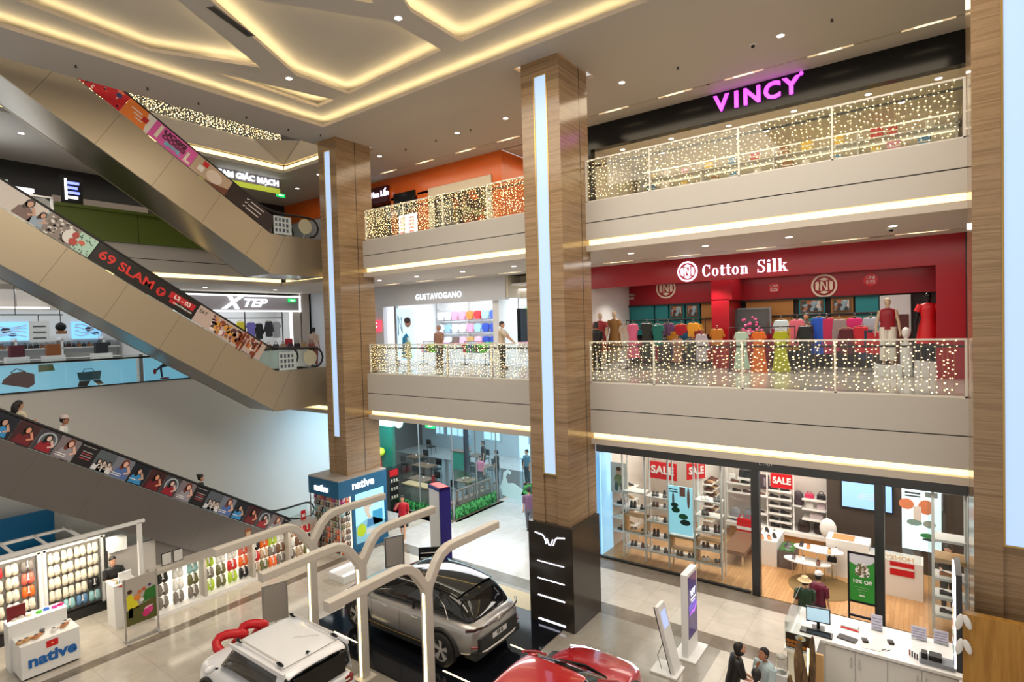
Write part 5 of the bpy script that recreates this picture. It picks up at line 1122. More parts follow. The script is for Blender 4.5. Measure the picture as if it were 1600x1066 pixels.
st8 = [(-2.37, .62, .50, .92), (-2.34, .80, .40, 1.0), (-2.15, .925, .33, 1.07), (-1.5, .965, .28, 1.09), (-.6, .965, .26, 1.06), (.4, .965, .26, 1.02), (1.2, .965, .26, .99), (1.7, .94, .28, .94), (2.15, .86, .33, .82), (2.34, .66, .4, .70)]
gh8 = [(-2.22, .60, .70, 1.08, 1.0), (-2.02, .62, .78, 1.30, 1.02), (-1.75, .645, .84, 1.52, 1.04), (-1.3, .66, .87, 1.62, 1.04), (-.5, .67, .885, 1.675, 1.02), (.25, .655, .88, 1.63, 1.0), (.8, .62, .87, 1.40, .98), (1.35, .60, .82, 1.05, .96)]
vf = car('silver crossover with black roof and a white plate, seen from its rear left', (-10.35, 10.03, .03), pi, st8, gh8, silver, cglass, .45, .385, (1.47, -1.47), name='car')
def P8(b, nm, lb=None): return b.build(nm, vf, label=lb, world=False)
b = B(); b.box(-2.405, -2.385, -.26, .26, .60, .72, pc(225, 225, 225)); po = P8(b, 'number_plate', 'white plate with short lettering')
text('VF 8', 'lettering', (-2.41, 0, .66), .12, K_, (pi/2, 0, -pi/2), po, world=False, bold=.003, ext=.002)
b = B(); b.rbox(-2.40, -2.20, -.72, .72, .50, .76, mat('car_cladding'), .06); b.rbox(-2.39, -2.0, -.84, .84, .34, .50, mat('car_cladding'), .08); P8(b, 'rear_bumper')
b = B(); b.tube([(-2.32, -.80, .47), (-2.41, -.5, .44), (-2.425, 0, .44), (-2.41, .5, .44), (-2.32, .80, .47)], .022, rimm, 8); P8(b, 'bumper_trim', 'bright metal strip along the rear bumper')
b = B(); b.loft([[(x, y, z+dz) for y, dz in ((-w_, 0), (0, .02), (w_, 0), (w_, -.03), (0, -.012), (-w_, -.03))] for x, w_, z in ((-1.30, .50, 1.56), (-1.68, .55, 1.50), (-1.88, .52, 1.42))], blk, smooth=False); P8(b, 'spoiler')
for sd in (-1, 1):
    b = B(); b.tube([(-2.18, sd*.93, 1.0), (-2.30, sd*.80, .985), (-2.37, sd*.55, .97), (-2.385, sd*.25, .95), (-2.40, 0, .90)], [.045, .04, .028, .02, .012], mat('smoked_lamp', (.05, .012, .012), .15, coat=1), 8, flat=.6); P8(b, 'tail_lamp')
    b = B(); b.tube([(-2.26, sd*.86, .62), (-2.36, sd*.74, .60)], .03, tail, 8); P8(b, 'reflector')
    for x in (-.62, .38): b = B(); b.tube([(x-.1, sd*.975, .90), (x, sd*.995, .905), (x+.1, sd*.975, .90)], .014, rimm, 6); P8(b, 'door_handle')
    b = B(); b.tube([(-1.62, sd*.875, 1.07), (-1.45, sd*.80, 1.30), (-1.2, sd*.735, 1.45), (-.6, sd*.70, 1.565), (.2, sd*.70, 1.53), (.7, sd*.75, 1.36)], .011, rimm, 6); P8(b, 'window_trim', 'bright strip curving over the side windows')
    b = B(); b.tube([(-.45, sd*.73, 1.5), (-.5, sd*.84, 1.2), (-.52, sd*.895, 1.03)], .028, blk, 6); P8(b, 'door_pillar')
    b = B(); b.ell((1.0, sd*1.03, 1.06), (.1, .12, .075), silver, 12, 8); b.tube([(1.02, sd*.9, 1.02), (1.0, sd*.99, 1.04)], .025, blk, 6); P8(b, 'mirror')
    b = B(); b.tube([(1.0, sd*.968, .36), (0, sd*.972, .36), (-.95, sd*.97, .38)], .014, gold, 6); P8(b, 'sill_trim')
    for x in (.92, -.1, -1.05): b = B(); b.box(x-.003, x+.003, sd*.966, sd*.9685, .42, 1.0, joint); P8(b, 'door_gap')
b = B(); b.tube([(-2.36, -.05, .99), (-2.39, 0, .93), (-2.36, .05, .99)], .012, rimm, 6); P8(b, 'badge')
b = B(); b.rbox(1.2, 1.5, -.55, .55, .99, 1.0, blk, .02); b.rbox(2.3, 2.36, -.7, .7, .60, .64, ledw, .02); P8(b, 'front_light_bar')
# white boxy small car
st3 = [(-1.60, .70, .42, .95), (-1.58, .80, .32, 1.0), (-1.35, .83, .28, 1.04), (-.5, .835, .28, 1.03), (.4, .835, .28, 1.02), (.9, .83, .28, 1.0), (1.3, .81, .3, .96), (1.55, .78, .34, .90), (1.6, .68, .4, .84)]
gh3 = [(-1.52, .60, .74, 1.50, 1.0), (-1.45, .64, .765, 1.575, 1.0), (-.9, .66, .77, 1.60, 1.0), (0, .66, .77, 1.60, 1.0), (.38, .65, .77, 1.56, 1.0), (.66, .60, .75, 1.22, 1.0), (.86, .6, .74, 1.02, .98)]
v3 = car('small boxy white car with roof rails at bottom left of the stage', (-10.70, 6.12, .0), pi, st3, gh3, whitep, whitep, .4, .33, (1.02, -1.05), name='car')
def P3(b, nm, lb=None, **k): return b.build(nm, v3, label=lb, world=False, **k)
for sd in (-1, 1):
    b = B(); b.tube([(-1.2, sd*.58, 1.665), (-1.1, sd*.58, 1.685), (0.1, sd*.58, 1.685), (.25, sd*.58, 1.66)], .018, rimm, 8)
    ro = P3(b, 'roof_rail', 'metal roof rail with black end caps')
    b = B(); b.ell((-1.2, sd*.58, 1.66), (.12, .035, .035), blk, 10, 6); b.ell((.22, sd*.58, 1.655), (.12, .035, .035), blk, 10, 6); b.build('rail_cap', ro, world=False)
    # white sweep of the rear pillar and the frame over the side window
    b = B(); s0_ = sd*.74
    b.loft([[(x, sd*(.775+.005), 1.0), (x2, sd*.675, 1.55), (x2+.02, sd*.655, 1.60), (x, sd*.79, 1.0)] for x, x2 in ((-1.15, -1.3), (-1.45, -1.5))], whitep, smooth=False)
    b.prism([(-1.50, 1.53), (.42, 1.53), (.40, 1.60), (-1.50, 1.62)], sd*.665, sd*.70, whitep, 'y'); b.build('window_frame', v3, world=False)
    b = B(); b.ell((.72, sd*.93, 1.08), (.07, .11, .08), whitep, 10, 8); b.tube([(.7, sd*.78, 1.04), (.72, sd*.88, 1.06)], .02, blk, 6); P3(b, 'mirror')
    b = B(); b.rbox(-1.62, -1.50, sd*.62-.09, sd*.62+.09, .86, .97, tail, .03); P3(b, 'tail_lamp')
    b = B(); b.tube([(.0, sd*.845, .90), (.12, sd*.855, .905), (.22, sd*.845, .90)], .013, rimm, 6); P3(b, 'door_handle')
b = B(); b.rbox(-1.64, -1.56, -.55, .55, .80, .90, blk, .03); b.tube([(-1.63, -.6, .93), (-1.65, 0, .94), (-1.63, .6, .93)], .015, rimm, 6); P3(b, 'rear_trim')
b = B(); b.box(-1.575, -1.56, -.55, .55, 1.08, 1.48, cglass); P3(b, 'rear_window')
b = B(); b.box(-1.66, -1.55, -.7, .7, .42, .62, mat('car_cladding')); P3(b, 'rear_bumper')
b = B(); b.ell((-1.25, .05, 1.645), (.03, .03, .03), blk, 8, 6); b.tube([(-1.25, .05, 1.65), (-1.33, .05, 1.68)], .008, blk, 5); P3(b, 'antenna')
b = B(); b.tube([(-.9, -.45, 1.634), (-.55, -.1, 1.636)], .004, pc(200, 190, 160), 4); b.box(-1.35, -1.34, -.6, .6, 1.625, 1.632, joint); P3(b, 'roof_seam')
# red car facing the shoe shop
st7 = [(-2.27, .70, .45, .95), (-2.2, .85, .35, 1.03), (-1.5, .93, .28, 1.05), (-.5, .935, .26, 1.02), (.5, .935, .26, .98), (1.1, .93, .26, .955), (1.6, .91, .28, .90), (2.0, .85, .32, .80), (2.2, .72, .36, .72), (2.27, .5, .42, .62)]
gh7 = [(-2.05, .58, .70, 1.12, 1.0), (-1.7, .62, .80, 1.42, 1.0), (-1.1, .64, .84, 1.56, 1.0), (-.4, .65, .85, 1.61, .99), (.15, .64, .85, 1.56, .97), (.65, .60, .84, 1.30, .95), (1.15, .58, .80, .99, .94)]
v7 = car('glossy red car with dark windscreen, nose towards the shoe shop', (-5.42, 8.3, 0), pi/2, st7, gh7, redp, redp, .45, .37, (1.4, -1.4), name='car')
def P7(b, nm, lb=None): return b.build(nm, v7, label=lb, world=False)
b = B(); b.tube([(.78, -.80, .99), (1.08, -.5, .985), (1.2, 0, .985), (1.08, .5, .985), (.78, .80, .99)], .05, blk, 8, flat=.5); P7(b, 'cowl', 'black cowl at the foot of the windscreen')
for sd in (-1, 1):
    b = B(); b.tube([(.25, sd*.80, 1.49), (.8, sd*.845, 1.2), (1.1, sd*.86, .99)], .03, redp, 6); P7(b, 'door_pillar')
    b = B(); b.ell((.85, sd*1.0, 1.05), (.09, .12, .075), redp, 12, 8); b.tube([(.85, sd*.88, 1.0), (.85, sd*.96, 1.03)], .02, blk, 6); P7(b, 'mirror')
    b = B(); b.tube([(2.19, sd*.2, .73), (2.12, sd*.55, .76), (1.95, sd*.78, .80)], .018, ledw, 6, flat=.5); P7(b, 'head_lamp')
    b = B(); b.tube([(.9, sd*.15, 1.03), (.95, sd*.7, 1.0)], .008, blk, 5); P7(b, 'wiper')
b = B(); b.rbox(2.15, 2.29, -.6, .6, .36, .52, mat('car_cladding'), .04); P7(b, 'front_bumper')
b = B(); b.tube([(2.21, -.07, .74), (2.24, 0, .70), (2.21, .07, .74)], .01, rimm, 5); P7(b, 'badge')

# ---------------- shoe prototypes ----------------
def shoe_proto(col, sole=(.85, .84, .8), L=.28, boot=0, heel=0):
    t = bpy.data.objects.new('shoe', None); COL.objects.link(t); m = pc(*col); sm = mat('sole_%d' % int(sole[0]*100), sole, .5)
    b = B(); rr_ = []
    for x, w_, z0, z1 in ((-.5, .25, .1, .30), (-.44, .34, .08, .34+boot), (-.25, .36, .08, .34+boot), (-.05, .34, .08, .30+boot*.3), (.15, .38, .08, .24), (.35, .38, .08, .18), (.47, .26, .08, .13), (.5, .12, .08, .11)):
        c = [(x*L, w_*L*.5*cos(a), (z0+(z1-z0)*max(0, sin(a))**.7)*L) for a in [pi*i/8 for i in range(9)]]
        rr_.append(c)
    b.loft(rr_, m); b.build('upper', t, world=False)
    b = B(); pts = []
    for x, w_ in ((-.5, .12), (-.48, .17), (-.2, .16), (.1, .19), (.35, .2), (.48, .13), (.51, .05)): pts.append((x*L, w_*L))
    poly = pts+[(x, -y) for x, y in reversed(pts)]
    b.prism(poly, 0 if not heel else .0, .09*L, sm); b.build('sole', t, world=False)
    b = B(); b.ell((-.27*L, 0, (.33+boot)*L), (.17*L, .13*L, .03*L), K_, 10, 4); b.build('opening', t, world=False)
    return t
PR = dict(black=shoe_proto((28, 24, 24), (.03, .03, .03)), brown=shoe_proto((96, 50, 34), (.2, .12, .08)), white=shoe_proto((232, 228, 222)), grey=shoe_proto((90, 88, 90), (.8, .8, .8)), tan=shoe_proto((190, 120, 70), (.6, .45, .3)), boot=shoe_proto((40, 26, 24), (.03, .03, .03), boot=.3), sand=shoe_proto((205, 160, 110), (.7, .55, .4)))
PR0 = set(PR)
usedp = set()
def shoe(kind, x, y, z, rz, label, group=None):
    p = PR[kind]
    if kind not in usedp:
        usedp.add(kind); p.location = (x, y, z); p.rotation_euler = (0, 0, rz); o = p
    else: o = dup(p, (x, y, z), rz)
    o['label'] = label; o['category'] = 'shoe'
    if group: o['group'] = group
    elif 'group' in o: del o['group']
    return o
# ---------------- shoe shop ----------------
hdr = mat('charcoal_header', (.022, .022, .022), .35); slat = mat('slatted_dark', (.06, .045, .035), .5)
oak = mat('oak_box', (.62, .38, .17), .45); shelfw = mat('shelf_white', (.84, .82, .78), .4)
b = B(); b.box(-8.75, .9, 16.4, 16.5, 3.5, 4.52, hdr); b.box(-3.95, -3.74, 16.35, 16.55, 0, 3.5, hdr); b.box(-1.06, -.86, 16.35, 16.55, 0, 3.55, hdr); b.box(.75, .95, 16.35, 16.55, 0, 4.5, hdr); S('wall_north', b)
room(-8.75, .85, 16.6, 21.2, 0, 4.1, mat('shop_pink_white', (.82, .76, .70), .5), mat('shop_pink_white'), None, left=False)
b = B(); b.box(-2.6, .85, 20.3, 20.4, 0, 4.1, slat); b.box(-8.95, -8.72, 17.4, 21.2, 0, 4.1, mat('shop_pink_white')); b.box(-6.35, -6.2, 19.2, 21.2, 0, 4.1, mat('shop_pink_white')); S('wall_north', b)
area((-4.3, 18.6, 4.0), 8, 3.2, 330, (1, .90, .80)); area((-.2, 18.5, 4.0), 1.6, 3, 40, NEUT)
for i, (x0, x1) in enumerate(((-8.6, -5.6), (-5.58, -3.97), (.0, .74))):
    b = B(); b.box(x0, x1, 16.44, 16.455, .03, 3.48, shopglass); b.build('window_%d' % (i+1), kind='structure')
b = B(); b.box(-8.75, -4.0, 16.4, 16.5, 0, .06, hdr); S('trim_7', b)
t = T('display_rack', 'tall white-posted shoe display rack right behind the shop window', 'rack', (-6.5, 16.9, 0.02))
px_ = (-8.04, -7.27, -6.51, -5.70, -4.90)
for x in px_:
    b = B(); b.box(x-.025, x+.025, 16.82, 16.87, .02, 3.42, shelfw); b.box(x-.02, x+.02, 17.2, 17.24, .02, 3.42, shelfw); b.build('post', t)
shl = {0: (.37, .83, 1.62, 2.18), 1: (.37, .83, 1.34, 1.78, 2.12), 2: (.37, 1.05), 3: (.37, .8, 1.32, 1.79, 2.25)}
for c, zs in shl.items():
    for z in zs: b = B(); b.box(px_[c]+.03, px_[c+1]-.03, 16.8, 17.25, z, z+.04, shelfw); b.build('shelf', t)
for c, z0, z1 in ((0, .9, 1.42), (2, .62, 1.02), (3, .42, 1.1)):
    b = B(); x0, x1 = px_[c]+.03, px_[c+1]-.03
    b.box(x0, x1, 16.84, 17.2, z1-.03, z1, oak); b.box(x0, x1, 16.84, 17.2, z0, z0+.03, oak); b.box(x0, x0+.03, 16.84, 17.2, z0, z1, oak); b.box(x1-.03, x1, 16.84, 17.2, z0, z1, oak); b.build('box_frame', t, 'open oak box shelf')
sh_i = 0
words = {0: 'leftmost column', 1: 'second column', 2: 'column under the blue poster', 3: 'column right of the blue poster'}
for c, zs in shl.items():
    for j, z in enumerate(zs):
        if (c == 2 and z > 1): continue
        if (c == 0 and z > 2): continue
        for k in range(2 if c != 3 or j != 3 else 1):
            kd = ['black', 'black', 'white', 'grey', 'black', 'brown', 'boot'][(sh_i*5+c) % 7]; sh_i += 1
            x = px_[c]+.22+.36*k
            for q in (0, 1): shoe(kd, x+.11*q, 17.0+.03*q, z+.04, -pi/2+.35, '%s shoe in the %s, window rack' % ({'boot': 'dark ankle'}.get(kd, kd), words[c]), 'shoes on the window rack, '+words[c]+' '+kd)
def poster(label, x0, x1, y, z0, z1, base, parts, axis='y', name='poster', cat='poster', emit=True):
    t = T(name, label, cat, ((x0+x1)/2, y, z0)); b = B(); b.box(x0, x1, y, y+.04, z0, z1, base); b.build('panel', t); b = B()
    for i, (kind, cx, cz, rx, rz, m) in enumerate(parts):
        X_, Z_ = x0+cx*(x1-x0), z0+cz*(z1-z0); rx *= (x1-x0); rz *= (z1-z0); yy_ = y-.003-.0015*i
        if kind == 'o': b.prism([(X_+rx*cos(2*pi*k/14), Z_+rz*sin(2*pi*k/14)) for k in range(14)], yy_, y, m, 'y')
        else: b.prism([(X_-rx, Z_-rz), (X_+rx, Z_-rz), (X_+rx, Z_+rz), (X_-rx, Z_+rz)], yy_, y, m, 'y')
    if parts: b.build('print', t)
    return t
aqua = mat('aqua_lit', (.4, .75, .85), .4, emit=(.30, .68, .80), es=.75)
poster('aqua hanging poster with printed sandals in the shop window', -6.47, -5.74, 16.78, 1.15, 2.62, aqua, [('r', .6, .9, .12, .1, pc(150, 100, 90)), ('o', .85, .78, .06, .22, pc(150, 110, 100)), ('o', .2, .72, .05, .15, pc(120, 140, 150)), ('o', .25, .6, .16, .05, pc(30, 70, 60)), ('o', .3, .5, .18, .06, pc(24, 80, 50)), ('o', .62, .38, .2, .06, pc(30, 110, 70)), ('o', .7, .26, .22, .06, pc(20, 60, 50)), ('r', .2, .93, .18, .01, K_), ('r', .22, .88, .18, .01, K_)])
poster('poster of a seated model at the far left of the shoe shop', -8.55, -7.95, 17.0, 2.05, 3.05, pc(210, 205, 195), [('o', .5, .7, .16, .14, pc(200, 160, 130)), ('o', .5, .8, .16, .07, pc(90, 60, 40)), ('o', .5, .42, .3, .2, pc(120, 130, 80)), ('o', .35, .2, .12, .15, pc(60, 90, 80)), ('o', .7, .22, .1, .15, pc(70, 60, 50))])
def sale(label, x0, x1, y, z0, z1, rz=0):
    t = T('sale_sign', label, 'sign', ((x0+x1)/2, y, z0), rz); c = (x1-x0)/2; h = z1-z0; b = B(); b.box(-c, c, -.02, .02, 0, h, R_); b.build('board', t, world=False)
    text('SALE', 'lettering', (0, -.025, h*.52), h*.62, W_, parent=t, world=False, bold=.01, sx=min(1.1, (x1-x0)/(h*.62)/2.6)); return t
sale('red sale sign hung at the left end of the shoe shop', -8.25, -7.2, 19.5, 1.98, 2.6); sale('red sale sign standing on the side shelves, seen at an angle', -6.7, -6.0, 19.0, 2.3, 2.85, .9)
sale('red sale sign in the middle of the back wall shelves', -4.32, -3.62, 20.6, 1.93, 2.42)
# shelves on the back wall
t = T('wall_shelving', 'white back wall shelving with rows of black shoes', 'shelving', (-4.2, 20.9, 0))
for (x0, x1, zs) in ((-5.75, -4.95, (1.94, 1.62, .72)), (-4.9, -4.42, (1.62, 1.0)), (-4.38, -3.66, (1.86, 1.60, 1.34, 1.08, .82)), (-3.35, -2.65, (1.72, 1.40, 1.06))):
    for z in zs: b = B(); b.box(x0, x1, 20.45, 20.95, z-.045, z-.003, shelfw); b.build('shelf', t)
b = B(); b.box(-5.75, -2.62, 20.3, 21.0, .46, .58, shelfw); b.build('bench_shelf', t); b = B(); b.box(-5.7, -2.7, 20.6, 21.0, .02, .46, oak); b.build('plinth', t)
for x in (-5.75, -4.42, -3.6, -2.62): b = B(); b.box(x-.02, x+.02, 20.5, 20.56, .5, 3.2, shelfw); b.build('upright', t)
for z in (1.86, 1.60, 1.34, 1.08, .82):
    for x in (-4.22, -3.88): shoe('black', x, 20.62, z, .1, 'one of the black dress shoes stacked under the middle sale sign', 'black shoes under the sale sign')
for x, z, kd, g in ((-5.5, 1.94, 'brown', 'upper left'), (-5.15, 1.94, 'black', 'upper left'), (-5.45, 1.62, 'black', 'upper left'), (-5.1, 1.62, 'black', 'upper left'), (-4.66, 1.62, 'brown', 'centre'), (-4.66, 1.0, 'black', 'centre'), (-4.2, .58, 'boot', 'bottom'), (-3.85, .58, 'boot', 'bottom')):
    shoe(kd, x, 20.62, z, .1, '%s shoe on the back wall shelves, %s part' % ({'boot': 'dark ankle boot-like'}.get(kd, kd), g), 'back wall shoes %s %s' % (g, kd))
def backpack(label, x, y, z, col, w_=.32, h=.42, d=.16, rz=0):
    t = T('backpack', label, 'bag', (x, y, z), rz); m = pc(*col); b = B()
    b.loft([[(a*w_/2*k, c*d/2*k2, zz) for a, c in ((-1, -.7), (-.7, -1), (.7, -1), (1, -.7), (1, .7), (.7, 1), (-.7, 1), (-1, .7))] for zz, k, k2 in ((0, .9, .9), (.03, 1, 1), (h*.55, 1, 1), (h*.85, .82, .8), (h, .4, .4))], m); b.build('body', t, world=False)
    b = B(); b.rbox(-w_*.36, w_*.36, -d/2-.05, -d/2+.02, .04, h*.42, m, .04); b.build('pocket', t, world=False, bevel=.01)
    b = B(); b.tube([(-.05, 0, h*.96), (-.04, 0, h*1.08), (.04, 0, h*1.08), (.05, 0, h*.96)], .008, m, 5); b.build('handle', t, world=False); return t
backpack('purple-grey backpack on the wall right of the middle sale sign', -3.48, 20.62, 1.46, (66, 54, 62), .34, .44); b = B(); b.box(-3.62, -3.36, 20.45, 21.0, 1.42, 1.46, shelfw); tag(b.build('wall_bracket'), 'small white bracket under the purple-grey backpack', 'shelf')
backpack('dark brown backpack on the bench shelf, middle', -3.32, 20.62, .58, (52, 38, 34), .34, .42); backpack('dark brown backpack at the right end of the bench shelf', -2.86, 20.66, .58, (46, 34, 32), .32, .44)
backpack('light grey backpack at the left end of the bench shelf', -5.5, 20.62, .58, (150, 150, 156), .36, .46); backpack('mid grey backpack second from the left on the bench shelf', -5.08, 20.62, .58, (128, 130, 138), .32, .42)
handbag('black briefcase high on the left of the back wall', -5.15, 20.7, 2.12, pc(20, 20, 24), .46, .3, .14); b = B(); b.box(-5.4, -4.9, 20.45, 21.0, 2.08, 2.12, shelfw); tag(b.build('wall_bracket'), 'white shelf under the black briefcase', 'shelf')
handbag('white handbag left of the black briefcase', -5.62, 20.7, 1.945, pc(230, 226, 220), .26, .26, .12)
handbag('pink bowling bag on the upper right wall shelf', -3.15, 20.68, 1.722, pc(190, 40, 80), .28, .14, .14); handbag('black oval handbag on the upper right wall shelf', -2.8, 20.68, 1.722, pc(26, 24, 28), .26, .17, .14)
handbag('white handbag on the lower right wall shelf', -3.15, 20.68, 1.402, pc(232, 226, 220), .24, .16, .12); handbag('pale pink handbag on the lower right wall shelf', -2.8, 20.68, 1.402, pc(222, 200, 204), .26, .18, .12); handbag('long pale clutch on the lowest right wall shelf', -2.95, 20.68, 1.062, pc(214, 198, 200), .4, .16, .12)
poster('small dark framed picture left of the middle sale sign', -4.74, -4.42, 20.85, 1.75, 2.25, pc(90, 76, 84), [('r', .55, .5, .1, .3, pc(170, 160, 165))])
# side shelf wall with steep rows of brown shoes
t = T('wall_shelving', 'sloping side shelves crowded with brown shoes', 'shelving', (-6.2, 19.9, 0))
for k in range(6): b = B(); b.box(-6.2, -5.9, 19.25, 20.2, .8+.25*k, .83+.25*k, shelfw); b.build('shelf', t)
for k in range(6):
    for q in range(4): shoe('brown' if (k+q) % 3 else 'sand', -6.05, 19.4+.22*q, .83+.25*k, 0, 'one of the %s shoes on the side shelves' % ('brown' if (k+q) % 3 else 'sand-coloured'), 'side shelf shoes '+('brown' if (k+q) % 3 else 'sand'))
# furniture
t = T('bench', 'brown leather bench with steel legs on the wood floor', 'bench', (-4.9, 18.9, .02)); b = B(); b.rbox(-5.25, -4.55, 18.0, 19.85, .36, .48, mat('bench_brown', (.22, .11, .06), .35), .03); b.build('seat', t)
for x in (-5.2, -4.66):
    for y in (18.06, 19.7): b = B(); b.box(x, x+.05, y, y+.05, .02, .36, chrome); b.build('leg', t)
t = T('gift_bag', 'red paper gift bag with white band behind the bench', 'bag', (-5.05, 19.95, .48)); b = B(); b.box(-5.3, -4.78, 19.98, 20.12, .02, .85, R_); b.box(-5.305, -4.775, 19.975, 20.125, .5, .6, W_); b.build('body', t); b = B()
for x in (-5.15, -4.92): b.tube([(x-.08, 20.05, .85), (x-.05, 20.05, 1.0), (x+.05, 20.05, 1.0), (x+.08, 20.05, .85)], .014, R_, 6)
b.build('handle', t)
t = T('display_block', 'white block table with shoes right of the door post', 'table', (-3.8, 18.9, .02)); b = B(); b.rbox(-4.35, -3.75, 18.55, 19.7, .02, .80, shelfw, .01); b.build('block', t)
t = T('display_block', 'grey block with green turf top beside the white block table', 'table', (-3.5, 18.9, .02)); b = B(); b.rbox(-3.72, -3.28, 18.6, 19.4, .02, .55, mat('grey_block', (.16, .14, .14), .5), .01); b.build('block', t); b = B(); b.box(-3.70, -3.30, 18.62, 19.38, .55, .58, pc(60, 110, 50)); b.build('turf', t)
for i, (x, y, kd) in enumerate(((-4.2, 18.7, 'tan'), (-4.0, 18.75, 'tan'), (-3.9, 19.0, 'black'), (-4.15, 19.05, 'white'), (-3.95, 19.3, 'white'), (-4.2, 19.4, 'black'))):
    shoe(kd, x, y, .80, -1.2, ['left of two tan shoes at the front of the white block table', 'right of two tan shoes at the front of the white block table', 'black shoe right of centre on the white block table', 'white shoe left of centre on the white block table', 'white shoe at the back right of the white block table', 'black shoe at the back left of the white block table'][i])
for i, y in enumerate((18.8, 19.1)): shoe('grey', -3.5, y, .58, -1, ['front', 'back'][i]+' grey sneaker on the green turf block')
b = B(); b.cyl((-2.45, 17.85, .021), (-2.45, 17.85, .03), .85, .85, mat('olive_rug', (.22, .14, .05), .8), 40); tag(b.build('rug'), 'round olive-brown rug on the wood floor', 'rug')
t = T('display_table', 'two-tier white oval shoe table on thin legs over the rug', 'table', (-2.75, 18.2, .03))
for (cx, cy, z, rx, ry) in ((-2.85, 18.15, .55, .62, .3), (-2.6, 18.45, .85, .65, .3)):
    b = B(); n = 28; b.prism([(cx+rx*cos(2*pi*i/n), cy+ry*sin(2*pi*i/n)) for i in range(n)], z, z+.03, shelfw); b.build('top', t)
    for a in (.5, 2.6, 4.7): b = B(); b.cyl((cx+rx*.8*cos(a), cy+ry*.8*sin(a), .03), (cx+rx*.8*cos(a), cy+ry*.8*sin(a), z), .012, .012, chrome, 8); b.build('leg', t)
for i, (x, y, z, kd) in enumerate(((-3.2, 18.1, .58, 'grey'), (-2.95, 18.15, .58, 'white'), (-2.55, 18.05, .58, 'brown'), (-3.05, 18.5, .88, 'black'), (-2.85, 18.4, .88, 'tan'), (-2.5, 18.45, .88, 'white'), (-2.3, 18.35, .88, 'sand'), (-2.15, 18.5, .88, 'white'))):
    shoe(kd, x, y, z, -1.5, '%s shoe on the %s tier of the oval table, %s' % (kd if kd != 'sand' else 'sand-coloured', 'lower' if z < .7 else 'upper', ['left end', 'centre', 'right end', 'left end', 'left of centre', 'centre', 'right of centre', 'right end'][i]))
t = T('cash_desk', 'white cash desk with tan inlaid top in the shoe shop', 'counter', (-1.7, 19.0, .02))
b = B(); b.rbox(-2.45, -1.35, 18.85, 19.5, .02, 1.1, shelfw, .01); b.build('body', t); b = B(); b.box(-2.3, -1.75, 18.95, 19.4, 1.1, 1.12, mat('tan_inlay', (.55, .27, .10), .5)); b.build('inlay', t)
t = T('cash_desk', 'glass-topped white counter with red lower panels at the right', 'counter', (-.8, 18.7, .02)); b = B(); b.rbox(-1.33, -.1, 18.3, 19.0, .02, 1.0, shelfw, .01); b.build('body', t); b = B(); b.box(-1.3, -.14, 18.32, 18.98, 1.0, 1.18, clear); b.build('glass_case', t)
b = B(); b.box(-.84, -.3, 18.28, 18.3, .62, .98, R_); b.box(-.84, -.3, 18.275, 18.28, .80, .86, W_); b.build('red_panel', t)
text('HONEY', 'lettering', (-.62, 18.27, 1.1), .17, pc(240, 220, 190), (pi/2, 0, 0), t, sx=-1.1, bold=.006)
handbag('black handbag with long strap hung before the white cash desk', -2.25, 18.5, .55, pc(26, 24, 26), .24, .16, .08)
b = B(); b.box(-2.36, -2.14, 18.44, 18.56, .5, .55, shelfw); b.box(-2.27, -2.23, 18.48, 18.52, .02, .5, chrome); tag(b.build('bag_stand'), 'small stand carrying the black strapped handbag', 'stand')
t = T('wicker_display', 'white rounded triangular decoration beside the cash desk', 'decoration', (-2.5, 19.8, 0)); b = B(); b.ell((-2.52, 19.9, 1.05), (.24, .1, .32), shelfw, 16, 10); b.build('shell', t); b = B(); b.cyl((-2.52, 19.9, .02), (-2.52, 19.9, .8), .03, .03, chrome); b.build('stem', t)
scr = mat('blue_screen', (.3, .5, .9), .2, emit=(.17, .40, .85), es=.9)
for x0, x1, lb in ((-2.16, -1.18, 'larger'), (-1.02, -.86, 'narrow right-hand')):
    t = T('wall_screen', '%s blue wall screen on the dark slatted wall' % lb, 'screen', ((x0+x1)/2, 20.2, 1.75)); b = B(); b.box(x0-.03, x1+.03, 20.2, 20.3, 1.72, 2.58, blk); b.build('bezel', t); b = B(); b.box(x0, x1, 20.19, 20.2, 1.75, 2.55, scr); 
    b.build('screen', t); 
    if lb == 'larger':
        b = B(); 
        for q in range(3): b.box(x1-.5-.04*q, x1-.08, 20.185, 20.19, 2.2-.07*q, 2.215-.07*q, W_)
        b.build('text_line', t)
poster('tall lit poster of people wearing white sandals', -.62, .32, 20.2, .75, 2.56, mat('white_aqua_lit', (.8, .95, 1), .4, emit=(.55, .80, .88), es=.62), [('r', .28, .93, .2, .015, pc(60, 70, 70)), ('r', .28, .88, .2, .012, pc(60, 70, 70)), ('r', .75, .93, .16, .04, pc(120, 130, 130)), ('o', .12, .74, .2, .09, pc(215, 130, 90)), ('o', .62, .72, .2, .12, pc(215, 130, 90)), ('r', .4, .6, .1, .12, pc(225, 215, 205)), ('o', .32, .45, .2, .05, pc(130, 160, 150)), ('o', .7, .45, .16, .06, pc(150, 160, 150)), ('o', .66, .26, .2, .04, pc(60, 140, 80)), ('o', .7, .2, .18, .02, pc(40, 60, 60))])
t = T('floor_sign', 'green ten percent off sign in a black stand by the door', 'sign', (-1.28, 15.6, 0)); b = B(); b.box(-1.57, -1.53, 15.58, 15.63, .0, 2.02, blk); b.box(-1.02, -.98, 15.58, 15.63, 0, 2.02, blk); b.box(-1.53, -1.02, 15.58, 15.63, 1.98, 2.02, blk); b.box(-1.53, -1.02, 15.58, 15.63, .80, .85, blk); b.box(-1.53, -1.02, 15.58, 15.63, .45, .49, blk); b.build('frame', t)
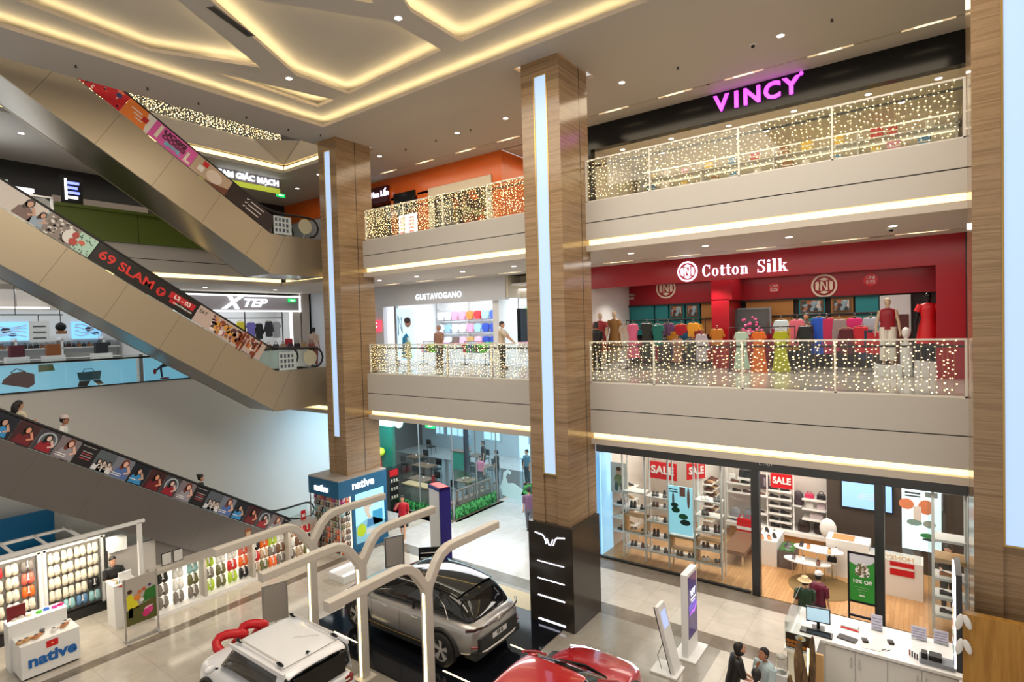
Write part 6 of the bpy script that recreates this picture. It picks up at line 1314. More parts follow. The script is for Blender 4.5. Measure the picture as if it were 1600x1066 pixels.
b = B(); b.box(-1.53, -1.02, 15.59, 15.61, .85, 1.98, mat('sign_green', (.02, .22, .02), .35, emit=(.02, .22, .02), es=.25)); b.prism([(-1.53, 1.98), (-1.53, 1.78), (-1.4, 1.72), (-1.25, 1.72), (-1.1, 1.78), (-1.02, 1.86), (-1.02, 1.98)], 15.583, 15.59, pc(214, 214, 220), 'y'); b.prism([(-1.42, 1.50), (-1.3, 1.44), (-1.2, 1.44), (-1.12, 1.50), (-1.12, 1.62), (-1.2, 1.78), (-1.34, 1.78), (-1.42, 1.6)], 15.578, 15.583, voro_mat('shoe_pile_print', [srgb(230, 228, 220), srgb(120, 90, 60), srgb(200, 190, 180), srgb(90, 110, 70), srgb(240, 240, 240)], 22), 'y'); bo = b.build('board', t)
text('10% Off', 'lettering', (-1.275, 15.575, 1.33), .12, W_, parent=bo, bold=.004, ext=.002); b = B(); 
for q in range(3): b.box(-1.42+.04*q, -1.13-.04*q, 15.582, 15.588, 1.18-.06*q, 1.195-.06*q, pc(120, 170, 110))
b.box(-1.34, -1.22, 15.582, 15.588, .98, 1.01, W_); b.build('text_line', bo)
t = T('display_rack', 'white open shelf rack at the right end of the shoe shop window', 'rack', (.4, 16.9, .02))
for x in (.1, .72): b = B(); b.box(x-.03, x+.03, 16.7, 16.76, .02, 3.45, shelfw); b.box(x-.02, x+.02, 17.2, 17.24, .02, 3.45, shelfw); b.build('post', t)
for z, m in ((2.25, shelfw), (1.75, oak), (1.32, shelfw), (.86, shelfw), (.42, shelfw)): b = B(); b.box(.13, .72, 16.66, 17.24, z, z+.1 if m is oak else z+.06, m); b.build('shelf', t)
for z, kd in ((1.38, 'tan'), (.92, 'black'), (.48, 'black')): shoe(kd, .36, 16.9, z, 0, '%s shoe on the right-end rack, %s shelf' % (kd, {1.38: 'upper', .92: 'middle', .48: 'lowest'}[z]))
for x, lb in ((-8.35, 'leftmost'), (-7.0, 'middle'), (-5.75, 'rightmost')):
    t = T('spotlight', 'white ceiling spotlight at the shoe shop front, %s of three' % lb, 'lamp', (x, 16.0, 3.4)); b = B(); b.cyl((x, 15.9, 4.30), (x, 15.9, 4.5), .012, .012, chrome); b.build('stem', t); b = B(); b.cyl((x, 15.84, 4.05), (x, 15.95, 4.3), .09, .08, shopw, 16); b.build('housing', t); b = B(); b.cyl((x, 15.83, 4.035), (x, 15.84, 4.05), .07, .07, whitelit, 16); b.build('lens', t)
exit_sign('green exit sign on the charcoal header of the shoe shop', -4.1, 16.35, 4.30, 0, .5)
text('L1-07', 'x', (-3.55, 16.38, 3.72), .16, pc(150, 150, 150), ext=.003); o = bpy.data.objects['x']; o.name = 'unit_number'; tag(o, 'small grey unit number on the charcoal header', 'sign')
for x, y, lb in ((-6.8, 18, 'left'), (-5.6, 17.6, 'middle'), (-4.4, 18.6, 'right')): dup(b2, (x, y, 4.1), label='round downlight in the shoe shop ceiling, %s one' % lb, group='shoe shop downlights')
b = B(); b.box(-8.74, -8.7, 16.6, 17.4, .02, 3.4, mat('blue_window_glow', (.4, .7, .95), .4, emit=(.30, .62, .90), es=.9)); tag(b.build('light_box'), 'tall blue lit panel at the left corner of the shoe shop', 'panel')
t = T('display_shelf', 'white side shelf stacked with sandals at far left of the shoe shop', 'shelf', (-8.5, 17.6, 0)); 
for z in (.6, 1.05, 1.5, 1.95): b = B(); b.box(-8.7, -8.15, 17.3, 18.4, z, z+.03, shelfw); b.build('shelf', t)
for q in (17.32, 18.36): b = B(); b.box(-8.2, -8.16, q, q+.04, .02, 2.0, shelfw); b.build('post', t)
for z in (.63, 1.08, 1.53, 1.98):
    for q in range(4): shoe(['white', 'sand', 'black', 'tan'][(q+int(z*4)) % 4], -8.4, 17.45+.25*q, z, 0, 'one of the sandals and shoes on the far left side shelf', 'far left side shelf shoes')
for k, p in list(PR.items()):
    if k not in usedp: pass
# ---------------- clog display kiosk ----------------
kwht = mat('kiosk_white', (.80, .80, .79), .4); kback = mat('kiosk_backlit', (1, .97, .9), .5, emit=(1, .91, .74), es=.95)
kgrey = mat('kiosk_grey', (.30, .28, .26), .5); kblue = mat('kiosk_blue', srgb(30, 96, 136), .4); kblue2 = mat('kiosk_bright_blue', srgb(20, 130, 190), .4)
def clog_proto(col, tagc=(235, 235, 235)):
    """a pair of clogs hung soles to the wall, facing +x, toes down, origin at the hook"""
    t = bpy.data.objects.new('clog_pair', None); COL.objects.link(t); m = pc(*col)
    for s_ in (-1, 1):
        b = B(); b.loft([[(.02+.0*z, s_*.055+w_*cos(a), z) if False else (.015+d*(.5+.5*sin(a)), s_*.055+w_*cos(a), z) for a in [2*pi*k/10 for k in range(10)]] for z, w_, d in ((-.01, .018, .02), (-.03, .046, .06), (-.10, .052, .08), (-.17, .060, .10), (-.23, .052, .07), (-.26, .02, .03))], m)
        b.build('clog', t, world=False)
    b = B(); b.prism([(-.012, 0), (.012, 0), (.012, -.12), (.03, -.15), (-.03, -.15), (-.012, -.12)], .10, .104, pc(*tagc), 'x'); b.build('price_tag', t, world=False)
    b = B(); b.cyl((0, 0, .0), (.10, 0, .0), .005, .005, chrome, 6); b.build('hook', t, world=False)
    return t
CL = {}
usedc = set()
CN = dict(cream=(232, 222, 200), red=(210, 44, 50), coral=(232, 110, 90), magenta=(180, 40, 120), black=(30, 30, 32), grey=(130, 122, 116), aqua=(150, 200, 205), orange=(240, 110, 40), lime=(180, 210, 60), white=(240, 240, 238), brown=(120, 84, 60), olive=(110, 110, 70), beige=(196, 170, 140), blue=(90, 130, 170))
def clog(kind, x, y, z, place, rz=0, sc=1.):
    if kind not in CL: CL[kind] = clog_proto(CN[kind])
    if kind not in usedc: usedc.add(kind); o = CL[kind]; o.location = (x, y, z); o.rotation_euler = (0, 0, rz); o.scale = (sc,)*3
    else: o = dup(CL[kind], (x, y, z), rz, scale=sc)
    o['label'] = 'one of the %s clog pairs hanging %s' % (kind, place); o['category'] = 'shoes'; o['group'] = '%s clogs %s' % (kind, place)
# rear display wall
t = T('display_wall', 'grey shoe display wall with white frame behind the small counter', 'display', (-18.9, 4.7, 0))
for ya, yb in ((3.0, 4.32), (4.52, 5.72)):
    b = B(); b.box(-18.98, -18.9, ya, yb, .25, 2.05, kgrey); b.build('back_panel', t)
for y in (2.95, 4.34, 4.46, 5.74): b = B(); b.box(-18.98, -18.78, y, y+.06, 0, 2.1, kwht); b.build('upright', t)
b = B(); b.box(-18.98, -18.78, 2.95, 5.85, 2.05, 2.12, kwht); b.build('top_rail', t); b = B(); b.box(-18.98, -18.72, 2.95, 5.85, .0, .24, dark); b.build('plinth', t)
b = B(); b.box(-18.95, -18.88, 4.38, 4.44, .3, 2.0, kback); b.build('light_strip', t)
for r in range(5):
    for c in range(4):
        k = 'cream' if not (r == 3 and c == 3) and r < 4 else ['brown', 'aqua', 'blue', 'aqua', 'black'][c if r == 4 else 4]
        clog(k, -18.88, 4.68+.29*c, 1.98-.335*r, 'on the right panel of the rear display wall', sc=1.2)
    for c in range(4): clog(['magenta', 'red', 'cream', 'grey', 'cream', 'cream', 'cream', 'coral', 'cream', 'cream', 'cream', 'orange', 'aqua', 'cream', 'white', 'cream', 'white', 'cream', 'cream', 'white'][r*4+c], -18.88, 3.2+.31*c, 1.98-.335*r, 'on the left panel of the rear display wall', sc=1.2)
t = T('canopy_frame', 'white open ceiling frame over the clog kiosk', 'frame', (-18.5, 4.8, 0))
b = B(); b.box(-17.32, -17.22, 6.12, 6.22, 0, 2.64, kwht); b.build('post', t)
for (x0, y0, x1, y1) in ((-19.0, 2.8, -19.0, 6.15), (-17.27, 2.8, -17.27, 6.15)) if False else ((-18.85, 2.8, -18.85, 6.15),): b = B(); b.box(x0-.04, x0+.04, y0, 4.95, 2.5, 2.57, kwht); b.build('beam', t)
b = B(); b.box(-17.32, -17.22, 2.6, 6.3, 2.62, 2.70, kwht); b.build('beam', t)
b = B(); b.box(-18.9, -17.22, 4.92, 4.98, 2.54, 2.6, kwht); b.build('beam', t)
for y in (3.6, 4.25): b = B(); b.box(-18.85, -17.3, y, y+.06, 2.55, 2.59, kwht); b.build('cross_bar', t)
b = B(); b.box(-20.75, -20.65, 2.5, 5.2, 1.2, 2.72, kblue2); o = b.build('blue_panel'); tag(o, 'bright blue panel behind the clog kiosk frame, under the escalator', 'panel'); b = B()
b.box(-20.7, -20.62, 2.5, 5.2, 0, 1.2, kgrey); tag(b.build('low_wall'), 'grey low wall under the bright blue panel', 'wall')
b = B(); b.box(-18.3, -18.2, 5.75, 6.9, .0, 1.75, mat('kiosk_grey_wall', (.45, .42, .39), .5)); tag(b.build('partition'), 'plain grey partition behind the kiosk cashier', 'partition')
t = T('white_box', 'white carton on top of the grey partition', 'box', (-18.4, 5.7, 1.75)); b = B(); b.box(-18.45, -18.1, 5.76, 6.15, 1.752, 2.1, kwht); b.build('carton', t)
# small front counter with brand lettering
t = T('display_counter', 'white display counter with blue lettering at bottom left', 'counter', (-16.7, 3.95, 0))
b = B(); b.rbox(-17.05, -16.36, 3.4, 4.5, .05, .80, kwht, .02); b.build('body', t); b = B(); b.box(-17.0, -16.4, 3.45, 4.45, 0, .05, dark); b.build('plinth', t)
text('native', 'lettering', (-16.35, 3.97, .38), .36, pc(20, 100, 180), (pi/2, 0, pi/2), t, ext=.006, bold=.012, sx=1.05, label='blue rounded lettering')
b = B(); b.box(-16.36, -16.352, 3.86, 4.08, .58, .73, R_); b.build('card', t, 'red square card'); b = B(); b.ell((-16.35, 3.97, .655), (.004, .02, .02), pc(250, 210, 60), 8, 4); b.build('card_star', t)
b = B(); b.box(-17.45, -17.05, 3.35, 4.45, .0, 1.1, kwht); b.box(-17.45, -17.05, 3.35, 4.45, 1.1, 1.12, kback); tag(b.build('display_table'), 'taller lit display step behind the lettered counter', 'table')
for i, (x, y, z, kd, rz, lb) in enumerate([(-16.6, 3.5, .8, 'sand', 2.2, 'nearest left'), (-16.62, 3.62, .8, 'sand', 2.2, 'second from left'), (-16.62, 3.78, .8, 'tan', 2.4, 'third from left'), (-16.8, 3.9, .8, 'grey', 2.9, 'behind the red card'), (-16.65, 4.1, .8, 'white', 2.6, 'right of the red card'), (-16.7, 4.3, .8, 'tan', 2.5, 'near the right end'), (-16.85, 4.38, .8, 'white', 2.5, 'at the back right')]):
    shoe(kd, x, y, z, rz, 'shoe on the lettered counter, '+lb)
for i, (y, c) in enumerate(((3.95, (90, 200, 60)), (4.1, (50, 110, 210)), (4.25, (220, 60, 160)), (4.38, (200, 40, 120)), (3.5, (226, 220, 210)), (3.62, (216, 206, 196)), (3.76, (222, 216, 190)))):
    b = B(); b.lathe([(.0, 0), (.06, 0), (.07, .03), (.04, .06), (0, .065)], (-17.2-.04*(i % 2), y, 1.122), pc(*c), 14); tag(b.build('folded_shoe'), '%s rounded shoe on the lit display step, %s' % (['bright green', 'blue', 'pink', 'magenta', 'cream', 'pale grey', 'pale yellow'][i], 'far end' if i < 4 else 'near end'), 'shoe')
b = B(); b.box(-17.3, -17.26, 3.38, 3.72, 1.122, 1.45, pc(120, 24, 30)); tag(b.build('card'), 'dark red card standing on the lit display step', 'sign')
# cashier counter with white post and poster stand
t = T('cash_counter', 'white cash counter with red stripe where the kiosk cashier stands', 'counter', (-17.4, 6.0, 0)); b = B(); b.box(-17.75, -17.2, 5.5, 6.05, 0, 1.12, kwht); b.build('body', t); b = B(); b.box(-17.76, -17.19, 5.49, 6.06, 1.12, 1.15, kwht); b.box(-17.19, -17.18, 5.6, 6.05, 1.09, 1.12, R_); b.build('top', t)
b = B(); b.box(-17.5, -17.45, 5.7, 6.0, 1.152, 1.36, kwht); tag(b.build('card_holder'), 'small white card holder on the cash counter', 'sign')
for i in range(4): b = B(); b.cyl((-17.3, 5.56+.05*i, 1.152), (-17.3, 5.56+.05*i, 1.23), .02, .02, [kwht, pc(200, 180, 120), pc(170, 200, 210), kwht][i], 8); tag(b.build('small_bottle'), 'one of the tiny bottles at the front of the cash counter', 'bottle', 'bottles on the cash counter')
t = T('poster_stand', 'poster stand with a yellow-green picnic picture beside the kiosk', 'sign', (-16.15, 5.75, 0))
for y in (5.38, 6.12): b = B(); b.box(-16.2, -16.16, y-.02, y+.02, .03, 1.62, rail_s); b.build('post', t)
b = B(); b.box(-16.35, -16.0, 5.36, 5.42, 0, .03, rail_s); b.box(-16.35, -16.0, 6.08, 6.14, 0, .03, rail_s); b.box(-16.2, -16.15, 5.36, 6.14, .02, .06, rail_s); b.build('base', t)
b = B(); b.box(-16.19, -16.165, 5.41, 6.09, .42, 1.6, pc(176, 168, 160)); X_ = -16.165
def kp(pts, m): b.prism(pts, X_, X_+.004, m, 'x')
kp([(5.41, .42), (6.09, .42), (6.09, .95), (5.41, .80)], pc(84, 84, 34)); kp([(5.75, .9), (6.09, .95), (6.09, 1.25), (5.85, 1.2)], pc(40, 110, 40)); kp([(5.44, .82), (5.7, .82), (5.62, 1.1), (5.5, 1.22), (5.42, 1.15)], pc(214, 206, 40)); kp([(5.45, .62), (5.55, .6), (5.56, .85), (5.47, .85)], pc(214, 206, 40))
for cy, cz, r_, m in ((5.5, 1.27, .055, pc(60, 36, 28)), (5.72, 1.2, .05, pc(200, 110, 60)), (5.82, 1.24, .045, pc(190, 90, 50)), (5.95, 1.3, .035, pc(60, 60, 110)), (5.66, 1.08, .08, pc(220, 130, 60)), (5.76, .98, .05, pc(225, 220, 215)), (5.9, .68, .11, pc(214, 60, 130)), (5.84, .6, .08, pc(200, 40, 110))): kp([(cy+r_*cos(2*pi*k/12), cz+r_*sin(2*pi*k/12)) for k in range(12)], m); X_ += .0012
kp([(5.8, .72), (6.0, .76), (6.0, .78), (5.8, .74)], W_); b.build('poster', t)
# long backlit clog wall
t = T('display_wall', 'long low backlit clog display wall with grey top', 'display', (-17.0, 8.8, 0)); bays = [(6.42, 7.62), (7.70, 9.08), (9.16, 10.3), (10.38, 11.3)]
b = B(); b.box(-17.3, -16.85, 6.3, 11.4, 1.2, 1.30, mat('kiosk_top', (.50, .46, .41), .4)); b.build('top', t); b = B(); b.box(-17.3, -16.85, 6.3, 11.4, 0, .10, kwht); b.build('plinth', t)
for y in (6.36, 7.66, 9.12, 10.34, 11.36): b = B(); b.box(-17.3, -16.86, y-.04, y+.04, .1, 1.2, mat('kiosk_top')); b.build('upright', t)
for ya, yb in bays: b = B(); b.box(-17.28, -17.22, ya, yb, .1, 1.2, kback); b.build('back_panel', t, 'glowing white back panel')
wb = [['black', 'white', 'aqua', 'grey', 'white', 'olive', 'grey', 'grey', 'grey'], ['lime', 'white', 'white', 'coral', 'grey', 'olive', 'red', 'orange', 'lime', 'olive', 'lime', 'black', 'grey'], ['black', 'orange', 'lime', 'white', 'red', 'beige', 'grey', 'brown', 'beige', 'olive', 'orange', 'grey'], ['beige', 'coral', 'red', 'white', 'brown', 'black', 'grey', 'beige', 'olive']]
for bi, (ya, yb) in enumerate(bays):
    n = [3, 4, 4, 3][bi]
    for r in range(3):
        for c in range(n):
            clog(wb[bi][(r*n+c) % len(wb[bi])], -17.2, ya+(c+.5)*(yb-ya)/n, 1.15-.35*r, 'in the %s bay of the long display wall' % ['nearest', 'second', 'third', 'furthest'][bi], sc=1.32)
for y, lb in ((6.75, 'left'), (7.05, 'right')):
    t = T('picture_frame', 'white-papered black frame on the long display wall, %s one' % lb, 'frame', (-17.1, y, 1.3)); b = B(); b.box(-17.12, -17.1, y-.13, y+.13, 1.302, 1.64, blk); b.build('frame', t); b = B(); b.box(-17.1, -17.095, y-.115, y+.115, 1.32, 1.625, pc(214, 212, 208)); b.build('sheet', t)
b = B(); b.box(-17.12, -17.1, 9.0, 9.2, 1.302, 1.6, pc(150, 90, 60)); b.box(-17.1, -17.096, 9.03, 9.17, 1.33, 1.5, pc(214, 190, 150)); tag(b.build('card'), 'small orange-brown picture card on the long display wall', 'sign')
b = B(); b.box(-17.12, -17.1, 10.95, 11.12, 1.302, 1.62, R_); b.box(-17.1, -17.096, 10.98, 11.09, 1.4, 1.5, W_); tag(b.build('card'), 'red card at the far end of the long display wall', 'sign')
# brand box round the left pillar
t = T('pillar_kiosk', 'blue lettered display box around the foot of the left pillar', 'kiosk', (-16.7, 12.6, 0))
b = B(); b.box(-17.6, -15.9, 11.6, 13.68, 2.02, 2.6, kblue); b.box(-17.6, -15.9, 11.6, 13.68, 2.6, 2.64, mat('kiosk_lid', (.34, .30, .26), .5)); b.build('header', t)
b = B(); b.box(-17.4, -15.94, 12.15, 13.66, .0, 2.02, kblue); b.box(-15.94, -15.9, 12.12, 12.26, 0, 2.02, kblue); b.box(-15.94, -15.9, 13.54, 13.68, 0, 2.02, kblue); b.box(-15.94, -15.9, 12.26, 13.54, 0, .28, kblue); b.build('casing', t)
b = B(); b.box(-15.94, -15.91, 12.26, 13.54, .28, 2.02, mat('sky_screen', (.3, .7, 1), .3, emit=(.22, .60, .92), es=1.15)); so = b.build('light_panel', t)
X_ = -15.91; b = B()
kp([(12.26, .28), (13.54, .28), (13.54, .8), (12.9, 1.1), (12.26, .9)], pc(150, 215, 240)); kp([(13.0, .75), (13.45, .75), (13.45, 1.25), (13.0, 1.25)], pc(60, 170, 225)); X_ += .002
kp([(12.3, .62), (12.42, .5), (12.6, .5), (12.7, .65), (12.66, .85), (12.5, .95), (12.34, .85)], pc(196, 226, 40)); kp([(12.72, .75), (13.05, .75), (13.0, 1.0), (12.78, 1.0)], pc(70, 140, 200)); kp([(12.6, 1.5), (12.72, 1.15), (12.85, 1.02), (12.95, 1.05), (12.85, 1.25), (12.9, 1.45), (13.05, 1.4), (12.9, 1.58), (12.7, 1.6)], pc(226, 214, 200))
for k in range(5): kp([(12.7+.08*k, .5), (12.76+.08*k, .5), (12.8+.07*k, .66), (12.74+.08*k, .7)], W_)
b.build('print', so)
text('native', 'lettering', (-15.89, 12.62, 2.34), .40, whitelit, (pi/2, 0, pi/2), t, bold=.007, sx=1.0, ext=.008); text('native', 'lettering', (-16.85, 11.58, 2.28), .34, whitelit, parent=t, bold=.006, sx=.95, ext=.008)
for x in (-17.56, -16.75, -15.93): b = B(); b.box(x-.015, x+.015, 11.62, 11.65, 0, 2.02, chrome); b.build('post', t)
for r in range(9): 
    b = B(); b.box(-17.55, -15.95, 11.62, 12.14, .14+.21*r, .15+.21*r, clear); b.build('shelf', t)
b = B(); b.box(-17.55, -15.95, 12.10, 12.14, .05, 2.0, kback); b.build('back_panel', t)
rr = random.Random(11)
for r in range(9):
    pal_ = [['magenta', 'coral', 'beige'], ['black', 'grey', 'beige'], ['black', 'beige', 'aqua'], ['brown', 'grey', 'olive'], ['grey', 'olive', 'beige'], ['brown', 'coral', 'beige'], ['brown', 'grey', 'orange'], ['black', 'orange', 'brown'], ['grey', 'brown', 'orange']][r]
    for c in range(9): clog(pal_[(c*2+r) % 3], -17.42+.175*c, 11.80, 2.0-.215*r, 'in the glass case of the blue lettered box', rz=-pi/2, sc=.78)
    for c in range(2): clog(pal_[(c+r) % 3], -16.0, 11.78+.2*c, 2.0-.215*r, 'in the glass case of the blue lettered box', rz=0, sc=.78)
area((-18, 4.7, 2.2), 1.2, 2.4, 60, (1, .9, .72)); area((-16.6, 8.8, 1.22), .3, 4.6, 16, (1, .88, .66))
# ---------------- blue-sided sign pylon, notice stands, red bow ----------------
t = T('sign_pylon', 'white pylon with dark blue sides and a red top edge', 'sign', (-12.42, 12.80, 0), -.31)
b = B(); b.box(-.34, .34, -.18, .18, .031, 2.62, kwht); b.build('body', t, world=False); b = B(); navy = pc(34, 24, 120)
b.box(.34, .38, -.19, .19, .031, 2.72, navy); b.box(-.38, -.34, -.19, .19, 2.5, 2.72, navy); b.box(-.38, .38, -.19, .19, 2.62, 2.72, navy); b.build('side_band', t, world=False); b = B(); b.box(-.34, .34, -.16, .16, 2.72, 2.735, R_); b.build('top_edge', t, world=False)
def board(label, x, y, rz, w_, h, z0, m, tilt=0):
    t = T('notice_stand', label, 'sign', (x, y, 0), rz); b = B(); b.bbox((0, 0, z0+h/2), (w_, .03, h), m, (tilt, 0, 0)); b.bbox((0, -.018, z0+h/2), (w_*.86, .004, h*.9), pc(168, 162, 156), (tilt, 0, 0)); b.build('board', t, world=False)
    b = B(); b.box(-.02, .02, -.0, .04, .02, z0+.1, chrome); b.box(-w_/2, w_/2, -.15, .15, 0, .02, chrome); b.build('stand', t, world=False); return t
board('grey notice board stand beside the small white car', -13.4, 7.75, 1.25, .62, .95, .35, rail_s)
board('grey notice board stand between the blue box and the pylon', -13.4, 11.75, 1.15, .62, .95, .3, rail_s)
t = T('black_panel', 'black slanted panel with white stripes behind the silver car roof', 'sign', (-11.75, 11.75, 0), .7); b = B(); b.bbox((0, 0, 1.0), (.8, .06, .5), blk); 
for q in range(2): b.bbox((-.1, -.034, 1.1-.14*q), (.5, .004, .03), W_)
b.build('board', t, world=False); b = B(); b.box(-.03, .03, -.03, .03, .03, .8, dark); b.box(-.25, .25, -.2, .2, .03, .05, dark); b.build('stand', t, world=False)
t = T('ribbon_bow', 'red fabric bow standing beyond the small white car', 'decoration', (-12.6, 6.46, .0)); b = B()
for cy, rx in ((6.2, .30), (6.72, .26)):
    b.tube([(-12.6+.12*sin(a*2), cy+rx*cos(a), .80+.17*sin(a)) for a in [2*pi*k/14 for k in range(14)]], .10, R_, 8, closed=True)
b.ell((-12.6, 6.46, .82), (.1, .1, .12), R_, 10, 8); b.build('loop', t); b = B(); b.cyl((-12.6, 6.46, .0), (-12.6, 6.46, .8), .03, .03, R_, 8); b.build('tail', t)
t = T('floor_lamp_box', 'low white box with lit tube edges on the floor behind the gate frames', 'light box', (-14.6, 10.7, 0)); b = B(); b.bbox((-14.6, 10.9, .12), (.75, .9, .22), kwht); b.build('box', t)
for dx in (-.3, .3): b = B(); b.box(-14.6+dx-.03, -14.6+dx+.03, 10.5, 11.3, .23, .26, mat('pinkish_tube', (1, .9, .95), .4, emit=(1, .86, .92), es=3)); b.build('tube', t)
# digital totem and info terminal
t = T('digital_totem', 'tall white-framed digital display totem with violet screen', 'screen', (-4.47, 12.75, 0)); b = B(); b.rbox(-4.55, -4.40, 12.4, 13.1, .03, 1.92, kwht, .02); b.build('casing', t)
b = B(); b.box(-4.40, -4.392, 12.47, 13.03, .42, 1.84, mat('night_screen', (.01, .005, .03), .1, emit=(.03, .012, .09), es=1)); sc_ = b.build('screen', t); vio = mat('violet_print', (.4, .1, .9), .3, emit=(.40, .08, .85), es=1.1)
b = B(); b.prism([(12.5, .95), (12.7, 1.02), (12.85, 1.0), (13.0, 1.12), (13.0, 1.05), (12.85, .93), (12.65, .96)], -4.392, -4.388, vio, 'x'); b.box(-4.392, -4.389, 12.5, 13.0, 1.04, 1.2, mat('indigo_print', (.1, .05, .4), .3, emit=(.10, .05, .42), es=1)); b.build('print', sc_)
text('VF7', 'lettering', (-4.388, 12.76, 1.42), .2, violet, (pi/2, 0, pi/2), sc_, bold=.006, ext=.002); b = B(); b.box(-4.39, -4.388, 12.6, 12.95, 1.27, 1.30, violet); b.box(-4.39, -4.388, 12.65, 12.9, 1.21, 1.225, violet); b.build('text_line', sc_)
b = B(); b.box(-4.75, -4.2, 12.3, 13.2, 0, .03, kwht); b.build('base', t)
t = T('info_terminal', 'slim leaning white information terminal with small blue screen', 'terminal', (-4.6, 11.9, 0))
b = B(); b.prism([(11.50, .04), (11.95, .04), (11.90, .10), (11.60, .12), (11.62, 1.36), (11.56, 1.38)], -4.75, -4.4, kwht, 'y') if False else b.prism([(-4.52, .03), (-4.42, .03), (-4.78, 1.42), (-4.86, 1.42)], 11.62, 12.0, kwht, 'y'); b.build('body', t)
b = B(); b.prism([(-4.525, .03), (-4.51, .03), (-4.865, 1.41), (-4.88, 1.40)], 11.615, 11.64, blk, 'y'); b.build('edge_strip', t)
b = B(); b.add([(-4.655, 11.68, .95), (-4.655, 11.94, .95), (-4.745, 11.94, 1.30), (-4.745, 11.68, 1.30)], [(0, 1, 2, 3)], mat('pale_blue_screen', (.4, .5, .9), .3, emit=(.35, .45, .85), es=.8)); b.build('screen', t)
b = B(); b.box(-4.95, -4.35, 11.5, 12.05, 0, .035, kwht); b.build('base', t); b = B(); b.tube([(-4.75, 11.7, .04), (-4.85, 11.72, .3), (-4.72, 11.75, .62)], .008, pc(90, 70, 30), 5); b.build('cable', t)

# ---------------- service counter, bottom right ----------------
ctr = mat('counter_white', (.74, .74, .73), .35)
t = T('service_counter', 'long white service counter with cupboard doors, bottom right', 'counter', (-.8, 13.4, 0)); b = B(); b.box(-2.3, .45, 12.95, 14.1, .05, 1.0, ctr); b.box(-2.3, -1.85, 12.2, 12.95, .05, 1.0, ctr); b.build('body', t)
b = B(); b.plate([[(-2.35, 12.15), (-1.8, 12.15), (-1.8, 12.88), (.5, 12.88), (.5, 14.15), (-2.35, 14.15)]], 1.0, 1.05, mat('counter_top', (.80, .80, .80), .15)); b.build('top', t)
for k in range(4):
    x = -1.72+.54*k; b = B(); b.box(x, x+.52, 12.925, 12.95, .1, .95, ctr); dr = b.build('door', t)
    b = B(); hx = x+.46 if k % 2 == 0 else x+.06; b.cyl((hx, 12.90, .62), (hx, 12.90, .84), .008, .008, chrome, 8); b.build('handle', dr)
b = B(); b.box(-2.3, -2.29, 12.2, 14.1, .45, 1.0, voro_mat('food_print', [srgb(230, 226, 220), srgb(214, 130, 40), srgb(180, 60, 30), srgb(235, 230, 225), srgb(240, 190, 60)], 5)); b.build('food_print', t)
t = T('glass_case', 'clear glass display case with fruit pictures at the counter corner', 'case', (-2.3, 12.7, 1.05)); b = B(); b.box(-2.34, -2.32, 12.2, 14.0, 1.06, 1.62, clear); b.build('side_glass', t); b = B(); b.box(-2.32, -1.86, 12.18, 12.2, 1.06, 1.62, clear); b.build('front_glass', t)
b = B(); b.box(-2.33, -1.86, 12.22, 12.235, 1.06, 1.36, pc(60, 40, 30)); 
for q in range(9): b.ell((-2.28+.07*(q % 6), 12.215, 1.12+.08*(q // 6)), (.04, .01, .035), pc(220, 130, 30), 8, 6)
b.ell((-2.06, 12.212, 1.30), (.1, .01, .06), pc(235, 235, 230), 12, 6); b.ell((-2.06, 12.205, 1.30), (.04, .01, .03), pc(240, 170, 40), 10, 6); b.build('food_print', t)
t = T('monitor', 'flat monitor with pale blue screen on the service counter', 'screen', (-1.9, 13.35, 1.05), .15); b = B(); b.box(-.23, .23, -.02, .02, .12, .44, blk); b.build('casing', t, world=False); b = B(); b.box(-.21, .21, -.024, -.02, .145, .42, mat('pale_blue_screen2', (.5, .7, .85), .3, emit=(.30, .48, .58), es=.8)); b.build('screen', t, world=False); b = B(); b.box(-.03, .03, -.01, .03, .01, .14, blk); b.box(-.12, .12, -.08, .1, 0, .012, blk); b.build('stand', t, world=False)
b = B(); b.box(-2.2, -1.6, 12.98, 13.2, 1.051, 1.08, blk); tag(b.build('keyboard'), 'black keyboard tray in front of the pale blue monitor', 'keyboard')
b = B(); b.bbox((-1.35, 13.2, 1.062), (.34, .2, .02), K_, (0, 0, -.2)); tag(b.build('folder'), 'black folder on the service counter right of the monitor', 'folder')
b = B(); b.bbox((-1.35, 13.75, 1.075), (.3, .22, .045), kwht, (0, 0, -.1)); b.bbox((-1.35, 13.62, 1.06), (.34, .03, .02), R_, (0, 0, -.1)); tag(b.build('booklet'), 'white booklet with red edge on the service counter', 'book')
for x, y, lb in ((-1.05, 13.3, 'left'), (-.62, 13.5, 'right')): t = T('card_reader', 'small black card reader on the counter, %s one' % lb, 'device', (x, y, 1.05), .3); b = B(); b.rbox(-.05, .05, -.07, .07, .002, .04, K_, .01); b.build('body', t, world=False); b = B(); b.box(-.035, .035, .0, .05, .04, .043, pc(90, 90, 90)); b.build('screen', t, world=False)
for x, y, w_, h, lb in ((-.88, 13.9, .2, .32, 'left of three'), (-.16, 13.95, .26, .26, 'middle of three'), (.2, 14.0, .24, .26, 'right of three')):
    t = T('price_board', 'clear stand with a printed white sheet on the counter, %s' % lb, 'sign', (x, y, 1.05)); b = B(); b.box(x-w_/2, x+w_/2, y, y+.01, 1.06, 1.06+h, pc(206, 206, 226)); 
    for q in range(4): b.box(x-w_*.4, x+w_*.4, y-.002, y, 1.10+q*h*.2, 1.115+q*h*.2, pc(130, 130, 160))
    b.build('sheet', t); b = B(); b.box(x-w_/2, x+w_/2, y-.04, y+.05, 1.051, 1.06, clear); b.build('foot', t)
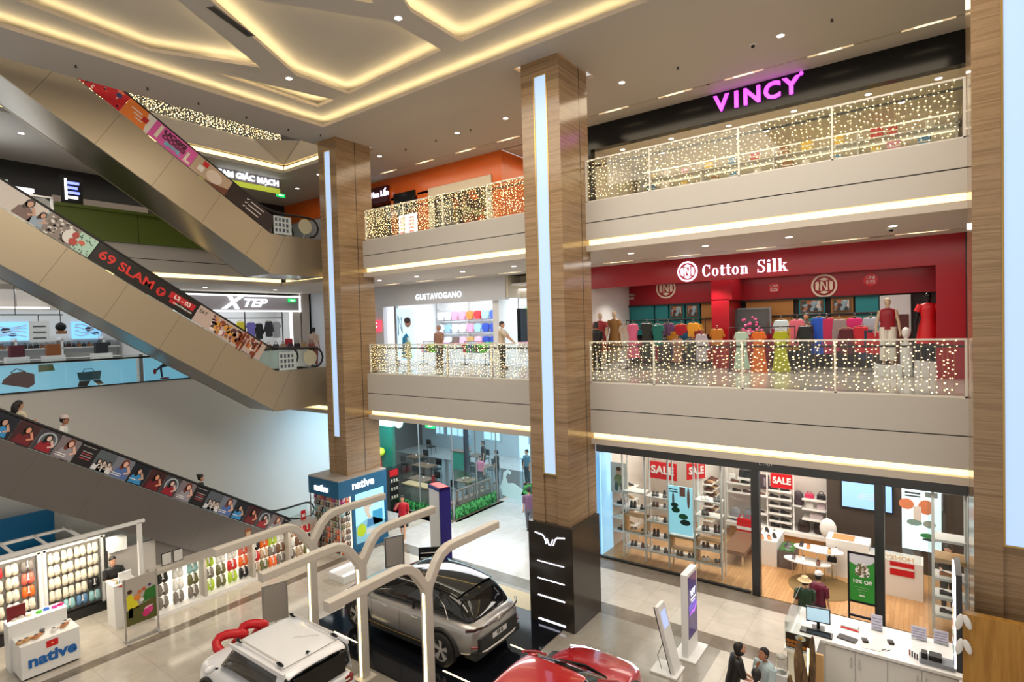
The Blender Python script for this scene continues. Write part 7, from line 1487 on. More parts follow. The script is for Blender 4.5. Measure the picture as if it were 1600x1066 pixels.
b = B(); b.bbox((-.98, 13.12, 1.053), (.26, .18, .004), W_, (0, 0, .3)); b.bbox((-.9, 13.1, 1.057), (.24, .16, .004), pc(226, 226, 222), (0, 0, .1)); tag(b.build('papers'), 'loose white papers on the service counter', 'paper')
for i in range(2): b = B(); b.cyl((-.75+.06*i, 13.1, 1.058), (-.68+.06*i, 13.2, 1.058), .006, .006, pc(80, 80, 90), 6); tag(b.build('pen'), '%s pen lying right of the loose papers' % ['left', 'right'][i], 'pen')
t = T('till_printer', 'grey and black till printer at right end of the service counter', 'device', (.1, 13.15, 1.05)); b = B(); b.rbox(-.15, .4, 13.0, 13.3, 1.052, 1.13, mat('device_grey', (.22, .24, .28), .4), .03); b.build('base', t); b = B(); b.rbox(.0, .2, 13.05, 13.25, 1.13, 1.22, K_, .03); b.rbox(-.12, -.02, 13.05, 13.2, 1.13, 1.24, K_, .02); b.build('printer_head', t)
for i in range(4): b = B(); b.cyl((-.3+.04*i, 13.2-.03*i, 1.052), (-.3+.04*i, 13.2-.03*i, 1.16), .014, .014, [pc(150, 60, 50), K_, pc(60, 60, 90), pc(90, 60, 40)][i], 8); tag(b.build('pen_pot'), 'one of the small marker pens beside the till printer', 'pen', 'marker pens by the till printer')
# driftwood trunk
bark = noise_mat('driftwood', [(.3, (.05, .028, .013)), (.55, (.16, .09, .04)), (.75, (.30, .18, .08))], (1, 1, .5), 9, 8, .7, bump=.8)
t = T('driftwood_trunk', 'brown driftwood tree trunk standing by the service counter', 'trunk', (-1.95, 11.6, 0)); b = B(); rr = random.Random(4)
for (x, y, h, r0, lean) in ((-1.95, 11.6, 1.62, .13, -.03), (-1.82, 11.66, 1.72, .09, .06), (-2.06, 11.56, .9, .07, -.08), (-1.88, 11.5, 1.2, .08, .02)):
    pts = [(x+lean*k/8+rr.uniform(-.02, .02), y+rr.uniform(-.02, .02), h*k/8) for k in range(9)]; b.tube(pts, [r0*(1.1-.07*k+rr.uniform(-.12, .12)) for k in range(8)]+[r0*.25], bark, 9)
b.build('trunk', t, sub=1)
b = B(); b.box(-1.86, -1.62, 11.9, 11.96, 0, 1.25, oak); b.box(-1.89, -1.86, 11.88, 11.93, 0, 1.3, warmled); tag(b.build('wood_board'), 'oak board with a warm light edge behind the driftwood', 'board')
t = T('glass_jar', 'clear glass jar beside the driftwood trunk', 'jar', (-2.25, 11.65, 0)); b = B(); b.box(-2.42, -2.18, 11.5, 11.75, 0, .84, ctr); b.build('pedestal', t); b = B(); b.lathe([(.09, 0), (.1, .02), (.1, .26), (.08, .3)], (-2.3, 11.62, .84), clear, 18); b.build('glass', t); b = B(); b.lathe([(.0, .0), (.085, .0), (.085, .03), (0, .035)], (-2.3, 11.62, 1.14), pc(180, 180, 170), 18); b.build('lid', t)
b = B(); b.box(-2.75, -2.4, 10.45, 10.8, 0, .75, ctr); tag(b.build('side_table'), 'small pale table the three people look down at', 'table'); b = B(); b.bbox((-2.6, 10.55, .758), (.3, .2, .012), pc(200, 210, 180), (0, 0, .2)); tag(b.build('menu_card'), 'pale card lying on the small table before the three people', 'menu')
# oak-clad kiosk with illuminated side panel
oakp = mat('oak_veneer', (.5, .25, .05), .4); nt, N, L, bs = nodes(oakp); v_ = texco(nt, (6, 6, .5)); n_ = N.new('ShaderNodeTexNoise'); n_.inputs['Scale'].default_value = 1.6; n_.inputs['Detail'].default_value = 6; L.new(v_, n_.inputs['Vector']); r_ = ramp(nt, [(.35, (.34, .155, .025)), (.6, (.47, .24, .045)), (.75, (.28, .12, .02))]); L.new(n_.outputs[0], r_.inputs[0]); L.new(r_.outputs[0], bs.inputs['Base Color'])
b = B(); b.box(.44, 2.2, 11.45, 11.6, 0, 2.85, oakp); tag(b.build('oak_partition'), 'tall orange oak partition in front of the right pillar', 'partition')
t = T('menu_light_box', 'narrow illuminated menu box fixed at the edge of the oak partition', 'sign', (.36, 11.6, 1.8)); b = B(); b.box(.36, .44, 11.46, 12.3, 1.85, 3.45, mat('box_dark_back', (.03, .03, .035), .4)); b.build('casing', t); b = B(); b.box(.335, .36, 11.46, 12.3, 1.9, 3.4, whitelit); b.build('lit_face', t); b = B(); 
for k in range(5): b.box(.33, .335, 11.47, 12.1, 1.95+.2*k, 2.06+.2*k, [pc(40, 60, 120), pc(60, 150, 80), pc(180, 60, 60), pc(220, 180, 60), pc(40, 60, 120)][k])
b.build('print', t); 
t = T('white_ornament', 'pair of white ear-shaped ornaments at the oak partition edge', 'ornament', (.44, 11.4, 2.3))
for z in (2.32, 2.72): b = B(); b.ell((.40, 11.40, z), (.05, .03, .14), kwht, 10, 8, (0, .2, 0)); b.ell((.50, 11.40, z+.02), (.05, .03, .12), kwht, 10, 8, (0, -.3, 0)); b.build('ear', t)

# ---------------- cafe ----------------
cafw = mat('cafe_pale_wall', (.55, .66, .72), .5); dayl = mat('daylight_window', (.6, .85, 1), .5, emit=(.42, .72, .90), es=1.0)
grnw = mat('dark_green_wall', (.004, .12, .07), .4); leafm = noise_mat('leaf_print', [(.4, (.005, .06, .012)), (.5, (.02, .26, .05)), (.62, (.12, .5, .14))], (1, 1, 1), 9, 3, .5)
b = B(); b.box(-19.65, -18.75, 16.5, 16.7, 0, 3.45, grnw); b.box(-19.65, -18.75, 16.5, 16.7, 3.45, 4.5, white); S('wall_north', b)
b = B(); b.box(-27, -8.8, 26.4, 26.5, 0, 4.5, cafw); b.box(-27.1, -27, 16.7, 26.4, 0, 4.5, mat('cafe_dark_wall', (.08, .07, .065), .5)); b.box(-27, -19.65, 16.7, 16.75, 0, 4.5, mat('cafe_dark_wall')); b.box(-9.1, -9.0, 16.5, 26.4, 0, 4.5, cafw); b.box(-18.7, -9, 16.55, 16.7, 3.9, 4.5, mat('cafe_brown', (.16, .10, .05), .4)) if False else None; S('wall_north', b)
for i, (x0, x1) in enumerate(((-25.6, -24.9), (-24.6, -22.8), (-21.6, -20.4), (-19.0, -17.6), (-15.9, -13.4))):
    b = B(); b.box(x0, x1, 26.3, 26.4, .9 if i != 3 else .05, 3.6, dayl); b.build('window_%d' % (i+4), kind='structure')
    b = B(); b.box(x0-.06, x0, 26.26, 26.4, .8, 3.7, cafw); b.box(x1, x1+.06, 26.26, 26.4, .8, 3.7, cafw); b.box((x0+x1)/2-.03, (x0+x1)/2+.03, 26.26, 26.4, .9, 3.6, cafw); S('trim_8', b)
area((-17, 21.5, 4.4), 12, 7, 620, (.80, .92, 1)); area((-18.0, 15.2, 4.3), 1.6, 1.4, 260, (.38, .72, 1.0), (0, radians(62), radians(-35))); area((-12.5, 15, 4.4), 5, 2, 170, (.95, .97, 1))  # second lamp: unseen blue fill added in the corridor to tint the west wall
cg = glass('cafe_glass', (.93, .98, .98), .05); cg.node_tree.nodes['Math'].inputs[1].default_value = .22
t = T('glass_partition', 'tall clear glass cafe front with pale swan decal', 'partition', (-15.2, 17, 0))
for (x0, x1, y0, y1) in ((-18.7, -17.1, 16.48, 16.5), (-17.05, -15.25, 16.48, 16.5), (-15.22, -15.2, 16.5, 17.9), (-15.22, -15.2, 17.95, 19.3), (-15.2, -13.4, 19.3, 19.32), (-13.35, -11.6, 19.3, 19.32)):
    b = B(); b.box(x0, x1, y0, y1, .04, 3.9, cg); b.build('glass_panel', t)
for x, y in ((-17.08, 16.49), (-15.22, 16.49), (-15.21, 17.92), (-15.21, 19.3), (-13.38, 19.31), (-11.6, 19.31)): b = B(); b.box(x-.02, x+.02, y-.02, y+.02, 0, 4.0, rail_s); b.build('post', t)
b = B(); sw = mat('swan_decal', (.55, .80, .85), .4); 
def sd_(pts, m): b.prism(pts, 19.27, 19.29, m, 'y')
sd_([(-14.9, .35), (-14.1, .25), (-13.7, .4), (-13.85, .75), (-14.3, .95), (-14.6, .9), (-14.7, 1.15), (-14.6, 1.35), (-14.45, 1.3), (-14.4, 1.42), (-14.6, 1.5), (-14.82, 1.35), (-14.85, 1.05), (-15.0, .7)], sw)
sd_([(-13.9, .5), (-13.3, .55), (-12.9, .9), (-13.2, 1.1), (-13.7, .95)], leafm); sd_([(-13.6, .15), (-13.2, .2), (-13.25, .4), (-13.6, .4)], sw); b.build('decal', t, 'pale swan and leaf decal')
t = T('planter_wall', 'low grey cafe counter wall with printed leaves along its foot, left', 'counter', (-17.5, 16.8, 0)); b = B(); b.box(-18.4, -16.1, 16.75, 17.15, 0, .95, mat('grey_slats', (.16, .15, .12), .5)); b.build('body', t); b = B(); b.box(-18.45, -16.05, 16.70, 17.2, .95, 1.0, oak); b.build('top', t); b = B(); b.box(-18.42, -15.3, 16.45, 16.46, .02, .42, leafm); b.build('leaf_strip', t)
t = T('bench', 'long wooden cafe bench with open slat back along the glass', 'bench', (-15.6, 18.0, 0)); wd = mat('cafe_wood', (.20, .11, .06), .45)
b = B(); b.box(-15.95, -15.45, 16.9, 19.1, .40, .48, wd); b.build('seat', t); b = B(); b.box(-15.45, -15.38, 16.9, 19.1, .02, .62, wd); b.build('panel', t); b = B(); b.box(-15.47, -15.37, 16.9, 19.1, 1.0, 1.06, wd); b.build('back_rail', t)
for k in range(7): b = B(); b.box(-15.46, -15.38, 16.9+.355*k, 16.97+.355*k, .5, 1.0, wd); b.build('back_slat', t)
b = B(); b.box(-15.19, -15.18, 16.55, 19.2, .03, .5, leafm); b.build('leaf_strip', t, 'printed green leaf strip')
def table(label, x, y, w_=.7, d=.7, h=.75, m=None):
    t = T('cafe_table', label, 'table', (x, y, .01)); b = B(); b.box(-w_/2, w_/2, -d/2, d/2, h-.04, h, m or wd); b.build('top', t, world=False)
    b = B(); b.cyl((0, 0, .03), (0, 0, h-.04), .035, .035, dark, 10); b.build('column', t, world=False); b = B(); b.cyl((0, 0, 0), (0, 0, .03), .22, .2, dark, 20); b.build('foot', t, world=False); return t
def chair(label, x, y, rz, m=None, group=None):
    m = m or wd; t = T('cafe_chair', label, 'chair', (x, y, .01), rz, group); b = B(); b.rbox(-.21, .21, -.21, .21, .42, .47, m, .05); b.build('seat', t, world=False); b = B(); b.rbox(-.2, .2, -.235, -.195, .60, .92, m, .015); b.build('backrest', t, world=False)
    for sx_ in (-1, 1):
        for sy_ in (-1, 1): b = B(); b.cyl((sx_*.17, sy_*.17, .43), (sx_*.2, sy_*.2, 0), .018, .014, m, 8); b.build('leg', t, world=False)
        b = B(); b.cyl((sx_*.17, -.2, .45), (sx_*.17, -.215, .62), .014, .014, m, 8); b.build('back_post', t, world=False)
    return t
ct = chair('one of the dark chairs at the cafe tables', -24.4, 24.6, 0, dark, 'dark cafe chairs')
tabs = [(-22.5, 21.4, 'by the left windows'), (-20.6, 20.2, 'in the left middle'), (-19.6, 23.2, 'before the curtained window'), (-17.8, 21.6, 'in the centre'), (-16.9, 19.2, 'nearest the wooden bench'), (-16.4, 24.0, 'at the back right'), (-18.9, 18.3, 'behind the grey counter wall')]
for i, (x, y, lb) in enumerate(tabs):
    table('dark wooden cafe table '+lb, x, y, 1.2 if i in (1, 6) else .8, .75)
    for j, (dx, dy, rz) in enumerate(((-.0, .62, pi), (0, -.62, 0))):
        if i == 4 and j == 0: continue
        dup(ct, (x+dx+(.25 if i in (1, 6) else 0), y+dy, .01), rz)
bpy.data.objects.remove(bpy.data.objects['cafe_chair']) if False else None
for x, y, z in ((-20.4, 20.3, .76), (-17.8, 21.7, .76), (-16.9, 19.3, .76), (-18.7, 18.3, .76), (-22.4, 21.4, .76), (-17.0, 19.1, .76)):
    b = B(); b.lathe([(.0, 0), (.03, 0), (.04, .09), (.035, .09)], (x, y, z+.0), W_, 12); tag(b.build('cup'), 'small white cup on a cafe table', 'cup', 'cups on the cafe tables')
t = T('menu_board', 'dark red upright sign post at the cafe entrance', 'sign', (-15.9, 16.3, 0)); b = B(); b.box(-16.12, -16.02, 16.2, 16.3, .02, 1.75, mat('dark_red', (.14, .01, .012), .4)); b.box(-16.3, -15.85, 16.1, 16.4, 0, .02, dark); b.build('post', t); b = B(); b.box(-16.10, -16.04, 16.19, 16.2, .6, 1.1, W_); b.build('print', t)
t = T('potted_plant', 'low leafy plants at the cafe doorway', 'plant', (-16.7, 16.3, 0)); b = B(); rr = random.Random(9)
b.box(-17.0, -16.45, 16.2, 16.42, 0, .2, wd); b.build('planter', t); b = B()
for k in range(60):
    x, y, z = rr.uniform(-16.9, -16.5), rr.uniform(16.22, 16.34), rr.uniform(.2, .6); a = rr.uniform(0, 6.28); l = .07
    b.add([(x, y, z), (x+l*.4*cos(a+.6), y+l*.4*sin(a+.6), z+.04), (x+l*cos(a), y+l*sin(a), z+.02), (x+l*.4*cos(a-.6), y+l*.4*sin(a-.6), z+.04)], [(0, 1, 2, 3)], leafm)
b.build('foliage', t, kind='stuff')
t = T('drinks_cabinet', 'dark open cabinet of cups with a red sign beside the grey counter wall', 'cabinet', (-18.6, 16.2, 0)); b = B(); b.box(-18.72, -18.3, 15.9, 16.4, 0, 1.75, dark); b.build('body', t); b = B(); b.box(-18.29, -18.28, 15.92, 16.38, 1.45, 1.72, R_); b.build('sign_panel', t)
for z in (.5, .85, 1.2): 
    b = B(); b.box(-18.3, -18.22, 15.92, 16.38, z, z+.015, chrome); b.build('shelf', t)
    for q in range(3): b = B(); b.cyl((-18.26, 16.0+.14*q, z+.017), (-18.26, 16.0+.14*q, z+.12), .03, .035, pc(220, 210, 190), 10); tag(b.build('cup'), 'pale cup on the dark open drinks cabinet', 'cup', 'cups on the drinks cabinet')
t = T('lantern', 'round yellow-green lantern with red tassel by the green wall', 'lantern', (-19.3, 16.2, 2.2)); b = B(); b.lathe([(.02, -.2), (.18, -.14), (.24, 0), (.18, .14), (.02, .2)], (-19.25, 16.25, 2.35), pc(190, 200, 50), 16); b.build('globe', t); b = B(); b.cyl((-19.25, 16.25, 2.15), (-19.25, 16.25, 1.6), .05, .07, pc(190, 50, 40), 8); b.build('tassel', t); b = B(); b.cyl((-19.25, 16.25, 2.55), (-19.25, 16.25, 4.5), .006, .006, dark, 6); b.build('cord', t)
exit_sign('green exit sign hanging over the cafe glass corner', -15.9, 16.0, 3.72, 0, .5, hang_=4.5)
b = B(); b.box(-15.1, -13.5, 20.2, 20.3, 3.2, 3.7, leafm); tag(b.build('ivy_panel'), 'band of green ivy above the cafe interior', 'ivy')
t = T('coffee_machine', 'black espresso counter with grey machine at the left of the cafe', 'counter', (-23.5, 19, 0)); b = B(); b.box(-24.6, -22.8, 18.0, 20.0, 0, 1.05, blk); b.build('counter', t); b = B(); b.rbox(-24.2, -23.4, 18.5, 19.4, 1.052, 1.7, mat('device_grey'), .08); b.build('machine', t); b = B(); b.box(-24.6, -22.8, 18.0, 20.0, 2.9, 3.3, blk); b.box(-23.8, -23.7, 18.9, 19, 3.3, 4.5, blk); b.build('hood', t)
t = T('cafe_counter', 'teal-topped serving counter in the middle of the cafe', 'counter', (-20.2, 22.3, 0)); b = B(); b.box(-20.9, -19.9, 22.6, 23.0, 0, .95, pc(60, 170, 140)); b.build('body', t); b = B(); b.box(-20.95, -19.85, 22.55, 23.05, .95, 1.0, wd); b.build('top', t)
b = B(); b.cyl((-19.3, 22.0, .01), (-19.3, 22.0, 4.5), .14, .14, mat('dark_column', (.03, .025, .04), .4), 16); b.build('pillar', kind='structure')
b = B(); b.box(-11.6, -9.5, 17.6, 17.68, .02, 2.9, cafw); b.box(-11.55, -9.55, 17.58, 17.6, .1, 1.6, dayl); tag(b.build('display_screen'), 'pale lit panel behind the middle pillar, right of the cafe', 'panel')
for i, (x, y) in enumerate(((-17.5, 18.5), (-14, 20.5), (-16.5, 20.5), (-13.0, 21.5))): 
    t = T('pendant_lamp', 'small white pendant spotlight over the cafe, %s' % ['nearest left', 'right front', 'middle', 'right back'][i], 'lamp', (x, y, 3.5)); b = B(); b.cyl((x, y, 3.7), (x, y, 4.5), .008, .008, dark, 6); b.build('cord', t); b = B(); b.cyl((x, y, 3.5), (x, y, 3.7), .1, .05, shopw, 14); b.build('shade', t); b = B(); b.cyl((x, y, 3.49), (x, y, 3.5), .07, .07, whitelit, 12); b.build('bulb', t)
b = B(); b.cyl((-18.35, 16.0, 4.35), (-18.35, 16.02, 4.35), .22, .22, pc(120, 220, 200), 24) if False else b.cyl((-17.2, 15.5, 3.95), (-17.2, 15.53, 3.95), .26, .26, mat('mint_lit', (.4, .9, .8), .4, emit=(.35, .8, .7), es=.9), 24); b.cyl((-17.2, 15.515, 4.2), (-17.2, 15.515, 4.5), .01, .01, dark, 6); tag(b.build('round_sign'), 'round mint sign hanging in front of the cafe', 'sign')
# ---------------- people ----------------
def person(label, loc, rz, H=1.7, skin=None, hair='short', hairc=None, top=(40, 40, 44), bottom='trousers', botc=(40, 42, 50), shoec=(30, 28, 28),
           hl=(-.24, .06, .84), hr=(.24, .06, .84), el=None, er=None, lean=0., head=(0, 0), legs='stand', sleeve=.5, hat=None, name='person', belt=.93, cat='person'):
    """standing figure facing +y in its own frame; hl/hr are hand targets in a 1.7 m body"""
    s = H/1.7; skin = skin or skinm; hairc = hairc or hairm
    t = T(name, label, cat, loc, rz)
    Rl = Matrix.Rotation(-lean, 3, 'X'); piv = Vector((0, 0, .92))
    def U(p): return (piv+Rl @ (Vector(p)-piv))
    def Sx(p): return Vector(p)*s
    V, E_, R = [], [], []
    def add(p, r, par=None):
        V.append(tuple(Sx(p))); R.append((r*s, r*s) if not isinstance(r, tuple) else (r[0]*s, r[1]*s))
        if par is not None: E_.append((par, len(V)-1))
        return len(V)-1
    pel = add((0, 0, .95), (.125, .10)); bel = add(U((0, 0, 1.08)), (.115, .09), pel); ch = add(U((0, 0, 1.27)), (.125, .085), bel)
    nb = add(U((0, 0, 1.42)), (.07, .06), ch); nt = add(U((0, .01, 1.50)), (.048, .048), nb)
    hd = U((0, .02, 1.61))
    def limb(side, hand, elb):
        shp = U((side*.175, 0, 1.385)); sh = add(shp, .044, ch)
        hp = Vector(hand); 
        if elb is None:
            mid = (shp+hp)/2; d = (hp-shp); L = d.length; off = sqrt(max(.0, .27**2-(L/2)**2)) if L < .54 else 0
            n_ = Vector((side*.5, -1, -.3)).normalized(); n_ = (n_-d.normalized()*n_.dot(d.normalized())).normalized(); ep = mid+n_*off
        else: ep = Vector(elb)
        um = add((shp+ep)/2, .040, sh); e = add(ep, .034, um); fm = add(ep*.45+hp*.55, .031, e); d = (hp-ep).normalized(); wr = add(hp-d*.03, .024, fm)
        pl = add(hp+d*.03, (.036, .02), wr); k = add(hp+d*.065, (.036, .016), pl)
        side_v = d.cross(Vector((0, 0, 1))); side_v = side_v.normalized() if side_v.length > .1 else Vector((0, 1, 0))
        curl = (d.cross(side_v)).normalized()
        for i, (o_, l_) in enumerate(((-.027, .055), (-.009, .066), (.009, .062), (.026, .048))):
            a = add(hp+d*(.075+l_*.5)+side_v*o_, .0085, k); add(hp+d*(.075+l_)+side_v*o_+curl*-.018, .0075, a)
        a = add(hp+d*.035+side_v*.042, .010, pl); add(hp+d*.07+side_v*.052, .008, a)
        return shp, ep, hp
    LA = limb(-1, hl, el); RA = limb(1, hr, er)
    LEG = []
    step = {'stand': (.0, .0), 'walk': (.22, -.2)}[legs]
    for sd, st in ((-1, step[0]), (1, step[1])):
        h = add((sd*.09, 0, .86), (.085, .085), pel); hp = Vector((sd*.09, 0, .86)); kp_ = Vector((sd*.10, st*.55+.02, .49)); ap = Vector((sd*.10, st, .09))
        m_ = add((hp+kp_)/2, (.075, .078), h); k = add(kp_, (.052, .052), m_); c = add(kp_*.6+ap*.4, (.05, .052), k); a = add(ap, (.034, .034), c); f = add((sd*.105, st+.09, .045), (.036, .032), a); add((sd*.11, st+.16, .035), (.03, .025), f)
        LEG.append((hp, kp_, ap))
    me = bpy.data.meshes.new('body'); me.from_pydata(V, E_, []); me.materials.append(skin)
    o = bpy.data.objects.new('body', me); COL.objects.link(o); o.parent = t
    me.skin_vertices.new() if hasattr(me.skin_vertices, 'new') else None
    md = o.modifiers.new('skin', 'SKIN'); md.use_smooth_shade = True
    if not me.skin_vertices:
        bm = bmesh.new(); bm.from_mesh(me); bm.verts.layers.skin.verify(); bm.to_mesh(me); bm.free()
    for i, sv in enumerate(me.skin_vertices[0].data): sv.radius = R[i]; sv.use_root = (i == 0)
    md2 = o.modifiers.new('sub', 'SUBSURF'); md2.levels = 1; md2.render_levels = 1
    # head
    hy, ht = head; Hr = Matrix.Rotation(hy, 3, 'Z') @ Matrix.Rotation(-ht-lean*.5, 3, 'X')
    def HP(p): return (hd+Hr @ Vector(p))*s
    b = B(); rings = []
    for z, rx, ry, cy in ((-.115, .022, .03, .035), (-.10, .045, .055, .022), (-.07, .06, .075, .01), (-.03, .07, .088, .0), (.02, .076, .095, -.004), (.06, .073, .092, -.008), (.095, .055, .07, -.01), (.118, .02, .03, -.012)):
        rings.append([HP((rx*cos(2*pi*k/14), cy+ry*sin(2*pi*k/14), z)) for k in range(14)])
    b.loft(rings, skin)
    b.loft([[HP((x, .086+y, z)) for x, y in ((-w_, 0), (0, d), (w_, 0))] for z, w_, d in ((.022, .008, .008), (-.005, .011, .02), (-.028, .017, .028), (-.035, .01, .005))], skin)
    for sd in (-1, 1): b.ell(HP((sd*.076, -.005, -.005)), (.012*s, .02*s, .03*s), skin, 8, 6)
    b.build('head', t, world=False)
    b = B()
    for sd in (-1, 1): b.ell(HP((sd*.028, .088, .012)), (.012*s, .006*s, .006*s), K_, 8, 4); b.ell(HP((sd*.03, .09, .034)), (.017*s, .004*s, .004*s), hairc, 6, 4)
    b.ell(HP((0, .088, -.058)), (.022*s, .006*s, .006*s), mat('lips', srgb(150, 70, 66), .5), 8, 4); b.build('face', t, world=False)
    if hair != 'none':
        b = B(); rings = []
        for z, rx, ry, cy in ((-.06, .070, .05, -.045), (-.02, .083, .075, -.03), (.03, .088, .092, -.018), (.07, .084, .098, -.008), (.105, .062, .078, -.008), (.130, .022, .03, -.012)):
            rings.append([HP((rx*cos(2*pi*k/14), cy+ry*sin(2*pi*k/14), z)) for k in range(14)])
        b.loft(rings, hairc)
        if hair == 'long': b.tube([HP((0, -.06, .06)), HP((0, -.105, -.05)), HP((0, -.115, -.18)), HP((0, -.10, -.32))], [.07*s, .085*s, .08*s, .03*s], hairc, 10)
        if hair == 'bun': b.ell(HP((0, -.09, .10)), .048*s, hairc, 10, 8)
        if hair == 'tail': b.tube([HP((0, -.09, .07)), HP((0, -.15, .05)), HP((0, -.16, -.06)), HP((0, -.13, -.2))], [.03*s, .035*s, .035*s, .01*s], hairc, 8)
        if hair == 'bob': b.tube([HP((0, -.03, .04)), HP((0, -.05, -.09))], [.09*s, .088*s], hairc, 12)
        b.build('hair', t, world=False)
    if hat:
        b = B(); kind, hc = hat; hm = pc(*hc)
        rings = [[HP((r*cos(2*pi*k/18), -.005+r*1.15*sin(2*pi*k/18), z)) for k in range(18)] for r, z in (((.17, .04), (.10, .065), (.092, .13), (.05, .155), (.01, .16)) if kind == 'sun' else ((.092, .05), (.094, .075), (.08, .12), (.045, .145), (.008, .15)))]
        b.loft(rings, hm)
        if kind == 'cap': b.add([HP((-.06, .085, .06)), HP((.06, .085, .06)), HP((.045, .16, .045)), HP((-.045, .16, .045))], [(0, 1, 2, 3)], hm)
        b.build('hat', t, world=False)
    # clothes
    tm = pc(*top); b = B(); rings = []
    for z, rx, ry in ((1.455, .075, .065), (1.44, .13, .08), (1.405, .21, .105), (1.30, .195, .13), (1.15, .165, .12), (1.0, .172, .125), (.90, .182, .13)):
        rings.append([U((rx*cos(2*pi*k/16), ry*sin(2*pi*k/16), z))*s for k in range(16)])
    b.loft(rings, tm)
    for (sh_, e, h_) in (LA, RA):
        p1 = e if sleeve >= .5 else sh_*.4+e*.6
        pts = [sh_*s, ((sh_+p1)/2)*s, p1*s]; rr_ = [.078*s, .07*s, .062*s]
        if sleeve > .9: pts.append((e*.2+h_*.8)*s); rr_.append(.046*s)
        b.tube(pts, rr_, tm, 10)
    b.build('shirt', t, world=False)
    bm_ = pc(*botc); b = B()
    if bottom == 'skirt':
        b.loft([[(rx*s*cos(2*pi*k/16), ry*s*sin(2*pi*k/16), z*s) for k in range(16)] for z, rx, ry in ((.98, .165, .12), (.88, .19, .14), (.70, .21, .17), (.52, .22, .19))], bm_); b.build('skirt', t, world=False)
    else:
        b.loft([[(rx*s*cos(2*pi*k/16), ry*s*sin(2*pi*k/16), z*s) for k in range(16)] for z, rx, ry in ((.99, .16, .12), (.88, .182, .135), (.80, .175, .13))], bm_)
        for hp, kp_, ap in LEG:
            end = ap+Vector((0, 0, .02)) if bottom == 'trousers' else kp_
            b.tube([(hp+Vector((0, 0, .02)))*s, ((hp+kp_)/2)*s, kp_*s]+([((kp_+ap)/2)*s, end*s] if bottom == 'trousers' else []), [.098*s, .09*s, .07*s]+([.062*s, .055*s] if bottom == 'trousers' else []), bm_, 10)
        b.build('trousers' if bottom == 'trousers' else 'shorts', t, world=False)
    for hp, kp_, ap in LEG:
        b = B(); y = ap.y; x = ap.x
        b.loft([[((x+w_*cos(a))*s, (y+yy_)*s, (.0+h_*max(0, sin(a)))*s) for a in [pi*i/8 for i in range(9)]] for yy_, w_, h_ in ((-.06, .03, .07), (-.03, .042, .10), (.05, .045, .085), (.13, .05, .06), (.19, .04, .045), (.21, .015, .02))], pc(*shoec)); b.build('shoe', t, world=False)
    return t
def stepz(y): return .65*(11.4-y)+.0
# on the lowest escalator
person('woman with long dark hair in a cream top holding a phone on the escalator', (-18.95, 4.15, stepz(4.15)-.25), .3, 1.62, hair='long', top=(226, 214, 190), botc=(60, 60, 70), hl=(-.08, .30, 1.12), hr=(.08, .30, 1.14))
person('man in a white cap and white t-shirt leaning on the escalator handrail', (-18.9, 5.0, stepz(5.0)-.25), -.5, 1.66, skin=skind, hat=('cap', (216, 200, 196)), top=(232, 230, 228), botc=(70, 70, 80), hl=(-.26, .10, .9), hr=(.42, .28, .98), lean=.1)
person('woman in black with hair in a bun riding low on the escalator', (-18.9, 8.55, stepz(8.55)-.28), -.4, 1.58, hair='bun', top=(24, 22, 26), botc=(40, 40, 50))
# kiosk cashier and the woman in red
person('young man in a black t-shirt standing at the white cash counter', (-18.0, 5.75, 0), -1.57, 1.66, top=(20, 20, 22), botc=(30, 30, 34), hl=(-.15, .32, 1.18), hr=(.12, .34, 1.18))
person('woman in a red shirt and black skirt standing beside the blue box', (-15.45, 14.0, 0), -2.6, 1.60, hair='tail', top=(190, 24, 44), bottom='skirt', botc=(22, 22, 26), shoec=(220, 215, 210), hl=(-.22, .05, .86), hr=(.16, .15, 1.36), er=(.28, .10, 1.16), legs='walk')
# second floor
person('man seen from behind in a beige shirt with a brown bag, by the lower landing', (-21.95, 15.0, 6.13), .5, 1.70, skin=skind, top=(196, 176, 162), botc=(120, 66, 50))
handbag('brown shoulder bag held by the man in beige', -21.75, 14.75, 6.95, pc(130, 60, 40), .34, .26, .14)
person('grey-haired person in a brown shirt before the childrenswear shop', (-15.35, 16.1, 6.13), pi, 1.64, skin=skind, hairc=pc(150, 140, 136), top=(150, 110, 92), botc=(90, 80, 80))
person('person in a beige shirt reaching toward the clothes at the childrenswear shop', (-12.5, 16.4, 6.13), -1.3, 1.70, top=(206, 186, 160), botc=(60, 60, 70), hl=(-.1, .40, 1.0), hr=(.12, .42, 1.02))
person('woman in black browsing at the left end of the red clothes shop', (-8.75, 16.6, 6.13), .2, 1.58, hair='bob', top=(18, 16, 18), botc=(30, 30, 36))
person('dark-haired shopper behind the rose blouse in the red clothes shop', (-2.85, 18.8, 6.13), 2.4, 1.68, skin=skind, top=(60, 44, 36), botc=(40, 36, 40))
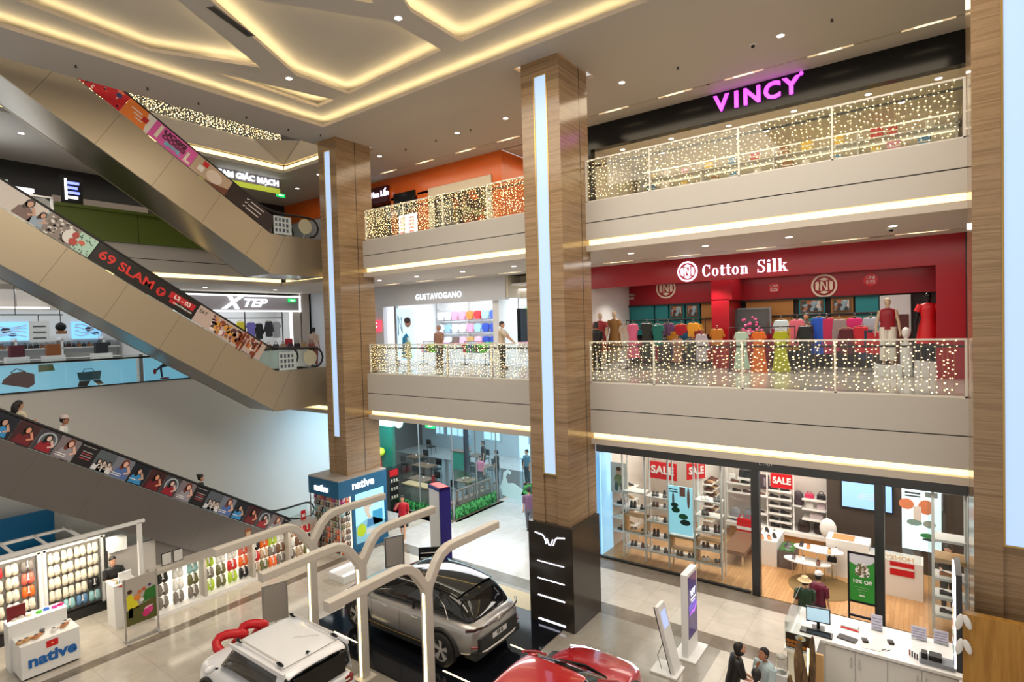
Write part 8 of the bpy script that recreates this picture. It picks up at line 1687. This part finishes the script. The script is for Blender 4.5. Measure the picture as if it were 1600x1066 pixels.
# shoe shop and its doorway
person('shop assistant in black standing beyond the right-end shoe rack', (.42, 18.1, .02), 2.9, 1.70, top=(26, 26, 28), botc=(28, 28, 32), hl=(-.06, .22, 1.0), hr=(.06, .22, 1.0))
person('woman in a straw sun hat and green leafy blouse at the service counter', (-2.35, 14.62, 0), .3, 1.52, hat=('sun', (214, 186, 140)), top=(30, 60, 34), botc=(40, 50, 40), hl=(-.12, .3, 1.08), hr=(.12, .3, 1.08))
person('person in a white cap and burgundy top beside the straw hat', (-2.12, 15.02, 0), -.4, 1.56, hat=('cap', (230, 226, 222)), top=(110, 24, 54), botc=(50, 40, 50))
person('woman in black with dark bobbed hair looking down at the small table', (-2.98, 10.75, 0), -1.0, 1.62, hair='bob', top=(20, 20, 22), botc=(30, 30, 34), head=(0, -.55), lean=.2, hl=(-.1, .36, .98), hr=(.1, .38, .98))
person('woman in a pale pink top with tied-back hair at the small table', (-2.42, 10.15, 0), .1, 1.56, hair='tail', top=(226, 186, 190), botc=(60, 60, 90), head=(0, -.55), lean=.15, hl=(-.1, .34, .98), hr=(.1, .34, .98))
person('man in a pale blue shirt with his hand to his chin at the small table', (-2.40, 11.0, 0), 2.6, 1.60, skin=skind, top=(186, 208, 214), botc=(50, 60, 70), head=(0, -.5), lean=.15, hr=(.06, .22, 1.36), er=(.2, .16, 1.12), hl=(-.1, .34, .98), sleeve=1)
# cafe
person('person in pale grey behind the espresso counter of the cafe', (-22.2, 19.2, .01), -1.0, 1.68, top=(170, 165, 160), botc=(60, 60, 66))
person('person in light blue standing in the middle of the cafe', (-20.6, 23.6, .01), 3.0, 1.72, top=(130, 170, 190), botc=(40, 60, 100))
person('woman with dark hair and a pink scarf beside the centre cafe table', (-17.2, 20.6, .01), 3.3, 1.5, hair='long', top=(226, 130, 160), botc=(30, 30, 36))
person('person in dark brown by the cafe column', (-18.9, 22.9, .01), 2.5, 1.62, hair='bob', top=(60, 36, 34), botc=(34, 30, 34))
person('person in black at the centre cafe table, right side', (-17.0, 21.6, .01), 1.9, 1.6, hair='bob', top=(44, 30, 32), botc=(30, 30, 34))
person('person in blue-grey near the right cafe windows', (-15.6, 22.2, .01), 2.9, 1.66, top=(90, 130, 150), botc=(60, 70, 80))
person('person in a mauve top walking outside the cafe by the middle pillar', (-11.9, 17.0, .0), .5, 1.68, top=(110, 80, 110), botc=(90, 90, 100), legs='walk')
